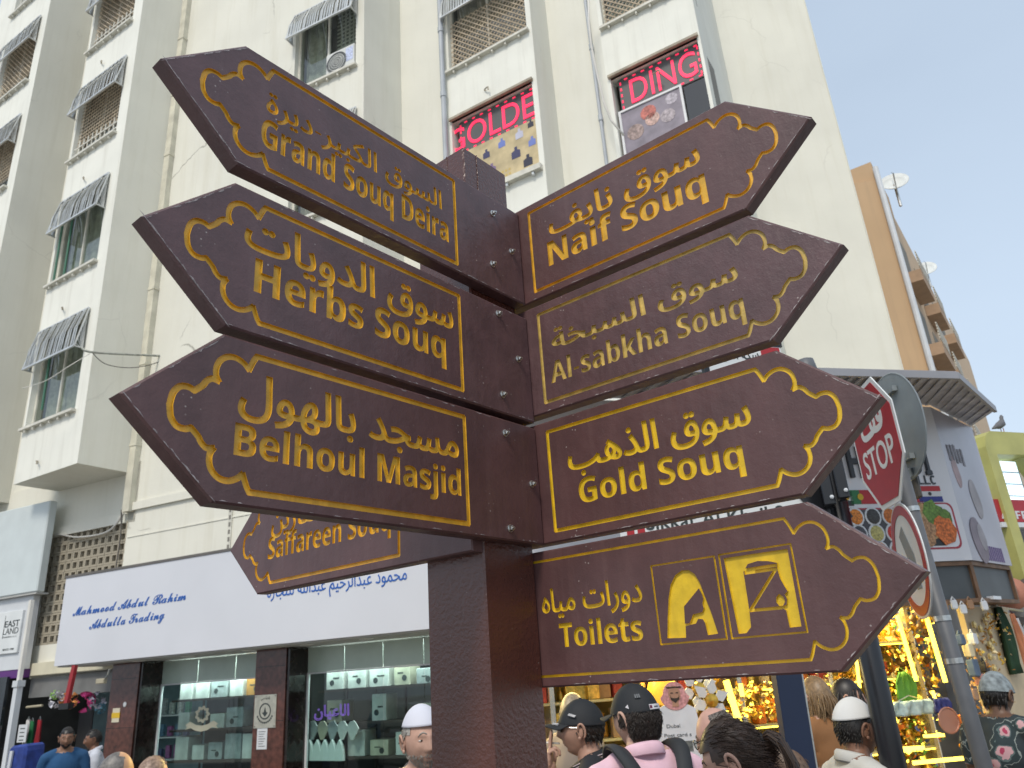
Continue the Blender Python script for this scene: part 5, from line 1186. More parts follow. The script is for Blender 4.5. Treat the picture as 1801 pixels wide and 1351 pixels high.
def glitter(name, box, n, seed, mats, lab, fr, s0=.012, s1=.035):
    r_ = random.Random(seed); mb = MB()
    for i in range(n):
        x = r_.uniform(box[0], box[1]); y = box[2]+(box[3]-box[2])*r_.random(); u, z_ = fr.px(x, y, box[4]); q = fr.W(u, z_, box[4]+r_.uniform(-.12, .12)); s = r_.uniform(s0, s1); m_ = r_.choice(mats)
        P_ = [q+Vector((r_.gauss(0, 1), r_.gauss(0, 1), r_.gauss(0, 1))).normalized()*s for _ in range(4)]
        for f in ((0, 1, 2), (0, 2, 3), (0, 3, 1), (1, 3, 2)): mb.poly([P_[k] for k in f], m_)
    return mb.build(name, label=lab, cat='trinkets', kind='stuff')
glitter('trinket_glitter', (1280, 1400, 1200, 1262, -.62), 520, 31, [brass, gl0, amber, cr_b, yel, dkbr], 'mass of gilt trinkets and glowing glints hanging above the heads left of the blue post', FrR)  # some pieces take the glowing strip material as painted glints
glitter('trinket_glitter', (1425, 1500, 1185, 1260, -.62), 260, 32, [brass, gl0, amber, cr_b, dkbr], 'mass of small gilt trinkets between the two dark posts', FrR)
glitter('trinket_glitter', (1545, 1650, 1050, 1345, -.70), 1300, 33, [brass, gl0, amber, cr_b, yel, dkbr, orange_b, blu_b, grn_b], 'mass of small brass and coloured trinkets with glowing glints left of the grey pole', FrR, s1=.04)  # glowing pieces scattered in to paint glints among the goods
glitter('wall_trinkets', (1715, 1760, 1080, 1330, -.17), 420, 34, [gl0, cr_b, tan_, amber], 'dense pinned trinkets on the lit display wall', FrC, s1=.03)
glitter('crowded_goods', (1755, 1830, 1010, 1350, -.35), 500, 35, [tan_, cr_b, dkbr, metalw, red_b, blu_b], 'crowded small goods at the right edge', Frame(FrC.at(.9, -.6), 45), s0=.03, s1=.09)
# chamfer display wall: hung bags, hats and a brightly lit strip of knick-knacks
def hung(x, y, w, h, m_, lab, fr=FrC, d=-.19, cat='bag', nm='hanging_bag', dep=.06):
    u, z = fr.px(x, y, d); t = thing(nm, fr.W(u, z-h, d), lab, cat)
    GB('body', lambda b: b.prism([fr.W(u+sx*w/2, z-sz*h, d) for sx, sz in ((-.9, .95), (0, 1), (.9, .95), (1, .6), (.85, .25), (-.85, .25), (-1, .6))], fr.n*dep, m_), t, bevel=.008)
    GB('strap', lambda b: b.tube([fr.W(u-w*.3, z-h*.25, d+dep/2), fr.W(u, z, d+dep/2), fr.W(u+w*.3, z-h*.25, d+dep/2)], .007, m_, 5), t); return t
bl2 = mat('denim', (.08, .12, .18), rough=.8, var=.2); tan = mat('tan_leather', (.30, .17, .09), rough=.5, var=.3); blk = mat('black_plastic', (.015, .015, .016)); pinkm = mat('dusty_pink', (.42, .2, .18), rough=.7)
for i, a_ in enumerate(((1678, 1110, .10, .12, bl2, 'small blue bag, topmost left on the warm display wall'), (1700, 1108, .10, .13, metalw, 'pale bag with stripes beside the top blue one on the display wall'), (1692, 1125, .12, .15, cr_b, 'yellowish cream pouch below the pale striped bag'),
        (1699, 1150, .14, .19, bl2, 'larger grey blue bag in the middle of the display wall'), (1720, 1158, .10, .12, blk, 'small black bag right of the grey blue bag'), (1714, 1180, .15, .12, pinkm, 'dusty pink bag under the grey blue bag'), (1728, 1195, .12, .14, blk, 'black bag low on the display wall'), (1700, 1205, .12, .12, tan, 'tan leather bag at the left of the display wall'))): hung(*a_[:5], a_[5])
gl = mat('knick_knack', (.7, .52, .22), rough=.35, var=.5, vscale=50, metal=.3)
for i in range(24):
    x = 1712+rn.uniform(-8, 26); y = 1085+i*7; u, z = FrC.px(x+i*.9, y, -.18); u = min(max(.1, u), 1.4)
    GB('trinket', lambda m_: m_.lathe(FrC.W(u, z, -.18), [(.03, 0), (.035, .02), (.015, .03)], gl, 8, axis=FrC.n), label='tiny gilded trinket, %s from top in the bright column of the display wall' % ORD[i], cat='trinket', group='trinkets on the display wall')
hang_y = [(1672, 1058, 'white tag', metalw), (1688, 1066, 'white tag', metalw), (1655, 1060, 'brown pouch', tan), (1700, 1058, 'brown pouch', tan), (1725, 1060, 'white shade', metalw)]
for i, (x, y, nm, m_) in enumerate(hang_y):
    hung(x, y-8, .07, .11, m_, '%s hanging under the shutter box, number %s from the grey pole' % (nm, ['one', 'two', 'three', 'four', 'five'][i]) if False else '%s hanging %s under the brown framed shutter box' % (nm, ['left of the grey pole top', 'just right of the grey pole', 'nearest the grey pole', 'beside the corner post', 'at the far corner'][i]), fr=FrR, d=-.03, dep=.03, cat='hanging goods', nm='hanging_goods')
wl_ = at_rho(1747, 1052, 8.6); t = thing('flood_lamp', wl_, 'small white lamp head at the end of the shutter box', 'lamp'); GB('head', lambda m_: m_.beam(wl_-FrC.u*.12, wl_+FrC.u*.12, .07, .03, mat('white_lamp_head', (.7, .72, .75), rough=.3)), t); GB('arm', lambda m_: m_.tube([wl_, wl_+Z*.1-FrC.n*.2], .01, steel, 6), t)
# clothes on the rack along the side street
rk = [(1752, 1068, 9.2, .30, .62, mat('dark_green_dress', (.015, .05, .02), rough=.8, var=.3), 'long dark green dress, first on the clothes rack'), (1775, 1080, 9.9, .22, .62, mat('orange_cloth2', (.6, .22, .10), rough=.8, var=.2), 'orange garment behind the green dress'),
      (1783, 1088, 10.3, .2, .6, mat('white_cloth2', (.6, .58, .58), rough=.8), 'white garment behind the orange one'), (1786, 1158, 10.2, .3, .75, mat('striped_beige', (.38, .28, .22), rough=.8, var=.4, stretch=(40, 40, .4), vscale=2), 'beige striped garment on the rack'),
      (1766, 1180, 9.6, .3, .55, mat('black_cotton', (.012, .012, .014), rough=.8), 'black shirt with white print below the green dress'), (1793, 1230, 9.8, .26, .4, mat('red_cotton', (.5, .02, .05), rough=.8), 'red garment at the right edge'),
      (1772, 1262, 9.2, .3, .35, mat('sky_blue_cotton', (.22, .33, .55), rough=.8), 'pale blue garment below the black shirt'), (1790, 1290, 9.1, .3, .4, mat('mustard_cotton', (.5, .33, .08), rough=.8), 'mustard garment at the bottom of the rack'), (1797, 1300, 8.8, .2, .4, mat('pink_cotton', (.5, .12, .22), rough=.8), 'pink garment low at the right edge')]
for x, y, r_, w_, h_, m_, lab in rk: drape(x, y, r_, w_, h_, m_, lab, az=45, cat='garment', nm='hanging_garment')
p = at_rho(1768, 1205, 9.45); raised('white_print', [loopsE([ccw([(-.06+k_*.03, -.02), (-.045+k_*.03, -.02), (-.04+k_*.03, .02), (-.06+k_*.03, .015)])]) for k_ in range(4)], lambda x, y, d: Vector((p.x, p.y, 0))+Vector((math.sin(R(45)), math.cos(R(45)), 0))*x+Z*(p.z+y)+Vector((math.cos(R(45)), -math.sin(R(45)), 0))*(.02+d), metalw, None, .003, label='small white print on the black shirt of the rack', cat='print')
for y_, r_ in ((1066, 9.4), (1176, 9.8)):
    a = at_rho(1738, y_, 8.9); b = at_rho(1801, y_+20, 11.5); b.z = a.z; GB('clothes_rail', lambda m_: m_.tube([a, b], .014, steel, 8), label='%s steel rail of the clothes rack' % ('upper' if y_ < 1100 else 'lower'), cat='rail')
rn2 = random.Random(4)
for i in range(16):      # bags and hats crowding the far side street
    x = 1765+rn2.uniform(0, 60); y = 1010+rn2.uniform(0, 330); r_ = 11+rn2.uniform(0, 3); p = at_rho(x, y, r_); c = [(.4, .3, .2), (.1, .08, .07), (.5, .5, .5), (.35, .15, .1), (.12, .1, .25)][i % 5]; nm = ['beige', 'black', 'white', 'rust', 'violet'][i % 5]
    s = rn2.uniform(.12, .22); GB('hung_hat', lambda m_: m_.lathe(p, [(s, 0), (s*1.02, .02), (s*.55, .04), (s*.5, .14), (.02, .17)], mat('hat_%d' % (i % 5), c, rough=.8, var=.3), 14, axis=(-.5, -.8, .3)), smooth=True, label='%s hat, %s of the pile of hats at the right edge' % (nm, ORD[i]), cat='hat', group='hats hung along the side street')
# side street stall wall behind the goods and the yellow framed shop beyond
fa = at_rho(1712, 900, 13); FrS = Frame((fa.x, fa.y), 66)
ys = thing('yellow_shop', FrS.W(1, 0, 0), 'shop with a rounded bright yellow surround and lit white lightbox at the right edge', 'shop')
ym = mat('yellow_surround', (.40, .39, .13), rough=.5, var=.12); q = [FrS.px(*p) for p in ((1700, 860), (1703, 795), (1712, 785), (1780, 774), (1801, 785), (1840, 830), (1850, 1000), (1800, 1000), (1790, 830), (1780, 800), (1722, 812))]
zt2 = FrS.px(1780, 776)[1]; zl = FrS.px(1706, 860)[1]; ua2 = FrS.px(1703, 820)[0]
P = [(ua2, 0), (ua2, zt2-.25), (ua2+.06, zt2-.08), (ua2+.2, zt2)]; P += [(ua2+1.1, zt2+.02), (ua2+1.35, zt2-.12), (ua2+1.5, zt2-.45), (ua2+1.7, 0), (ua2+1.45, 0), (ua2+1.2, zt2-.6), (ua2+1.02, zt2-.33), (ua2+.2, zt2-.36), (ua2+.2, 0)]
raised('surround', [loopsE([ccw(P)])], lambda x, y, d: FrS.W(x, y, d), ym, ys, .35)
GB('grey_recess', lambda m_: m_.fbox(FrS, ua2+.15, ua2+1.6, 0, zt2-.3, -.4, -.3, mat('grey_recess', (.2, .2, .2), rough=.8)), ys)
a = FrS.px(1740, 893, .1); b = FrS.px(1778, 812, .1)
lb = mat('lightbox', (.7, .8, .85), rough=.4, emit=(.72, .9, 1), estr=.95)
GB('lightbox', lambda m_: m_.fbox(FrS, a[0]-.12, b[0]+.1, a[1], b[1], .0, .1, lb), ys)
for k in range(1, 4): GB('lightbox_bar', lambda m_: m_.fbox(FrS, a[0]-.12, b[0]+.1, a[1]+(b[1]-a[1])*k/4, a[1]+(b[1]-a[1])*k/4+.015, .101, .11, mat('lb_bar', (.3, .42, .5))), ys)
GB('lightbox_bar', lambda m_: m_.fbox(FrS, (a[0]+b[0])/2, (a[0]+b[0])/2+.04, a[1], b[1], .111, .12, mat('lb_bar', (.3, .42, .5))), ys)
a = FrS.px(1758, 915, .3); b = FrS.px(1815, 880, .3)
rs = thing('red_sign', FrS.W(a[0], a[1], .3), 'small red sign with white letters under the white lightbox', 'shop sign')
GB('panel', lambda m_: m_.fbox(FrS, a[0], b[0], a[1]-.02, b[1], .22, .3, mat('red_sign_p', (.35, .02, .03), rough=.5)), rs); raised('lettering', [fit2d(bold('AFFRO'), a[0]+.06, b[0]-.02, a[1]+.02, a[1]+.14, .0)], lambda x, y, d: FrS.W(x, y, .301+d), metalw, rs, .006)
GB('bottom_strip', lambda m_: m_.fbox(FrS, a[0], b[0], a[1]-.10, a[1]-.03, .2, .32, metalw), rs)
# pigeon on the yellow surround
pg = FrS.W(ua2+.75, zt2+.02, .18); grey = mat('pigeon_grey', (.12, .12, .13), rough=.7, var=.3, vscale=40)
t = thing('pigeon', pg, 'grey pigeon perched on the yellow shop surround', 'pigeon')
ux_ = FrS.u
GB('body', lambda m_: m_.tube([pg+Z*.09-ux_*.22, pg+Z*.12-ux_*.14, pg+Z*.15-ux_*.05, pg+Z*.19+ux_*.03, pg+Z*.25+ux_*.06, pg+Z*.29+ux_*.065, pg+Z*.31+ux_*.075, pg+Z*.30+ux_*.12], [.012, .03, .055, .058, .03, .026, .024, .004], grey, 10), t, smooth=True)
for s in (-1, 1): GB('leg', lambda m_: m_.tube([pg+Z*.11+FrS.n*.02*s, pg+FrS.n*.02*s], .006, mat('pigeon_leg', (.3, .08, .06)), 5), t)
# grey side-street wall and kiosk below the yellow shop
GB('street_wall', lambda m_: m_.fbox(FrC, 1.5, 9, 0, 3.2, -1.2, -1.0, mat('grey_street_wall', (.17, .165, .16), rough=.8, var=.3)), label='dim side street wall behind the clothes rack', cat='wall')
GB('far_building', lambda m_: m_.fbox(Frame(FrS.at(1.6, -4), 80), -1, 14, 0, 6.0, -6, 0, mat('far_render', (.42, .38, .30), rough=.9, streak=.4)), label='low plain building closing the side street at the right edge', cat='building')
# ------------------------------------------------------------------ tan balcony building behind
tm = mat('tan_render', (.50, .34, .20), rough=.9, var=.08, vscale=.3, streak=.3, streakcol=(.33, .24, .16)); tm2 = mat('tan_brown', (.38, .26, .17), rough=.9, var=.1); tm3 = mat('tan_pale', (.55, .40, .26), rough=.9, var=.08, streak=.3)
RB = 30.0; pa = at_rho(1541, 316, RB); pb = at_rho(1545, 318, RB)
tb = thing('tan_building', (pa.x, pa.y, 0), 'tall tan apartment block with slatted balconies behind the cream one', 'building')
FA = Frame((pa.x, pa.y), 100.0); FB2 = Frame((pa.x, pa.y), 35.5)
ztop = pa.z; GB('front_wall', lambda m_: m_.fbox(FA, -9, 0, 0, ztop, -.4, 0, tm), tb)
GB('side_wall', lambda m_: m_.fbox(FB2, 0.0, 26, 0, ztop-.3, -.4, .0, tm3), tb); GB('roof_block', lambda m_: m_.fbox(FB2, .05, 3.4, ztop-.3, ztop+.9, -3, -.03, tm), tb)
GB('corner_pipe', lambda m_: m_.tube([FA.W(.05, 0, .1), FA.W(.05, ztop+.5, .1)], .11, metalw, 10), tb)
z = ztop-4.2; k = 0
while z > 3.0:
    for j, (u0, u1) in enumerate(((1.0, 3.6), (5.0, 7.4), (9.4, 12.2))):
        if j and k % 2: pass
        bal = GB('balcony', lambda m_: m_.fbox(FB2, u0, u1, z-.12, z+.35, .01, .55, tm2), tb)
        for q_ in range(6): GB('balcony_slat', lambda m_: m_.fbox(FB2, u0, u1, z+.50+q_*.12, z+.55+q_*.12, .51, .55, frame_w), bal)
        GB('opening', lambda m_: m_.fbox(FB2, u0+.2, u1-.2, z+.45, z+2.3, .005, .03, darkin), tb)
    z -= 3.1; k += 1
z = ztop-5
while z > 8:
    for u in (-1.0, -2.2): GB('slit_window', lambda m_: m_.fbox(FA, u-.1, u+.1, z, z+1.1, .003, .03, tm2), tb)
    z -= 3.1
def dish(p, r, lab, name='satellite_dish'):
    t = thing(name, p, lab, 'satellite dish'); ax = Vector((-.35, -.8, .45)).normalized(); wm = mat('dish_white', (.62, .64, .62), rough=.5, var=.1)
    mb = MB(); mb.lathe(p, [(.02, -r*.22), (r*.4, -r*.18), (r*.75, -r*.06), (r, .08), (r*1.01, .06), (r*.76, -r*.09), (r*.4, -r*.21), (.02, -r*.26)], wm, 28, axis=ax); mb.build('reflector', t, smooth=True)
    GB('feed_arm', lambda m_: m_.tube([p-Z*r*.9, p+ax*r*.8], .03, steel, 6), t); GB('feed_arm', lambda m_: m_.tube([p+Z*r*.9, p+ax*r*.8], .02, steel, 6), t); GB('mast', lambda m_: m_.tube([p-ax*r*.2, p-ax*r*.2-Z*(r+.5)], .06, steel, 8), t)
dish(at_rho(1573, 321, 31.5), .55, 'large white satellite dish on the roof of the tan building'); dish(at_rho(1629, 473, 46), .55, 'pale satellite dish further down the tan balcony front')
# ------------------------------------------------------------------ road signs
blackp = mat('black_pole_paint', (.012, .013, .016), rough=.3, var=.2); greyp = mat('grey_pole_paint', (.10, .105, .115), rough=.5, var=.15, vscale=8); navy = mat('navy_paint', (.008, .018, .05), rough=.45, var=.15)
a = at_rho(1522, 1120, 3.9); b = at_rho(1487, 960, 3.9); top = at_rho(1457, 830, 3.9); cap = at_rho(1430, 700, 3.9); foot = a+(a-b).normalized()*((a.z)/((b-a).normalized().z))
sp = thing('street_name_pole', (foot.x, foot.y, 0), 'thick black pole carrying the white street name blades', 'street name sign')
GB('shaft', lambda m_: m_.tube([foot, cap], .052, blackp, 18), sp, smooth=True)
ct = at_rho(1416, 634, 3.9); GB('cap', lambda m_: m_.tube([cap, ct-Z*.05, ct, ct+Z*.012], [.05, .048, .04, .01], greyp, 16), sp, smooth=True)
def blade(p0, p1, hgt, rho0, rho1, lab):
    A = at_rho(*p0, rho0); B = at_rho(*p1, rho1); az_ = math.degrees(math.atan2(B.x-A.x, B.y-A.y)); f_ = Frame((A.x, A.y), az_); w_ = math.hypot(B.x-A.x, B.y-A.y); return f_, w_, (A.z+B.z)/2
whs = mat('sign_white', (.66, .68, .68)); redp = mat('sign_red', (.36, .015, .02), rough=.4)
f_, w_, zb3 = blade((1095, 975), (1432, 895), .2, 3.6, 3.85, '')
zt3 = FrR.px(1, 1)[1]; A = at_rho(1438, 868, 3.85); zc3 = A.z
t = thing('name_sign', f_.W(w_, zc3-.13, 0), 'white street name blade reading Sikkat Al Khail St behind the arrow boards', 'street name sign', 'street name blades on the black pole')
GB('plate', lambda m_: m_.fbox(f_, 0, w_, zc3-.20, zc3+.02, -.01, .01, whs), t, bevel=.003)
TZ = (f_.px(1135, 915)[1]+f_.px(1388, 878)[1])/2
raised('lettering', [fit2d('Sikkat Al Khail St', f_.px(1135, 925)[0], f_.px(1388, 885)[0], TZ-.075, TZ, .012, cap=True)], lambda x, y, d: f_.W(x, y, .0105+d), inkm, t, .002)
for k in range(2): GB('red_square', lambda m_: m_.fbox(f_, .03+k*.05, .065+k*.05, zc3-.155, zc3-.10, .0102, .013, redp), t)
GB('bracket', lambda m_: m_.beam(f_.W(w_-.02, zc3-.09, 0), top.lerp(cap, .0)-Z*.12, .05, .24, blackp, Z), t)
f2_, w2_, _ = blade((1248, 662), (1372, 622), .2, 3.6, 3.85, ''); zc4 = at_rho(1372, 612, 3.85).z
t = thing('name_sign', f2_.W(w2_, zc4-.2, 0), 'upper white blade with Arabic writing and a red corner, mostly hidden by the boards', 'street name sign', 'street name blades on the black pole')
GB('plate', lambda m_: m_.fbox(f2_, 0, w2_, zc4-.22, zc4-.0, -.01, .01, whs), t)
GB('black_edge', lambda m_: (m_.fbox(f2_, -.03, -.002, zc4-.25, zc4+.015, -.014, .014, blackp)), t); GB('black_edge', lambda m_: m_.fbox(f2_, -.001, w2_+.01, zc4+.001, zc4+.022, -.014, .014, blackp), t)
GB('red_corner', lambda m_: m_.fbox(f2_, w2_*.72, w2_-.01, zc4-.06, zc4-.005, .0102, .013, redp), t)
raised('lettering', [fit2d(arabic('سكة الخيل'), w2_*.1, w2_*.68, zc4-.10, zc4-.01, .006)], lambda x, y, d: f2_.W(x, y, .0105+d), inkm, t, .002)
GB('arm', lambda m_: m_.tube([f2_.W(w2_, zc4-.1, 0), cap-Z*.05], .02, blackp, 8), t)
# clamp plates with bolts on the black pole
for k, (x, y, s) in enumerate(((1452, 850, 1), (1476, 838, 1))):
    q = at_rho(x, y, 3.8); cl = GB('clamp', lambda m_: m_.beam(q-Z*.11, q+Z*.11, .085, .05, blackp, Vector((.9, -.3, 0))), sp, bevel=.006)
    for zz in (-.075, .075):
        c = q+Z*zz+Vector((-.3, -.9, 0)).normalized()*.045+Vector((.9, -.3, 0))*.012; GB('clamp_bolt', lambda m_: m_.lathe(c, [(.010, 0), (.009, .006), (.004, .009)], metalw, 8, axis=(-.3, -.9, 0)), cl)
# grey pole with stop sign, round sign back and ring sign
g1 = at_rho(1595, 870, 4.35); g2 = at_rho(1660, 1100, 4.35); dv = (g2-g1).normalized(); gf = g2+dv*(-g2.z/dv.z); gt = g1-dv*.35
gp = thing('grey_sign_pole', (gf.x, gf.y, 0), 'grey steel pole carrying the stop sign', 'sign pole'); GB('shaft', lambda m_: m_.tube([gf, gt], .037, greyp, 18), gp, smooth=True)
for s in (.12, .95, 1.25): c = g1.lerp(g2, s); GB('strap', lambda m_: m_.tube([c-dv*.012, c+dv*.012], .040, steel, 18), gp)
oc = at_rho(1541, 781, 4.15); FO = Frame((oc.x, oc.y), 186.0); rr = .315
st_ = thing('stop_sign', FO.W(0, oc.z-rr, 0), 'red octagonal stop sign seen edge on, with STOP and Arabic lettering', 'stop sign')
octa = lambda r, k=0: [(r/math.cos(R(22.5))*math.cos(R(22.5+45*i)), oc.z+r/math.cos(R(22.5))*math.sin(R(22.5+45*i))) for i in range(8)]
sred = mat('stop_red', (.33, .012, .022), rough=.35, var=.08, vscale=20)
GB('plate', lambda m_: m_.prism([FO.W(x, y, .0) for x, y in octa(rr)], -FO.n*.006, whs), st_); GB('red_face', lambda m_: m_.prism([FO.W(x, y, .003) for x, y in octa(rr*.92)], -FO.n*.0025, sred), st_)
PO = lambda x, y, d: FO.W(x, y, .0032+d)
raised('lettering', [fit2d('STOP', -.225, .225, oc.z-.135, oc.z+.005, .01, cap=True)], PO, whs, st_, .001); raised('arabic_lettering', [fit2d(arabic('قف'), -.17, .17, oc.z+.04, oc.z+.22, .03)], PO, whs, st_, .001)
GB('bracket', lambda m_: m_.beam(FO.W(0, oc.z, -.01), gt.lerp(g1, .3), .03, .03, steel), st_)
dc = at_rho(1578, 752, 4.55); FD = Frame((dc.x, dc.y), 180.0); dg_ = mat('galvanised', (.26, .29, .30), rough=.5, metal=.3, var=.12, vscale=6)
rs_ = thing('round_sign', dc-Z*.3, 'round road sign seen from its plain grey back, behind the stop sign', 'road sign')
GB('disc', lambda m_: m_.lathe(dc, [(.30, 0), (.305, .004), (.30, .008), (.29, .006)], dg_, 40, axis=FD.n), rs_)
for zz in (-.19, .19): GB('rail', lambda m_: m_.fbox(FD, -.10, .12, dc.z+zz-.014, dc.z+zz+.014, .009, .035, dg_), rs_); 
GB('clamp', lambda m_: m_.fbox(FD, -.14, .05, dc.z-.40, dc.z-.25, -.02, .0, mat('dark_bracket', (.07, .065, .06), rough=.6)), rs_, bevel=.008)
GB('post_bracket', lambda m_: m_.beam(dc-Z*.25-FD.n*.01, g1-dv*.1, .04, .04, dg_), rs_)
rc_ = at_rho(1600, 985, 4.15); FQ = Frame((rc_.x, rc_.y), 192.0)
ng = thing('ring_sign', rc_-Z*.3, 'round white sign with red ring below the stop sign, half behind the arrow board', 'road sign')
circ = lambda r, n=40: [(r*math.cos(k*2*math.pi/n), rc_.z+r*math.sin(k*2*math.pi/n)) for k in range(n)]
GB('plate', lambda m_: m_.prism([FQ.W(x, y, 0) for x, y in circ(.27)], -FQ.n*.006, whs), ng)
raised('red_ring', [loopsE([circ(.257), list(reversed(circ(.212)))])], lambda x, y, d: FQ.W(x, y, .001+d), sred, ng, .002)
GB('grey_symbol', lambda m_: m_.prism([FQ.W(x, rc_.z+y, .003) for x, y in ((-.08, .12), (0, .16), (.10, .02), (.10, -.14), (.02, -.14), (.0, -.02))], -FQ.n*.0025, mat('sign_grey', (.2, .22, .23))), ng)
GB('bracket', lambda m_: m_.beam(FQ.W(0, rc_.z, -.01), g1.lerp(g2, .45), .03, .03, steel), ng)
w3_ = at_rho(1625, 1035, 4.4)
# blue post
n0 = at_rho(1382, 1184, 3.1); n1 = at_rho(1407.5, 1351, 3.1); dv2 = (n1-n0).normalized(); nf = n1+dv2*(-n1.z/dv2.z); ntp = n0-dv2*.25
bp = thing('navy_post', (nf.x, nf.y, 0), 'dark navy square post below the toilets arrow board', 'post')
GB('shaft', lambda m_: m_.beam(nf, ntp, .092, .07, navy, Vector((0, 1, 0))), bp, bevel=.004); GB('base', lambda m_: m_.wbox(nf.x-.09, nf.x+.09, nf.y-.09, nf.y+.09, 0, .02, navy), bp)
GB('corner_strip', lambda m_: m_.beam(nf+Vector((.05, -.01, 0)), ntp+Vector((.05, -.01, 0)), .006, .03, steel, Vector((0, 1, 0))), bp)
# cut-out figure advertising post cards
sc_ = at_rho(1196, 1300, 6.3); FSd = Frame((sc_.x, sc_.y), 95); zt5 = at_rho(1193, 1200, 6.3).z
sdz = thing('cutout_figure', FSd.W(0, 0, 0), 'life size flat cut-out of a man in white robe with post card notices', 'cut-out display')
wrobe = mat('white_robe_print', (.56, .58, .62), rough=.6, var=.06, vscale=8); skin_p = mat('printed_skin', (.36, .20, .13), rough=.6); ghut = mat('red_check_print', (.50, .24, .24), rough=.7, var=.35, vscale=60)
SCF = .62
body = [(-.30, zt5*(1-1/SCF)+.0), (.30, zt5*(1-1/SCF)+.0), (.26, zt5-.55), (.23, zt5-.30), (.08, zt5-.22), (-.08, zt5-.22), (-.22, zt5-.29), (-.26, zt5-.5)]
raised('robe', [loopsE([ccw(body)])], lambda x, y, d: FSd.W(x*SCF, zt5+(y-zt5)*SCF, d), wrobe, sdz, .012)
hd = [(.0+.135*math.cos(t)*(1.0 if math.sin(t) > -.2 else 1.35), zt5-.12+(.13 if math.sin(t) > 0 else .19)*math.sin(t)) for t in np.linspace(0, 2*math.pi, 25)[:-1]]
raised('headscarf', [loopsE([ccw(hd)])], lambda x, y, d: FSd.W(x*SCF, zt5+(y-zt5)*SCF, .0125+d), ghut, sdz, .004)
raised('face', [loopsE([ccw([(.072*math.cos(t), zt5-.13+.095*math.sin(t)) for t in np.linspace(0, 2*math.pi, 20)[:-1]])]), loopsE([ccw([(-.04, zt5-.27), (.04, zt5-.27), (.035, zt5-.2), (-.035, zt5-.2)])])], lambda x, y, d: FSd.W(x*SCF, zt5+(y-zt5)*SCF, .017+d), skin_p, sdz, .003)
drk = mat('dark_print', (.03, .02, .015), rough=.7)
raised('beard', [loopsE([ccw([(-.055, zt5-.13), (-.05, zt5-.19), (0, zt5-.228), (.05, zt5-.19), (.055, zt5-.13), (.045, zt5-.165), (.02, zt5-.175), (-.02, zt5-.175), (-.045, zt5-.165)])])], lambda x, y, d: FSd.W(x*SCF, zt5+(y-zt5)*SCF, .0205+d), drk, sdz, .002)
for s in (-1, 1): GB('eye', lambda m_: m_.fbox(FSd, (s*.032-.015)*SCF, (s*.032+.015)*SCF, zt5+(zt5-.122-zt5)*SCF, zt5+(zt5-.110-zt5)*SCF, .0205, .0225, drk), sdz)
GB('head_cord', lambda m_: m_.fbox(FSd, (-.09)*SCF, (.09)*SCF, zt5+(zt5-.06-zt5)*SCF, zt5+(zt5-.045-zt5)*SCF, .0205, .0225, drk), sdz)
raised('lettering', [fit2d('Dubai', -.14, .02, zt5-.50, zt5-.46, .0, cap=True)], lambda x, y, d: FSd.W(x*SCF, zt5+(y-zt5)*SCF, .0125+d), inkm, sdz, .002); raised('lettering', [fit2d('Post card s', -.18, .14, zt5-.60, zt5-.56, .0, cap=True)], lambda x, y, d: FSd.W(x*SCF, zt5+(y-zt5)*SCF, .0125+d), inkm, sdz, .002)
for x, c in ((-.06, (.1, .25, .45)), (.09, (.12, .13, .13))): GB('post_card', lambda m_: m_.fbox(FSd, (x-.05)*SCF, (x+.05)*SCF, zt5+(zt5-.76-zt5)*SCF, zt5+(zt5-.65-zt5)*SCF, .0125, .016, mat('card_%.1f' % x, c, rough=.5, var=.5, vscale=30)), sdz)
# star flower decorations and an amber lamp beside the figure
for i, (x, y) in enumerate(((1228, 1212), (1250, 1232))):
    p = at_rho(x, y, 6.6); t = thing('flower_ornament', p, '%s white petalled flower ornament with brass heart' % ('upper' if i == 0 else 'lower'), 'ornament')
    for k in range(6):
        an = k*math.pi/3+.3; d = FrR.u*math.cos(an)+Z*math.sin(an); e = FrR.u*-math.sin(an)+Z*math.cos(an)
        GB('petal', lambda m_: m_.prism([p+d*.03, p+d*.09+e*.045, p+d*.17, p+d*.09-e*.045], FrR.n*.008, metalw), t)
    GB('heart', lambda m_: m_.lathe(p, [(.055, 0), (.05, .03), (.0, .045)], brass, 12, axis=FrR.n), t)
p = at_rho(1165, 1212, 6.9); GB('amber_lamp', lambda m_: m_.lathe(p-Z*.12, [(.04, 0), (.10, .05), (.13, .12), (.10, .2), (.03, .25)], mat('amber_glow', (.7, .35, .03), rough=.4, emit=(1, .5, .06), estr=.6), 16), smooth=True, label='glowing amber lamp above the man in pink', cat='lamp')
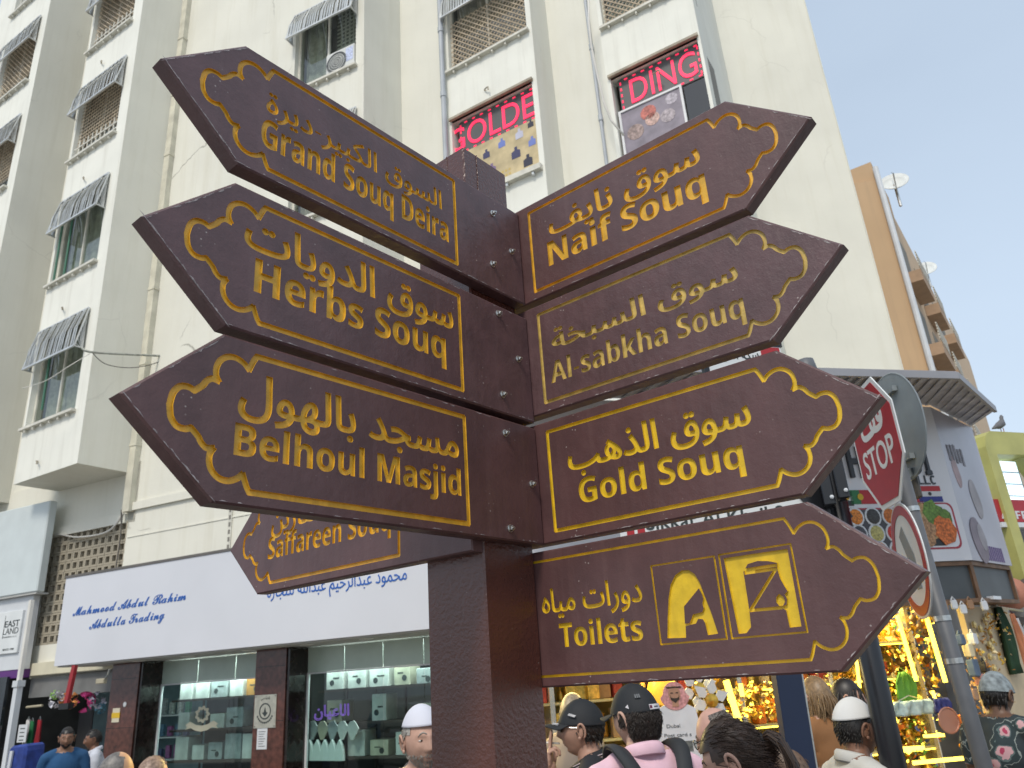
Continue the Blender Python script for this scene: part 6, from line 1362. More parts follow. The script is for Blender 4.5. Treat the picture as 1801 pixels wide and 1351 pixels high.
# ------------------------------------------------------------------ people
def vn(p, s=1.): return noise.noise(Vector(p)*s)
def remesh(mb_fn, vox, smooth_it=6):
    """union of closed shells -> one continuous skin"""
    mb = MB(); mb_fn(mb); me = bpy.data.meshes.new('tmp'); me.from_pydata(mb.v, [], mb.f); o = bpy.data.objects.new('tmp', me); COL.objects.link(o)
    md = o.modifiers.new('r', 'REMESH'); md.mode = 'VOXEL'; md.voxel_size = vox; sm = o.modifiers.new('s', 'SMOOTH'); sm.factor = .5; sm.iterations = smooth_it
    dg = bpy.context.evaluated_depsgraph_get(); dg.update(); r = bpy.data.meshes.new_from_object(o.evaluated_get(dg)); bpy.data.objects.remove(o); return r
def ell(mb, c, r, m, n=18, rot=None):
    c = Vector(c); b = len(mb.v); i = mb.mi(m); k = n//2
    for j in range(1, k):
        ph = math.pi*j/k
        for a in range(n):
            an = 2*math.pi*a/n; v = Vector((r[0]*math.sin(ph)*math.cos(an), r[1]*math.sin(ph)*math.sin(an), r[2]*math.cos(ph)))
            if rot: v = rot @ v
            mb.v.append(tuple(c+v))
    t_ = Vector((0, 0, r[2])); b_ = Vector((0, 0, -r[2]))
    if rot: t_ = rot @ t_; b_ = rot @ b_
    mb.v += [tuple(c+t_), tuple(c+b_)]; T = len(mb.v)-2; B = T+1
    for a in range(n):
        mb.f.append((T, b+a, b+(a+1) % n)); mb.m.append(i); mb.f.append((b+(k-2)*n+(a+1) % n, b+(k-2)*n+a, B)); mb.m.append(i)
        for j in range(k-2): mb.f.append((b+j*n+a, b+(j+1)*n+a, b+(j+1)*n+(a+1) % n, b+j*n+(a+1) % n)); mb.m.append(i)
def limb(mb, pts, m, flat=1., n=14):
    """tapered limb through [(point, radius)] with rounded ends"""
    P = [(Vector(p), r) for p, r in pts]; a, ra = P[0]; b, rb = P[-1]
    d0 = (P[1][0]-a).normalized(); d1 = (b-P[-2][0]).normalized()
    full = [(a-d0*ra*.85, ra*.35), (a-d0*ra*.45, ra*.8)]+P+[(b+d1*rb*.45, rb*.8), (b+d1*rb*.85, rb*.35)]
    mb.tube([p for p, r in full], [r for p, r in full], m, n)
def headpoint(d, jaw=1., fem=0):
    """surface point of a head for direction d (x right, y face forward, z up), head centre at eye height-ish"""
    x, y, z = d
    rx, ry, rz = .0765, .0965, .118
    p = Vector((x*rx, y*ry, z*rz))
    low = max(0, -z)
    p.x *= 1-.30*low**1.5
    if y < 0: p.y *= 1-.42*low**1.3; 
    if y < 0 and z > -.2: p.y *= 1.04
    if y > 0: p.y *= 1-.10*max(0, z)**2
    front = max(0, y)
    # flatten face, brow, sockets, nose, cheeks, lips, chin
    X, Zz = p.x, p.z
    g = lambda v, s: math.exp(-(v/s)**2)
    if y > 0:
        add = 0
        add += .0055*g(Zz-.022, .010)*g(X, .045)               # brow
        add -= .0085*g(abs(X)-.031, .014)*g(Zz-.004, .012)     # sockets
        add += .0045*g(abs(X)-.031, .010)*g(Zz-.003, .006)     # eyeball under lid
        nz = max(0, min(1, (.020-Zz)/.052)) if Zz > -.036 else max(0, 1-(-.036-Zz)/.009)
        add += (.006+.019*nz)*g(X, .0085+.006*nz)*(1 if -.048 < Zz < .024 else 0)*min(1, max(0, (.026-Zz)/.01))
        add += .0035*g(abs(X)-.014, .006)*g(Zz+.036, .007)     # nostril wings
        add += .0045*g(abs(X)-.043, .018)*g(Zz+.024, .018)     # cheeks
        add -= .003*g(abs(X)-.045, .016)*g(Zz+.066, .018)
        add += .0055*g(X, .020)*g(Zz+.058, .0052)+.0055*g(X, .018)*g(Zz+.070, .0055)-.0030*g(X, .024)*g(Zz+.0635, .0022)
        add -= .004*g(X, .02)*g(Zz+.082, .006)
        add += .0105*g(X, .024)*g(Zz+.100, .015)*jaw            # chin
        p.y += add*min(1, front*1.6)
    return p
def head_mesh(mb, M, m, n=72, k=54, **kw):
    b = len(mb.v); i = mb.mi(m)
    for j in range(k+1):
        ph = math.pi*j/k
        for a in range(n):
            an = 2*math.pi*a/n; d = Vector((math.sin(ph)*math.cos(an), math.sin(ph)*math.sin(an), math.cos(ph)))
            mb.v.append(tuple(M @ headpoint(d, **kw)))
    for j in range(k):
        for a in range(n): mb.f.append((b+j*n+a, b+(j+1)*n+a, b+(j+1)*n+(a+1) % n, b+j*n+(a+1) % n)); mb.m.append(i)
def ear(mb, M, s, m):
    """helix, lobe and hollow of one ear"""
    i = mb.mi(m); c = Vector((s*.0745, -.006, -.008))
    pts = []
    for k in range(13):
        t = R(-70+k*21); pts.append(M @ (c+Vector((s*(.010+.005*math.sin(t)), -.004+.0155*math.cos(t)*-1+.004*math.sin(t), .030*math.sin(t)+.002))))
    mb.tube(pts, [.004+.002*math.sin(k/12*3.14) for k in range(13)], m, 8)
    ell(mb, M @ (c+Vector((s*.004, .001, 0))), (.006, .016, .027), m, 12, M.to_3x3().normalized() if False else M.to_3x3()); ell(mb, M @ (c+Vector((s*.006, .006, -.027))), (.006, .008, .009), m, 10, M.to_3x3())
    ell(mb, M @ (c+Vector((s*.006, .013, -.004))), (.004, .004, .008), m, 8, M.to_3x3())
def skinmat(name, c): 
    return mat(name, c, rough=.48, var=.10, vscale=28, bump=.35, bscale=160, spec=.4)
def hairm(name, c): return mat(name, c, rough=.45, var=.35, vscale=60, spec=.5)
def strands(M, region, length, flow, m, count, seed, w=.0035, lift=.006, curl=0., n=4):
    """hair locks: thin tapered tubes rooted on the scalp"""
    rn_ = random.Random(seed); mb = MB(); tries = 0; made = 0
    while made < count and tries < count*20:
        tries += 1; d = Vector((rn_.gauss(0, 1), rn_.gauss(0, 1), rn_.gauss(0, 1))).normalized()
        if not region(d): continue
        made += 1; p = headpoint(d)*1.015; nrm = Vector((p.x/.0765**2, p.y/.0965**2, p.z/.118**2)).normalized(); f = Vector(flow(d, p)); f = (f-nrm*f.dot(nrm)*.85).normalized()
        L_n = length(d)*rn_.uniform(.65, 1.15); pts = []; q = p.copy(); side = nrm.cross(f); ph = rn_.uniform(0, 6.28)
        for k in range(n+1):
            t = k/n; pts.append(M @ (q+nrm*(lift*math.sin(t*2.2)*rn_.uniform(.8, 1.2))+side*curl*math.sin(ph+t*5)))
            f = (f+Vector((rn_.gauss(0, .10), rn_.gauss(0, .10), rn_.gauss(0, .10)))+Vector((0, 0, -.12))).normalized(); q = q+f*L_n/n
            # keep outside the skull
            e = (q.x/.079)**2+(q.y/.099)**2+(q.z/.121)**2
            if e < 1 and q.z > -.06: q = q/math.sqrt(e)
        mb.tube(pts, [w*(1-.75*(k/n)**1.5) for k in range(n+1)], m, 4, cap=False)
    return mb
def scalp(M, region, off, m, n=60, k=44):
    mb = MB(); i = mb.mi(m); V = {}
    def v(j, a):
        a %= n
        if (j, a) not in V:
            ph = math.pi*j/k; an = 2*math.pi*a/n; d = Vector((math.sin(ph)*math.cos(an), math.sin(ph)*math.sin(an), math.cos(ph)))
            o_ = off(d) if callable(off) else off; p = headpoint(d); p = p*(1+o_/.1); V[(j, a)] = len(mb.v); mb.v.append(tuple(M @ p))
        return V[(j, a)]
    for j in range(k):
        for a in range(n):
            ph = math.pi*(j+.5)/k; an = 2*math.pi*(a+.5)/n; d = Vector((math.sin(ph)*math.cos(an), math.sin(ph)*math.sin(an), math.cos(ph)))
            if region(d): mb.f.append((v(j, a), v(j+1, a), v(j+1, a+1), v(j, a+1))); mb.m.append(i)
    return mb
def hand(mb, Mh, m, s=1, pose='relaxed', sc=1.):
    """Mh: wrist frame, fingers along +y, palm facing -z, thumb on +x*s side"""
    ell(mb, Mh @ (Vector((0, .045, 0))*sc), (.040*sc, .052*sc, .016*sc), m, 14, Mh.to_3x3()); limb(mb, [(Mh @ (Vector((0, -.03, 0))*sc), .028*sc), (Mh @ (Vector((0, .02, 0))*sc), .027*sc)], m)
    L = [.068, .078, .072, .056]; X = [.029, .010, -.010, -.028]
    C = {'relaxed': (18, 28, 20), 'straight': (6, 8, 6), 'grip': (55, 60, 40), 'smoke': None}[pose]
    for k in range(4):
        c = C if C else ((4, 6, 4) if k < 2 else (62, 70, 40)); p = Vector((X[k]*s, .085-.006*abs(k-1), 0)); a = 0; pts = [(Mh @ (Vector((X[k]*s*.8, .05, 0))*sc), .0095*sc)]
        for q, f in enumerate((.46, .30, .24)):
            pts.append((Mh @ (p*sc), (.0092-.0009*q)*sc)); a += R(c[q]); p = p+Vector((X[k]*s*.08, math.cos(a), -math.sin(a)))*L[k]*f
        pts.append((Mh @ (p*sc), .0068*sc)); limb(mb, pts, m, n=10)
    p0 = Vector((.030*s, .012, -.004)); limb(mb, [(Mh @ (p0*sc), .014*sc), (Mh @ (Vector((.050*s, .040, -.012))*sc), .0115*sc), (Mh @ (Vector((.058*s, .068, -.016))*sc), .0095*sc), (Mh @ (Vector((.056*s, .088, -.018))*sc), .0075*sc)], m, n=10)
def person(name_lab, px, rho, facing, skin, shirt, pants, hair=None, headturn=0, headtilt=0, nod=0, arms=None, scale=1., hvox=.0042, bvox=.012, female=0, group=None, lean=0, fold=.006, sleeve='short', collar=None):
    """px: pixel of the top of the skull. facing: azimuth the body faces. returns dict with frames for hair, caps, etc."""
    top = at_rho(*px, rho); H = top.z; S_ = H/1.75; base = Vector((top.x, top.y, 0))
    fz = R(facing); Fw = Vector((math.sin(fz), math.cos(fz), 0)); Rt = Vector((Fw.y, -Fw.x, 0))
    B = Matrix((Rt, Fw, Z)).transposed().to_4x4(); B.translation = base - Fw*.02
    B = B @ Matrix.Scale(S_, 4)
    root = thing('person', base, name_lab, 'person', group)
    HM = B @ Matrix.Translation((0, .035+lean*.12, 1.75-.118)) @ Matrix.Rotation(-R(headturn), 4, 'Z') @ Matrix.Rotation(R(nod)*-1, 4, 'X') @ Matrix.Rotation(R(headtilt), 4, 'Y')
    sh = .205 if not female else .175; W = lambda *p: B @ Vector(p)
    neck = [(W(0, .0+lean*.03, 1.46), .066*S_), (W(0, .008+lean*.08, 1.52), .057*S_), (W(0, .02+lean*.1, 1.585), .056*S_)]
    A = arms or {}
    def arm(s):
        a = A.get(s) or [(s*(sh+.03), -.01, 1.16), (s*(sh+.05), .06, .93)]
        e, w_ = a[0], a[1]; return [(W(s*(sh-.02), -.005, 1.435), .062*S_), (W(s*(sh+.01), -.01, 1.37), .056*S_), (W(*e), .041*S_), ((W(*e)+W(*w_))/2+Vector((0, 0, 0)), .036*S_), (W(*w_), .025*S_)]
    def torso(mb):
        ell(mb, W(0, -.005, 1.31), (sh*.86*S_, .125*S_, .19*S_), skin, 22, B.to_3x3().normalized()); ell(mb, W(0, 0, 1.08), (.150*S_, .118*S_, .20*S_), skin, 20, B.to_3x3().normalized())
        ell(mb, W(0, 0, .93), (.165*S_, .125*S_, .14*S_), skin, 20, B.to_3x3().normalized()); ell(mb, W(0, -.035, 1.41), (.15*S_, .07*S_, .09*S_), skin, 18, B.to_3x3().normalized())
        for s in (-1, 1):
            limb(mb, [(W(s*.03, -.01, 1.488), .054*S_), (W(s*.10, -.01, 1.466), .060*S_), (W(s*(sh-.03), -.005, 1.43), .064*S_)], skin)
            limb(mb, [(W(s*.09, 0, .90), .085*S_), (W(s*.095, .01, .50), .056*S_), (W(s*.10, -.01, .30), .050*S_), (W(s*.10, 0, .09), .036*S_)], skin)
            limb(mb, [(W(s*.10, -.03, .04), .038*S_), (W(s*.115, .10, .032), .034*S_), (W(s*.12, .16, .025), .026*S_)], skin); limb(mb, arm(s), skin)
        limb(mb, neck, skin)
    body = remesh(torso, bvox*S_, 5)
    # finer hands and head merged onto the same skin
    def hands(mb):
        for s in (-1, 1):
            a = A.get(s); w_ = Vector(a[1]) if a else Vector((s*(sh+.05), .06, .93)); e = Vector(a[0]) if a else Vector((s*(sh+.03), -.01, 1.16))
            d = ((Vector(a[2]) if a and len(a) > 2 else (w_-e))).normalized(); nrm = Vector(a[3]) if a and len(a) > 3 else Vector((s, 0, 0)); nrm = (nrm-d*nrm.dot(d)).normalized(); xx = d.cross(nrm)
            Mh = B @ (Matrix((xx, d, nrm)).transposed().to_4x4()); Mh.translation = W(*w_)
            hand(mb, Mh, skin, s=(a[5] if a and len(a) > 5 else -s), pose=(a[4] if a and len(a) > 4 else 'relaxed'), sc=1.)
    hm = remesh(hands, .0036*S_, 2)
    hb = MB(); head_mesh(hb, HM, skin); ear(hb, HM, 1, skin); ear(hb, HM, -1, skin)
    head = bpy.data.meshes.new('h'); head.from_pydata(hb.v, [], hb.f)
    bm = bmesh.new()
    for i, me in enumerate((body, hm, head)):
        n0 = len(bm.faces); bm.from_mesh(me); bm.faces.ensure_lookup_table()
        for f in bm.faces[n0:]: f.material_index = 0 if i else 9
    Bi = B.inverted(); slv = {'short': .55, 'long': 2, 'none': -1}[sleeve]
    bm.verts.ensure_lookup_table(); cloth = set()
    e_by = {s: [Bi @ p for p, r in arm(s)] for s in (-1, 1)}
    for f in bm.faces:
        if f.material_index != 9: f.material_index = 0; continue
        c = Bi @ f.calc_center_median(); mi_ = 1
        if c.z < .95: mi_ = 2
        if c.z < .09: mi_ = 3
        # arm test
        for s in (-1, 1):
            a0_, a1_, a2_, a3_, a4_ = e_by[s]; best = 9
            for k, (p, q) in enumerate(((a1_, a2_), (a2_, a4_))):
                d = q-p; t_ = max(0, min(1, (c-p).dot(d)/d.dot(d))); ds = (c-p-d*t_).length
                if ds < .075 and ds < best: best = ds; pos = k+t_
            if best < .075 and s*c.x > sh*.78 or best < .05 and pos > .8:
                mi_ = 0 if pos > slv and not (mi_ == 2 and best > .06) else 1
        if abs(c.x) < .088 and c.z > 1.497+(-.02 if c.y > .03 else .016): mi_ = 0
        f.material_index = mi_
        if mi_ in (1, 2):
            for v in f.verts: cloth.add(v.index)
    for f in bm.faces: f.smooth = True
    bm.normal_update()
    for i in cloth:
        v = bm.verts[i]; q = Bi @ v.co; d = vn((q.x*9, q.y*9, q.z*5+seedv(name_lab)), 1)*fold+vn((q.x*24, q.y*24, q.z*12), 1)*fold*.4+.004; v.co += v.normal*d*S_
    me = bpy.data.meshes.new('body'); 
    o0 = wloc(root)
    for v in bm.verts: v.co -= o0
    bm.to_mesh(me); bm.free()
    for m_ in (skin, shirt, pants, mat('shoe_leather', (.03, .025, .02), rough=.5)): me.materials.append(m_)
    o = bpy.data.objects.new('body', me); COL.objects.link(o); o.parent = root
    # eyes, brows
    for s in (-1, 1):
        e = MB(); c = HM @ Vector((s*.031, .0790, .003)); ell(e, c, (.0120*S_, .0085*S_, .0040*S_), mat('eye_white', (.6, .58, .55), rough=.2), 12, HM.to_3x3().normalized())
        ell(e, HM @ Vector((s*.031, .0858, .003)), (.0048*S_, .0025*S_, .0034*S_), mat('iris', (.03, .02, .012), rough=.1), 10, HM.to_3x3().normalized()); e.build('eye', root, smooth=True)
    if hair:
        for s in (-1, 1):
            b = MB(); b.tube([HM @ (headpoint(Vector((s*x, .9, z)).normalized())*1.01) for x, z in ((.14, .20), (.30, .27), (.48, .24), (.62, .16))], [.0022, .0035, .003, .001], hair, 6); b.build('eyebrow', root, smooth=True)
    for s in (-1, 1):      # upper and lower lids
        for zz, rr_ in ((.0075, .0022), (-.0015, .0016)):
            b = MB(); b.tube([HM @ Vector((s*(.031+x), .0842-.55*x*x/.012-.0005*(zz < 0), .003+(zz-.003)*(1-(x/.0145)**2)+0*.003)) for x in (-.013, -.009, -.004, 0, .004, .009, .013)], [.0008, rr_, rr_, rr_, rr_, rr_, .0008], skin, 6); b.build('eyelid', root, smooth=True)
    lm = MB(); lp = mat('lips', (.32, .12, .10), rough=.45)
    lm.tube([HM @ (headpoint(Vector((x, .86, -.535-.03*abs(x))).normalized())*1.004) for x in (-.24, -.12, 0, .12, .24)], [.0012, .0032, .0036, .0032, .0012], lp, 6); lm.build('lips', root, smooth=True)
    if collar:
        cb_ = MB(); n = 40
        prof = [(.071, .0), (.070, .022), (.073, .030), (.080, .022), (.088, -.008), (.086, -.012)]
        b0 = 0; ci = cb_.mi(collar)
        for k in range(n):
            t_ = 2*math.pi*k/n; gap = max(0, math.sin(t_))**6
            for r_, z_ in prof: cb_.v.append(tuple(W(r_*math.cos(t_)*(1+.05*math.sin(2*t_)), r_*math.sin(t_)*1.05+.0+.02*gap, 1.500+z_*(1-.6*gap)-.040*max(0, math.sin(t_))+.022*max(0, -math.sin(t_)))))
        np_ = len(prof)
        for k in range(n):
            for q in range(np_-1): a_, b_ = k*np_+q, ((k+1) % n)*np_+q; cb_.f.append((a_, b_, b_+1, a_+1)); cb_.m.append(ci)
        co = cb_.build('collar', root, smooth=True); md = co.modifiers.new('t', 'SOLIDIFY'); md.thickness = .003
    return dict(root=root, HM=HM, B=B, S=S_, W=W)
def seedv(s): return (sum(map(ord, s)) % 97)*1.3
top_region = lambda d: d.z > -.05+(.42 if d.y > .25 else .0)*1 and not (d.y > .55 and d.z < .62)
back_region = lambda lo: (lambda d: (d.z > .50 if d.y > .45 else d.z > .22 if d.y > .15 else d.z > (-.10 if abs(d.x) > .80 and d.y > -.25 else lo) if d.y > -.3 else d.z > lo))
def short_hair(P, m, lo=-.42, seed=1, count=700, ln=.022, curl=.001, w=.0028, off=.0035):
    rg = back_region(lo); scalp(P['HM'], rg, off, m).build('hair', P['root'], smooth=True)
    tag(strands(P['HM'], rg, lambda d: ln, lambda d, p: (d.x*.2, -.8 if d.z > .3 else -.3, -.2-.8*(1-max(0, d.z))), m, count, seed, w=w, lift=.004, curl=curl).build('hair_locks', P['root'], smooth=True), kind='stuff')
def ball_cap(P, m, brimdir=1, up=.0, label=None):
    HM = P['HM'] @ Matrix.Diagonal((1.035, 1.03, .95, 1)); rg = lambda d: d.z > .115
    t = thing('baseball_cap', HM.translation, label, 'cap'); off = lambda d: .0055+.005*max(0, d.z)**2
    c = scalp(HM, rg, off, m, 72, 50); o = c.build('crown', t, smooth=True); md = o.modifiers.new('t', 'SOLIDIFY'); md.thickness = -.003
    b = MB(); n = 18; i = b.mi(m); rows = 6
    for j in range(rows+1):
        for k in range(n+1):
            a = R(-62+124*k/n); x = math.sin(a)*.083; y = math.cos(a)*.098; t_ = j/rows; ln = .072*math.cos(a*.85)
            b.v.append(tuple(HM @ Vector((x*(1+.04*t_), y+ln*t_, .026-.010*t_-.016*(abs(x)/.08)**2*(.4+t_)))))
    for j in range(rows):
        for k in range(n): b.f.append((j*(n+1)+k, j*(n+1)+k+1, (j+1)*(n+1)+k+1, (j+1)*(n+1)+k)); b.m.append(i)
    bo = b.build('brim', t, smooth=True); md = bo.modifiers.new('t', 'SOLIDIFY'); md.thickness = .004
    bt = MB(); bt.lathe(HM @ Vector((0, 0, .1335)), [(.008, 0), (.006, .004), (0, .005)], m, 10); bt.build('button', t)
    for k in range(3):
        s_ = MB(); ps = []
        for q in range(13):
            a = math.pi*q/12; az_ = k*math.pi/3+R(90); d = Vector((math.cos(a)*math.cos(az_), math.cos(a)*math.sin(az_), math.sin(a)))
            if d.z > .13: ps.append(HM @ (headpoint(d)*(1+off(d)/.1+.008)))
        s_.tube(ps, .0011, m, 4); s_.build('seam', t)
    return t
# 1 smoking man in a black cap, seen from the side
blackc = mat('black_cap_cloth', (.012, .014, .017), rough=.75, var=.3, bump=.6, bscale=300)
P = person('man in black cap and sunglasses smoking, right beside the signpost', (1024, 1232), 3.85, -80, skinmat('skin_ruddy', (.40, .235, .17)), mat('black_polo', (.014, .015, .019), rough=.85, var=.3, bump=.5, bscale=260), mat('dark_trousers', (.03, .03, .035), rough=.9), hairm('dark_hair', (.02, .015, .012)),
           nod=-3, headturn=0, arms={-1: [(-.24, .20, 1.25), (-.050, .185, 1.47), (.02, -.03, 1), (0, 1, .1), 'smoke', -1]}, collar=mat('black_polo', (.014, .015, .019)))
short_hair(P, hairm('dark_hair', (.02, .015, .012)), lo=-.40, seed=2, ln=.016, count=500)
t = ball_cap(P, blackc, label='plain black baseball cap with white mark on the brim, worn by the smoking man')
HM = P['HM']; wm_ = mat('white_stitch', (.55, .55, .56), rough=.7)
GB('side_mark', lambda b: b.prism([HM @ Vector(q) for q in ((-.077, .052, .060), (-.087, .020, .052), (-.088, .012, .060), (-.080, .045, .068))], HM.to_3x3() @ Vector((-.004, 0, 0)), wm_), t)
GB('brim_mark', lambda b: b.prism([HM @ Vector(q) for q in ((-.060, .100, .0165), (-.040, .130, .0185), (-.034, .124, .0195), (-.052, .096, .018))], HM.to_3x3() @ Vector((-.002, 0, .006)), wm_), t)
sg = thing('sunglasses', HM.translation, 'black wraparound sunglasses on the smoking man', 'sunglasses'); lens = mat('black_lens', (.005, .005, .006), rough=.08)
for s in (-1, 1):
    GB('lens', lambda b: ell(b, HM @ Vector((s*.031, .092, .001)), (.026, .008, .017), lens, 16, HM.to_3x3().normalized() @ Matrix.Rotation(-s*.25, 3, 'Z')), sg, smooth=True)
    GB('temple', lambda b: b.tube([HM @ Vector((s*.056, .082, .008)), HM @ Vector((s*.078, .045, .009)), HM @ Vector((s*.082, .0, .008))], .0016, steel, 6), sg)
cg = HM @ Vector((-.004, .118, -.062)); ce = cg+(HM.to_3x3() @ Vector((-.01, .065, .004)))
t = thing('cigarette', cg, 'lit cigarette between the smoking man\'s lips and fingers', 'cigarette'); GB('paper', lambda b: b.tube([HM @ Vector((-.004, .102, -.063)), ce], .004, mat('cig_paper', (.75, .74, .7)), 8), t); GB('ash', lambda b: b.tube([ce, ce+(ce-cg)*.12], .0042, mat('ash_grey', (.2, .2, .2)), 8), t)
pw = mat('pale_trim', (.5, .42, .44), rough=.8)
for k, z_ in enumerate((1.505, 1.516)):
    GB('collar_stripe', lambda b: b.tube([P['W'](.092*math.cos(a), .092*math.sin(a), z_-.04*max(0, math.sin(a))+.02*max(0, -math.sin(a))) for a in np.linspace(R(-160), R(160), 24)], .0025, pw, 6), P['root'])
# 2 man in pink with backpack and cap, from behind
pinks = mat('pink_polo', (.76, .50, .58), rough=.85, var=.10, vscale=10, bump=.7, bscale=320)
P = person('man in pink polo with black cap and backpack, seen from behind', (1114, 1206), 3.45, -18, skinmat('skin_fair', (.54, .34, .26)), pinks, mat('dark_trousers', (.03, .03, .035)), hairm('brown_hair', (.022, .014, .010)), nod=4, headturn=-22, collar=pinks, fold=.008)
HM = P['HM']; hr = hairm('brown_hair', (.022, .014, .010))
rg = back_region(-.55); scalp(HM, rg, .006, hr).build('hair', P['root'], smooth=True)
tag(strands(HM, lambda d: rg(d) and d.z < .25, lambda d: .030, lambda d, p: (d.x*.5, -.35, -.9), hr, 2200, 5, w=.0021, lift=.008, curl=.006).build('hair_locks', P['root'], smooth=True), kind='stuff')
t = ball_cap(P, blackc, label='black snapback cap with a white back label, worn by the man in pink')
wlab = mat('white_label', (.62, .60, .62), rough=.6)
def on_head(u, v, off):   # u: angle round the head, v: height
    d = Vector((math.cos(v)*math.sin(u), math.cos(v)*math.cos(u), math.sin(v))); return HM @ (headpoint(d)*(1+off))
for (u0, u1, v0, v1, m_, nm) in ((R(150), R(197), .17, .31, wlab, 'back_label'), (R(190), R(196.5), .20, .28, mat('maroon_print', (.12, .01, .04)), 'label_square'), (R(168), R(183), .22, .25, inkm, 'label_script')):
    b = MB(); i_ = b.mi(m_); n = 10; o_ = .155 if nm == 'back_label' else .165
    for k in range(n+1):
        u = u0+(u1-u0)*k/n; b.v += [tuple(on_head(u, v0, o_)), tuple(on_head(u, v1, o_+.005))]
    for k in range(n): b.f.append((2*k, 2*k+2, 2*k+3, 2*k+1)); b.m.append(i_)
    o = b.build(nm, t); md = o.modifiers.new('t', 'SOLIDIFY'); md.thickness = .002; md.offset = 1
b = MB(); b.prism([on_head(R(248+x), .30+y, .165) for x, y in ((-3, -.05), (4, .0), (-1, .06))], HM.to_3x3() @ Vector((-.003, 0, 0)), wlab); b.build('side_mark', t)
for k in range(3): GB('side_script', lambda b: b.prism([on_head(R(215+k*5+x), .52+y, .175) for x, y in ((0, 0), (3, .0), (3.5, .12), (.5, .12))], HM.to_3x3() @ Vector((0, -.002, .001)), mat('grey_stitch', (.10, .11, .12))), t)
W = P['W']; bpk = thing('backpack', W(0, -.2, 1.1), 'black backpack on the man in pink, its straps crossing his shoulders', 'backpack'); strapm = mat('strap_webbing', (.030, .033, .037), rough=.75, var=.25, bump=.6, bscale=400); nyl = mat('black_nylon', (.012, .012, .013), rough=.55, var=.3)
for s in (-1, 1):
    b = MB(); i_ = b.mi(strapm); path = [(s*.085, .125, 1.34), (s*.098, .105, 1.45), (s*.118, .035, 1.522), (s*.124, -.03, 1.530), (s*.120, -.085, 1.505), (s*.098, -.135, 1.44), (s*.082, -.165, 1.35), (s*.065, -.172, 1.29)]
    pts = [Vector(p) for p in path]; cc = catm(pts, 4); hw = .030
    for k, p in enumerate(cc): b.v += [tuple(W(p.x-hw, p.y, p.z-(.006*s))), tuple(W(p.x, p.y-.003, p.z+.006)), tuple(W(p.x+hw, p.y, p.z+(.006*s)))]
    for k in range(len(cc)-1):
        for q in range(2): b.f.append((3*k+q, 3*k+q+1, 3*k+q+4, 3*k+q+3)); b.m.append(i_)
    o = b.build('shoulder_strap', bpk, smooth=True); md = o.modifiers.new('t', 'SOLIDIFY'); md.thickness = .012
    GB('strap_edge', lambda bb: bb.tube([W(p.x-hw, p.y-.008, p.z+.002) for p in cc], .0015, nyl, 4), bpk)
def bag(mb): ell(mb, W(0, -.215, 1.12), (.155, .085, .235), nyl, 20, P['B'].to_3x3().normalized()); ell(mb, W(0, -.24, .95), (.15, .085, .15), nyl, 18, P['B'].to_3x3().normalized())
bm_ = remesh(bag, .012, 3); bm_.materials.append(nyl)
for p_ in bm_.polygons: p_.use_smooth = True
o = bpy.data.objects.new('pack', bm_); COL.objects.link(o); o.parent = bpk; bm_.transform(Matrix.Translation(-wloc(bpk)))
GB('haul_loop', lambda b: b.tube([W(-.035, -.18, 1.35), W(-.03, -.185, 1.395), W(0, -.188, 1.415), W(.03, -.185, 1.395), W(.035, -.18, 1.35)], .010, nyl, 8), bpk, smooth=True)
# 3 balding man with glasses behind the woman
P = person('balding man with black rimmed glasses behind the dark haired woman', (1262, 1244), 3.75, -62, skinmat('skin_pink', (.52, .31, .25)), mat('grey_shirt', (.2, .2, .22), rough=.9, var=.2), mat('dark_trousers', (.03, .03, .035)), hairm('grizzled_hair', (.10, .085, .075)), nod=18)
HM = P['HM']; rg = lambda d: (d.z > -.35 and d.y < -.05 and d.z < .75 and (abs(d.x) > .35 or d.y < -.5))
gh = hairm('grizzled_hair', (.10, .085, .075)); scalp(HM, rg, .001, gh).build('hair', P['root'], smooth=True)
tag(strands(HM, rg, lambda d: .010, lambda d, p: (d.x*.2, -.5, -.8), gh, 350, 9, w=.0016, lift=.002).build('hair_locks', P['root'], smooth=True), kind='stuff')
gs = thing('eyeglasses', HM.translation, 'black rimmed glasses on the balding man', 'eyeglasses'); rim = mat('black_rim', (.01, .01, .01), rough=.3)
for s in (-1, 1):
    GB('rim', lambda b: b.tube([HM @ Vector((s*.033+.027*math.cos(a), .108-.006*abs(math.cos(a)), .0-.0+.020*math.sin(a))) for a in np.linspace(0, 2*math.pi, 21)], .0019, rim, 6), gs, smooth=True)
    GB('lens', lambda b: b.prism([HM @ Vector((s*.033+.026*math.cos(a), .107, .019*math.sin(a))) for a in np.linspace(0, 2*math.pi, 17)[:-1]], HM.to_3x3() @ Vector((0, .001, 0)), wglass), gs)
    GB('temple', lambda b: b.tube([HM @ Vector((s*.060, .104, .006)), HM @ Vector((s*.080, .05, .008)), HM @ Vector((s*.083, .0, .004))], .0018, rim, 6), gs)
GB('bridge', lambda b: b.tube([HM @ Vector((-.008, .110, .004)), HM @ Vector((0, .113, .008)), HM @ Vector((.008, .110, .004))], .0018, rim, 6), gs)
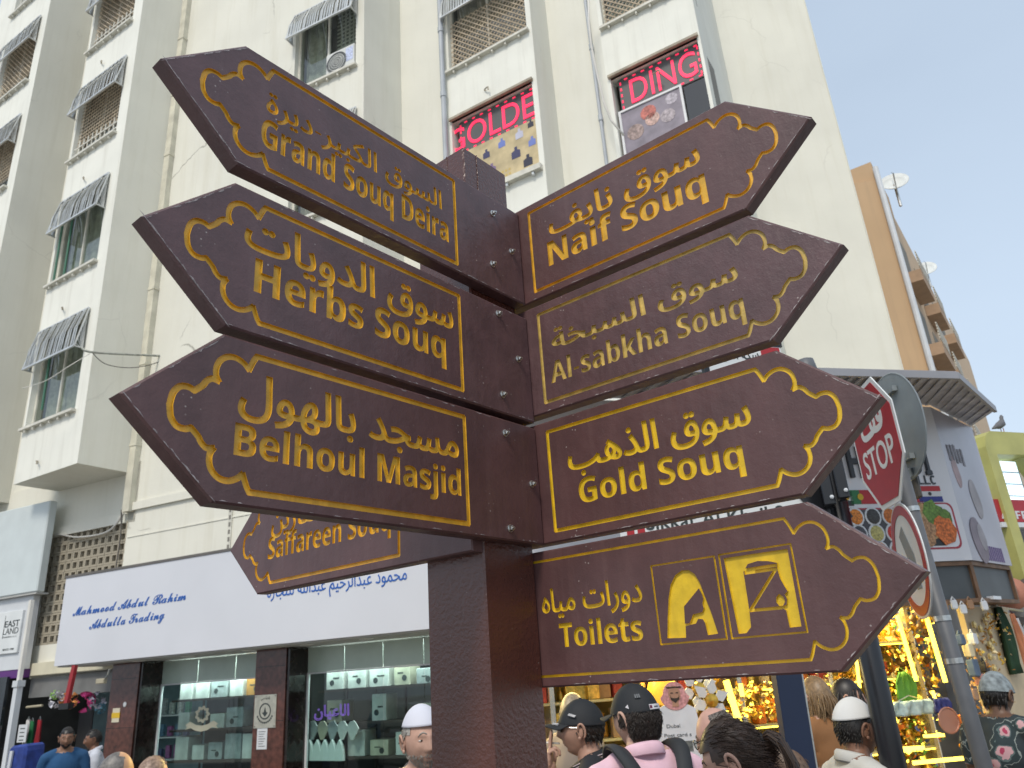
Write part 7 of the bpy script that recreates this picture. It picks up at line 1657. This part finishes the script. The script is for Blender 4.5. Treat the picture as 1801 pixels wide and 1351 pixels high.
# 4 woman with ponytail and blue top
P = person('woman with dark brown ponytail and blue top, head bowed', (1288, 1266), 2.75, -66, skinmat('skin_light', (.54, .32, .24)), mat('blue_top', (.02, .05, .42), rough=.85, var=.1), mat('dark_trousers', (.03, .03, .035)), hairm('woman_hair', (.055, .032, .022)), nod=20, female=1)
HM = P['HM']; wh = hairm('woman_hair', (.055, .032, .022)); rg = lambda d: (d.z > .42 if d.y > .45 else d.z > .05 if d.y > .10 else d.z > -.30 if d.y > -.3 else d.z > -.55)
scalp(HM, rg, .008, wh).build('hair', P['root'], smooth=True)
tag(strands(HM, rg, lambda d: .075, lambda d, p: (-d.x*.5, -1.0, .15 if d.z < 0 else -.15), wh, 1700, 12, w=.0015, lift=.0035, n=6).build('hair_locks', P['root'], smooth=True), kind='stuff')
bk = -(HM.to_3x3() @ Vector((0, 1, 0))).normalized(); bk.z = 0; bk.normalize(); e3 = lambda e: HM.to_3x3() @ e
rp_n = random.Random(5); pt = MB(); root_p = Vector((0, -.118, .02))
for k in range(420):
    a = rp_n.uniform(0, 6.28); r_ = rp_n.uniform(0, .021); s0 = Vector((math.cos(a)*r_*.6, 0, math.sin(a)*r_*.6)); e = Vector((math.cos(a)*r_*1.6, 0, math.sin(a)*r_*1.2)); L_e = rp_n.uniform(.75, 1.0)
    pt.tube([HM @ (root_p+s0)]+[HM @ root_p+P['S']*(e3(e)*q1+bk*q2*L_e-Z*q3) for q1, q2, q3 in ((1, .028, -.002), (1.6, .065, .022), (1.6, .085, .07), (1.1, .088, .15*L_e))], [.0015, .002, .002, .0016, .0006], mat('ponytail_tint_%d' % (k % 3), [(.045, .026, .017), (.09, .052, .03), (.028, .016, .012)][k % 3], rough=.45), 4, cap=False)
tag(pt.build('ponytail', P['root'], smooth=True), kind='stuff')
GB('hair_tie', lambda b: b.lathe(HM @ (root_p+Vector((0, .004, 0))), [(.013, -.008), (.018, 0), (.013, .008)], nyl, 14, axis=HM.to_3x3() @ Vector((0, 1, .1))), P['root'], smooth=True)
GB('earring', lambda b: ell(b, HM @ Vector((-.083, .002, -.046)), (.003, .003, .003), steel, 8), P['root'])
# 5 person in pink behind the ponytail
P = person('person in hot pink top mostly hidden behind the ponytail woman', (1372, 1305), 3.1, -40, skinmat('skin_light', (.54, .32, .24)), mat('hot_pink_top', (.62, .16, .30), rough=.85), mat('dark_trousers', (.03, .03, .035)), hairm('light_brown_hair', (.13, .08, .05)), nod=10, female=1, bvox=.02)
short_hair(P, hairm('light_brown_hair', (.13, .08, .05)), lo=-.6, seed=31, ln=.05, count=500, curl=.004, off=.012)
# 6 man in white skullcap and robe
P = person('man in round white skullcap and pale robe, facing right', (1492, 1233), 4.0, 80, skinmat('skin_brown', (.20, .10, .062)), mat('pale_robe', (.50, .49, .45), rough=.85, var=.10, bump=.5, bscale=260), mat('pale_robe_low', (.50, .49, .45), rough=.85), hairm('black_hair', (.012, .010, .009)), nod=4, sleeve='long', fold=.009, collar=mat('pale_robe', (.50, .49, .45)))
HM = P['HM']; short_hair(P, hairm('black_hair', (.012, .010, .009)), lo=-.50, seed=14, ln=.012, count=700, w=.002, off=.002)
kc = mat('white_knit', (.66, .66, .64), rough=.9, var=.08, bump=1, bscale=420, bump2=.8, b2scale=700); t = thing('skullcap', HM.translation, 'round white knitted skullcap on the man facing right', 'skullcap')
o = scalp(HM @ Matrix.Rotation(.12, 4, 'X'), lambda d: d.z > .36, lambda d: .006+.006*max(0, d.z)**2, kc, 60, 44).build('cap', t, smooth=True); md = o.modifiers.new('t', 'SOLIDIFY'); md.thickness = -.004
# 7 smiling man left of the post in white skullcap
P = person('grey bearded man in white skullcap smiling left of the signpost', (741, 1246), 3.55, 168, skinmat('skin_weathered', (.47, .285, .215)), mat('navy_jacket', (.02, .028, .045), rough=.8, var=.2), mat('dark_trousers', (.03, .03, .035)), hairm('grey_hair', (.30, .28, .25)), sleeve='long', headturn=-14, headtilt=2, collar=mat('grey_scarf', (.16, .16, .17), rough=.9, var=.3, vscale=40))
HM = P['HM']; gh2 = hairm('grey_hair', (.30, .28, .25)); short_hair(P, gh2, lo=-.3, seed=17, ln=.02, count=450, w=.002)
bd = lambda d: d.y > -.05 and d.z < -.40 and not (abs(d.x) < .26 and -.60 < d.z < -.50 and d.y > .5) or (abs(d.x) < .30 and -.50 < d.z < -.40 and d.y > .5)
tag(strands(HM, bd, lambda d: .006, lambda d, p: (d.x*.3, .3, -1), gh2, 900, 19, w=.0011, lift=.001, n=2).build('beard', P['root'], smooth=True), kind='stuff')
kc2 = mat('lilac_white_cloth', (.60, .61, .68), rough=.85, var=.06); t = thing('skullcap', HM.translation, 'white skullcap with a faint seam on the smiling grey bearded man', 'skullcap')
o = scalp(HM, lambda d: d.z > .44, lambda d: .008+.006*d.z, kc2, 60, 44).build('cap', t, smooth=True); md = o.modifiers.new('t', 'SOLIDIFY'); md.thickness = -.003
# 8, 9 bald heads at the bottom edge
P = person('balding man with cropped grey hair at the bottom edge, nearer the left', (203, 1323), 5.2, 60, skinmat('skin_tan', (.46, .28, .18)), mat('grey_shirt', (.2, .2, .22)), mat('dark_trousers', (.03, .03, .035)), gh2, nod=10, bvox=.02)
rg = lambda d: d.y < .25 and d.z > -.4 and (d.z < .80 or d.y < -.1); scalp(P['HM'], rg, .0015, hairm('cropped_grey', (.14, .13, .12))).build('hair', P['root'], smooth=True)
P = person('man with thin sandy hair at the bottom edge, right of the balding one', (268, 1331), 4.9, 20, skinmat('skin_pink', (.52, .31, .25)), mat('blue_shirt2', (.1, .14, .22), rough=.9), mat('dark_trousers', (.03, .03, .035)), gh2, bvox=.02)
rg = lambda d: d.z > -.4 if d.y < .2 else d.z > .6; sh_ = hairm('sandy_hair', (.34, .24, .18)); scalp(P['HM'], rg, .002, sh_).build('hair', P['root'], smooth=True)
tag(strands(P['HM'], rg, lambda d: .012, lambda d, p: (d.x*.3, -.6, -.4), sh_, 600, 23, w=.0016, lift=.003).build('hair_locks', P['root'], smooth=True), kind='stuff')
# 10 man in blue tee with phone, 11 man in white shirt
P = person('bearded man in blue T-shirt holding a phone by the goods shop', (120, 1279), 10.6, 150, skinmat('skin_brown2', (.24, .13, .085)), mat('blue_tee', (.015, .07, .17), rough=.9, var=.15), mat('dark_trousers', (.03, .03, .035)), hairm('black_hair', (.012, .010, .009)),
           arms={1: [(.25, -.02, 1.14), (.07, .20, 1.17), (-1, .35, .15), (0, -.3, 1), 'grip', 1], -1: [(-.27, -.02, 1.12), (-.24, .10, .92)]}, nod=6, bvox=.012)
bh = hairm('black_hair', (.012, .010, .009)); short_hair(P, bh, lo=-.35, seed=40, count=200, ln=.018, w=.004)
scalp(P['HM'], lambda d: d.y > -.1 and d.z < -.45 and not (abs(d.x) < .25 and -.66 < d.z < -.52), .002, bh).build('beard', P['root'], smooth=True)
q = P['W'](-.02, .24, 1.20); GB('phone', lambda b: b.beam(q-Vector((.05, 0, .02)), q+Vector((.06, .0, .02)), .075, .010, mat('black_lens', (.005, .005, .006))), bevel=.003, label='dark phone in the hand of the man in blue', cat='phone')
P = person('moustached man in white shirt with hand at chin, beside the maroon column', (168, 1283), 11.2, -120, skinmat('skin_brown', (.20, .10, .062)), mat('white_shirt', (.52, .54, .60), rough=.85, var=.08), mat('pale_trousers', (.45, .45, .47), rough=.9), bh,
           arms={1: [(.24, .14, 1.16), (.05, .21, 1.34), (-.2, -.1, 1), (0, 1, .2), 'grip', 1]}, nod=5, collar=mat('white_shirt', (.52, .54, .60)))
short_hair(P, bh, lo=-.35, seed=41, count=200, ln=.018, w=.004)
scalp(P['HM'], lambda d: d.y > .6 and abs(d.x) < .28 and -.50 < d.z < -.40, .004, bh).build('moustache', P['root'], smooth=True)
# 12 person in dark floral shirt at the right, 13 long haired women in the lit shop
flo = mat('floral_shirt', (.03, .055, .06), rough=.85)
nt2 = flo.node_tree; pN = nt2.nodes['Principled BSDF']; vo = nt2.nodes.new('ShaderNodeTexVoronoi'); vo.inputs['Scale'].default_value = 9; tcn2 = nt2.nodes.new('ShaderNodeTexCoord'); nt2.links.new(tcn2.outputs['Object'], vo.inputs['Vector'])
nz2 = nt2.nodes.new('ShaderNodeTexNoise'); nz2.inputs['Scale'].default_value = 22; nt2.links.new(tcn2.outputs['Object'], nz2.inputs['Vector']); ma = nt2.nodes.new('ShaderNodeMath'); ma.operation = 'MULTIPLY_ADD'; ma.inputs[1].default_value = .5; nt2.links.new(nz2.outputs['Fac'], ma.inputs[0]); nt2.links.new(vo.outputs['Distance'], ma.inputs[2])
cr_ = nt2.nodes.new('ShaderNodeValToRGB'); cr_.color_ramp.interpolation = 'CONSTANT'; el = cr_.color_ramp.elements; el[0].color = (.35, .04, .09, 1); el[1].position = .40; el[1].color = (.50, .30, .32, 1)
for ps_, c in ((.53, (.09, .13, .13, 1)), (.60, (.02, .035, .04, 1)), (.78, (.22, .25, .24, 1)), (.82, (.02, .03, .035, 1))): e_ = el.new(ps_); e_.color = c
nt2.links.new(ma.outputs[0], cr_.inputs[0]); nt2.links.new(cr_.outputs[0], pN.inputs['Base Color'])
P = person('person in dark floral shirt walking away at the right edge', (1742, 1186), 5.6, 60, skinmat('skin_dark', (.13, .07, .045)), flo, mat('floral_shirt_b', (.03, .05, .055)), bh, nod=8, fold=.012, sleeve='short')
short_hair(P, bh, lo=-.5, seed=44, count=300, ln=.03, w=.004, off=.006); gcap = mat('grey_head_cloth', (.20, .23, .24), rough=.8, var=.5, vscale=30)
t = thing('head_cloth', P['HM'].translation, 'grey patterned head cloth of the person in the floral shirt', 'head cloth'); scalp(P['HM'], lambda d: d.z > .15, .016, gcap, 40, 30).build('cloth', t, smooth=True)
for (px, rho, fc, lab, hc, top_, seed) in (((1480, 1196), 6.0, 110, 'woman with long black hair and pale top in the lit shop', (.014, .011, .010), (.40, .40, .50), 50), ((1432, 1192), 5.6, -20, 'woman with tied light brown hair in a brown top by the blue post', (.22, .14, .07), (.28, .13, .05), 51), ((1004, 1222), 5.6, 30, 'person with fair hair behind the smoking man', (.30, .24, .16), (.25, .2, .16), 52)):
    hm2 = hairm('hair_%d' % seed, hc); P = person(lab, px, rho, fc, skinmat('skin_light', (.54, .32, .24)), mat('top_%d' % seed, top_, rough=.9, var=.2), mat('dark_trousers', (.03, .03, .035)), hm2, female=1, bvox=.018)
    rg = lambda d: (d.z > .40 if d.y > .40 else d.z > -.1 if d.y > .10 else True if d.y < -.1 else d.z > -.6)
    scalp(P['HM'], rg, .012, hm2).build('hair', P['root'], smooth=True)
    tag(strands(P['HM'], lambda d: rg(d) and d.z < .5, lambda d: .16 if seed != 52 else .05, lambda d, p: (d.x*.4, -.25, -1), hm2, 350, seed, w=.006, lift=.006, n=6).build('hair_locks', P['root'], smooth=True), kind='stuff')
# ------------------------------------------------------------------ parked white taxi, bonnet and windscreen at the bottom left corner
cpx = at_rho(14, 1335, 8.2); FCc = Frame((cpx.x-2.0, cpx.y+.2), 92); carw = mat('car_paint', (.55, .53, .45), rough=.25, coat=.6, var=.03); carg = mat('car_glass', (.05, .07, .075), rough=.05); tyre = mat('tyre', (.015, .015, .015), rough=.8)
car = thing('parked_car', FCc.W(0, 0, 0), 'cream white car parked at the bottom left corner', 'car')
pr = [(-1.9, .35), (2.2, .35), (2.25, .62), (2.1, .80), (1.3, .93), (.75, 1.0), (-1.5, 1.02), (-1.95, .95), (-2.0, .6)]
GB('body', lambda b: b.prism([FCc.W(x, z, -.85) for x, z in pr], FCc.n*1.7, carw), car, bevel=.05)
cab = [(-1.35, 1.02), (.95, 1.0), (.25, 1.42), (-.1, 1.46), (-.9, 1.46), (-1.2, 1.36)]
GB('cabin', lambda b: b.prism([FCc.W(x, z, -.72) for x, z in cab], FCc.n*1.44, carw), car, bevel=.05)
GB('windscreen', lambda b: b.poly([FCc.W(.93, 1.04, -.66), FCc.W(.93, 1.04, .66), FCc.W(.30, 1.40, .60), FCc.W(.30, 1.40, -.60)], carg), car)
for (a_, b_) in ((-1.15, -.35), (-.27, .75)):
    GB('side_window', lambda b: b.prism([FCc.W(x, z, .721) for x, z in ((a_, 1.06), (b_, 1.06), (min(b_, .30)-.02, 1.38), (a_+.12, 1.38))], FCc.n*.006, carg), car)
for x in (-1.25, 1.35):
    for d in (.75, -.95):
        w_ = GB('wheel', lambda b: b.lathe(FCc.W(x, .32, d), [(.32, 0), (.32, .2), (.2, .21), (.18, .17)], tyre, 24, axis=FCc.n), car); GB('rim', lambda b: b.lathe(FCc.W(x, .32, d+.165), [(.19, 0), (.16, .02), (.03, .03)], steel, 16, axis=FCc.n), w_)
for d in (-.6, .6): GB('headlight', lambda b: b.fbox(FCc, 2.1, 2.26, .62, .76, d-.18, d+.18, mat('lamp_lens', (.7, .7, .68), rough=.3)), car, bevel=.02)
# ------------------------------------------------------------------ ground
g = MB(); g.wbox(-80, 80, -60, 160, -.1, 0, mat('paving', (.30, .28, .25), rough=.8, var=.12, vscale=2, bump=.5, bscale=30)); g.build('ground', kind='structure')
rd_ = MB(); rd_.fbox(Frame((-12, 8), 115), -20, 40, .001, .004, -3.4, 2.2, mat('asphalt', (.055, .055, .055), rough=.9, var=.2, vscale=20, bump=.6, bscale=200)); rd_.build('road', kind='structure')
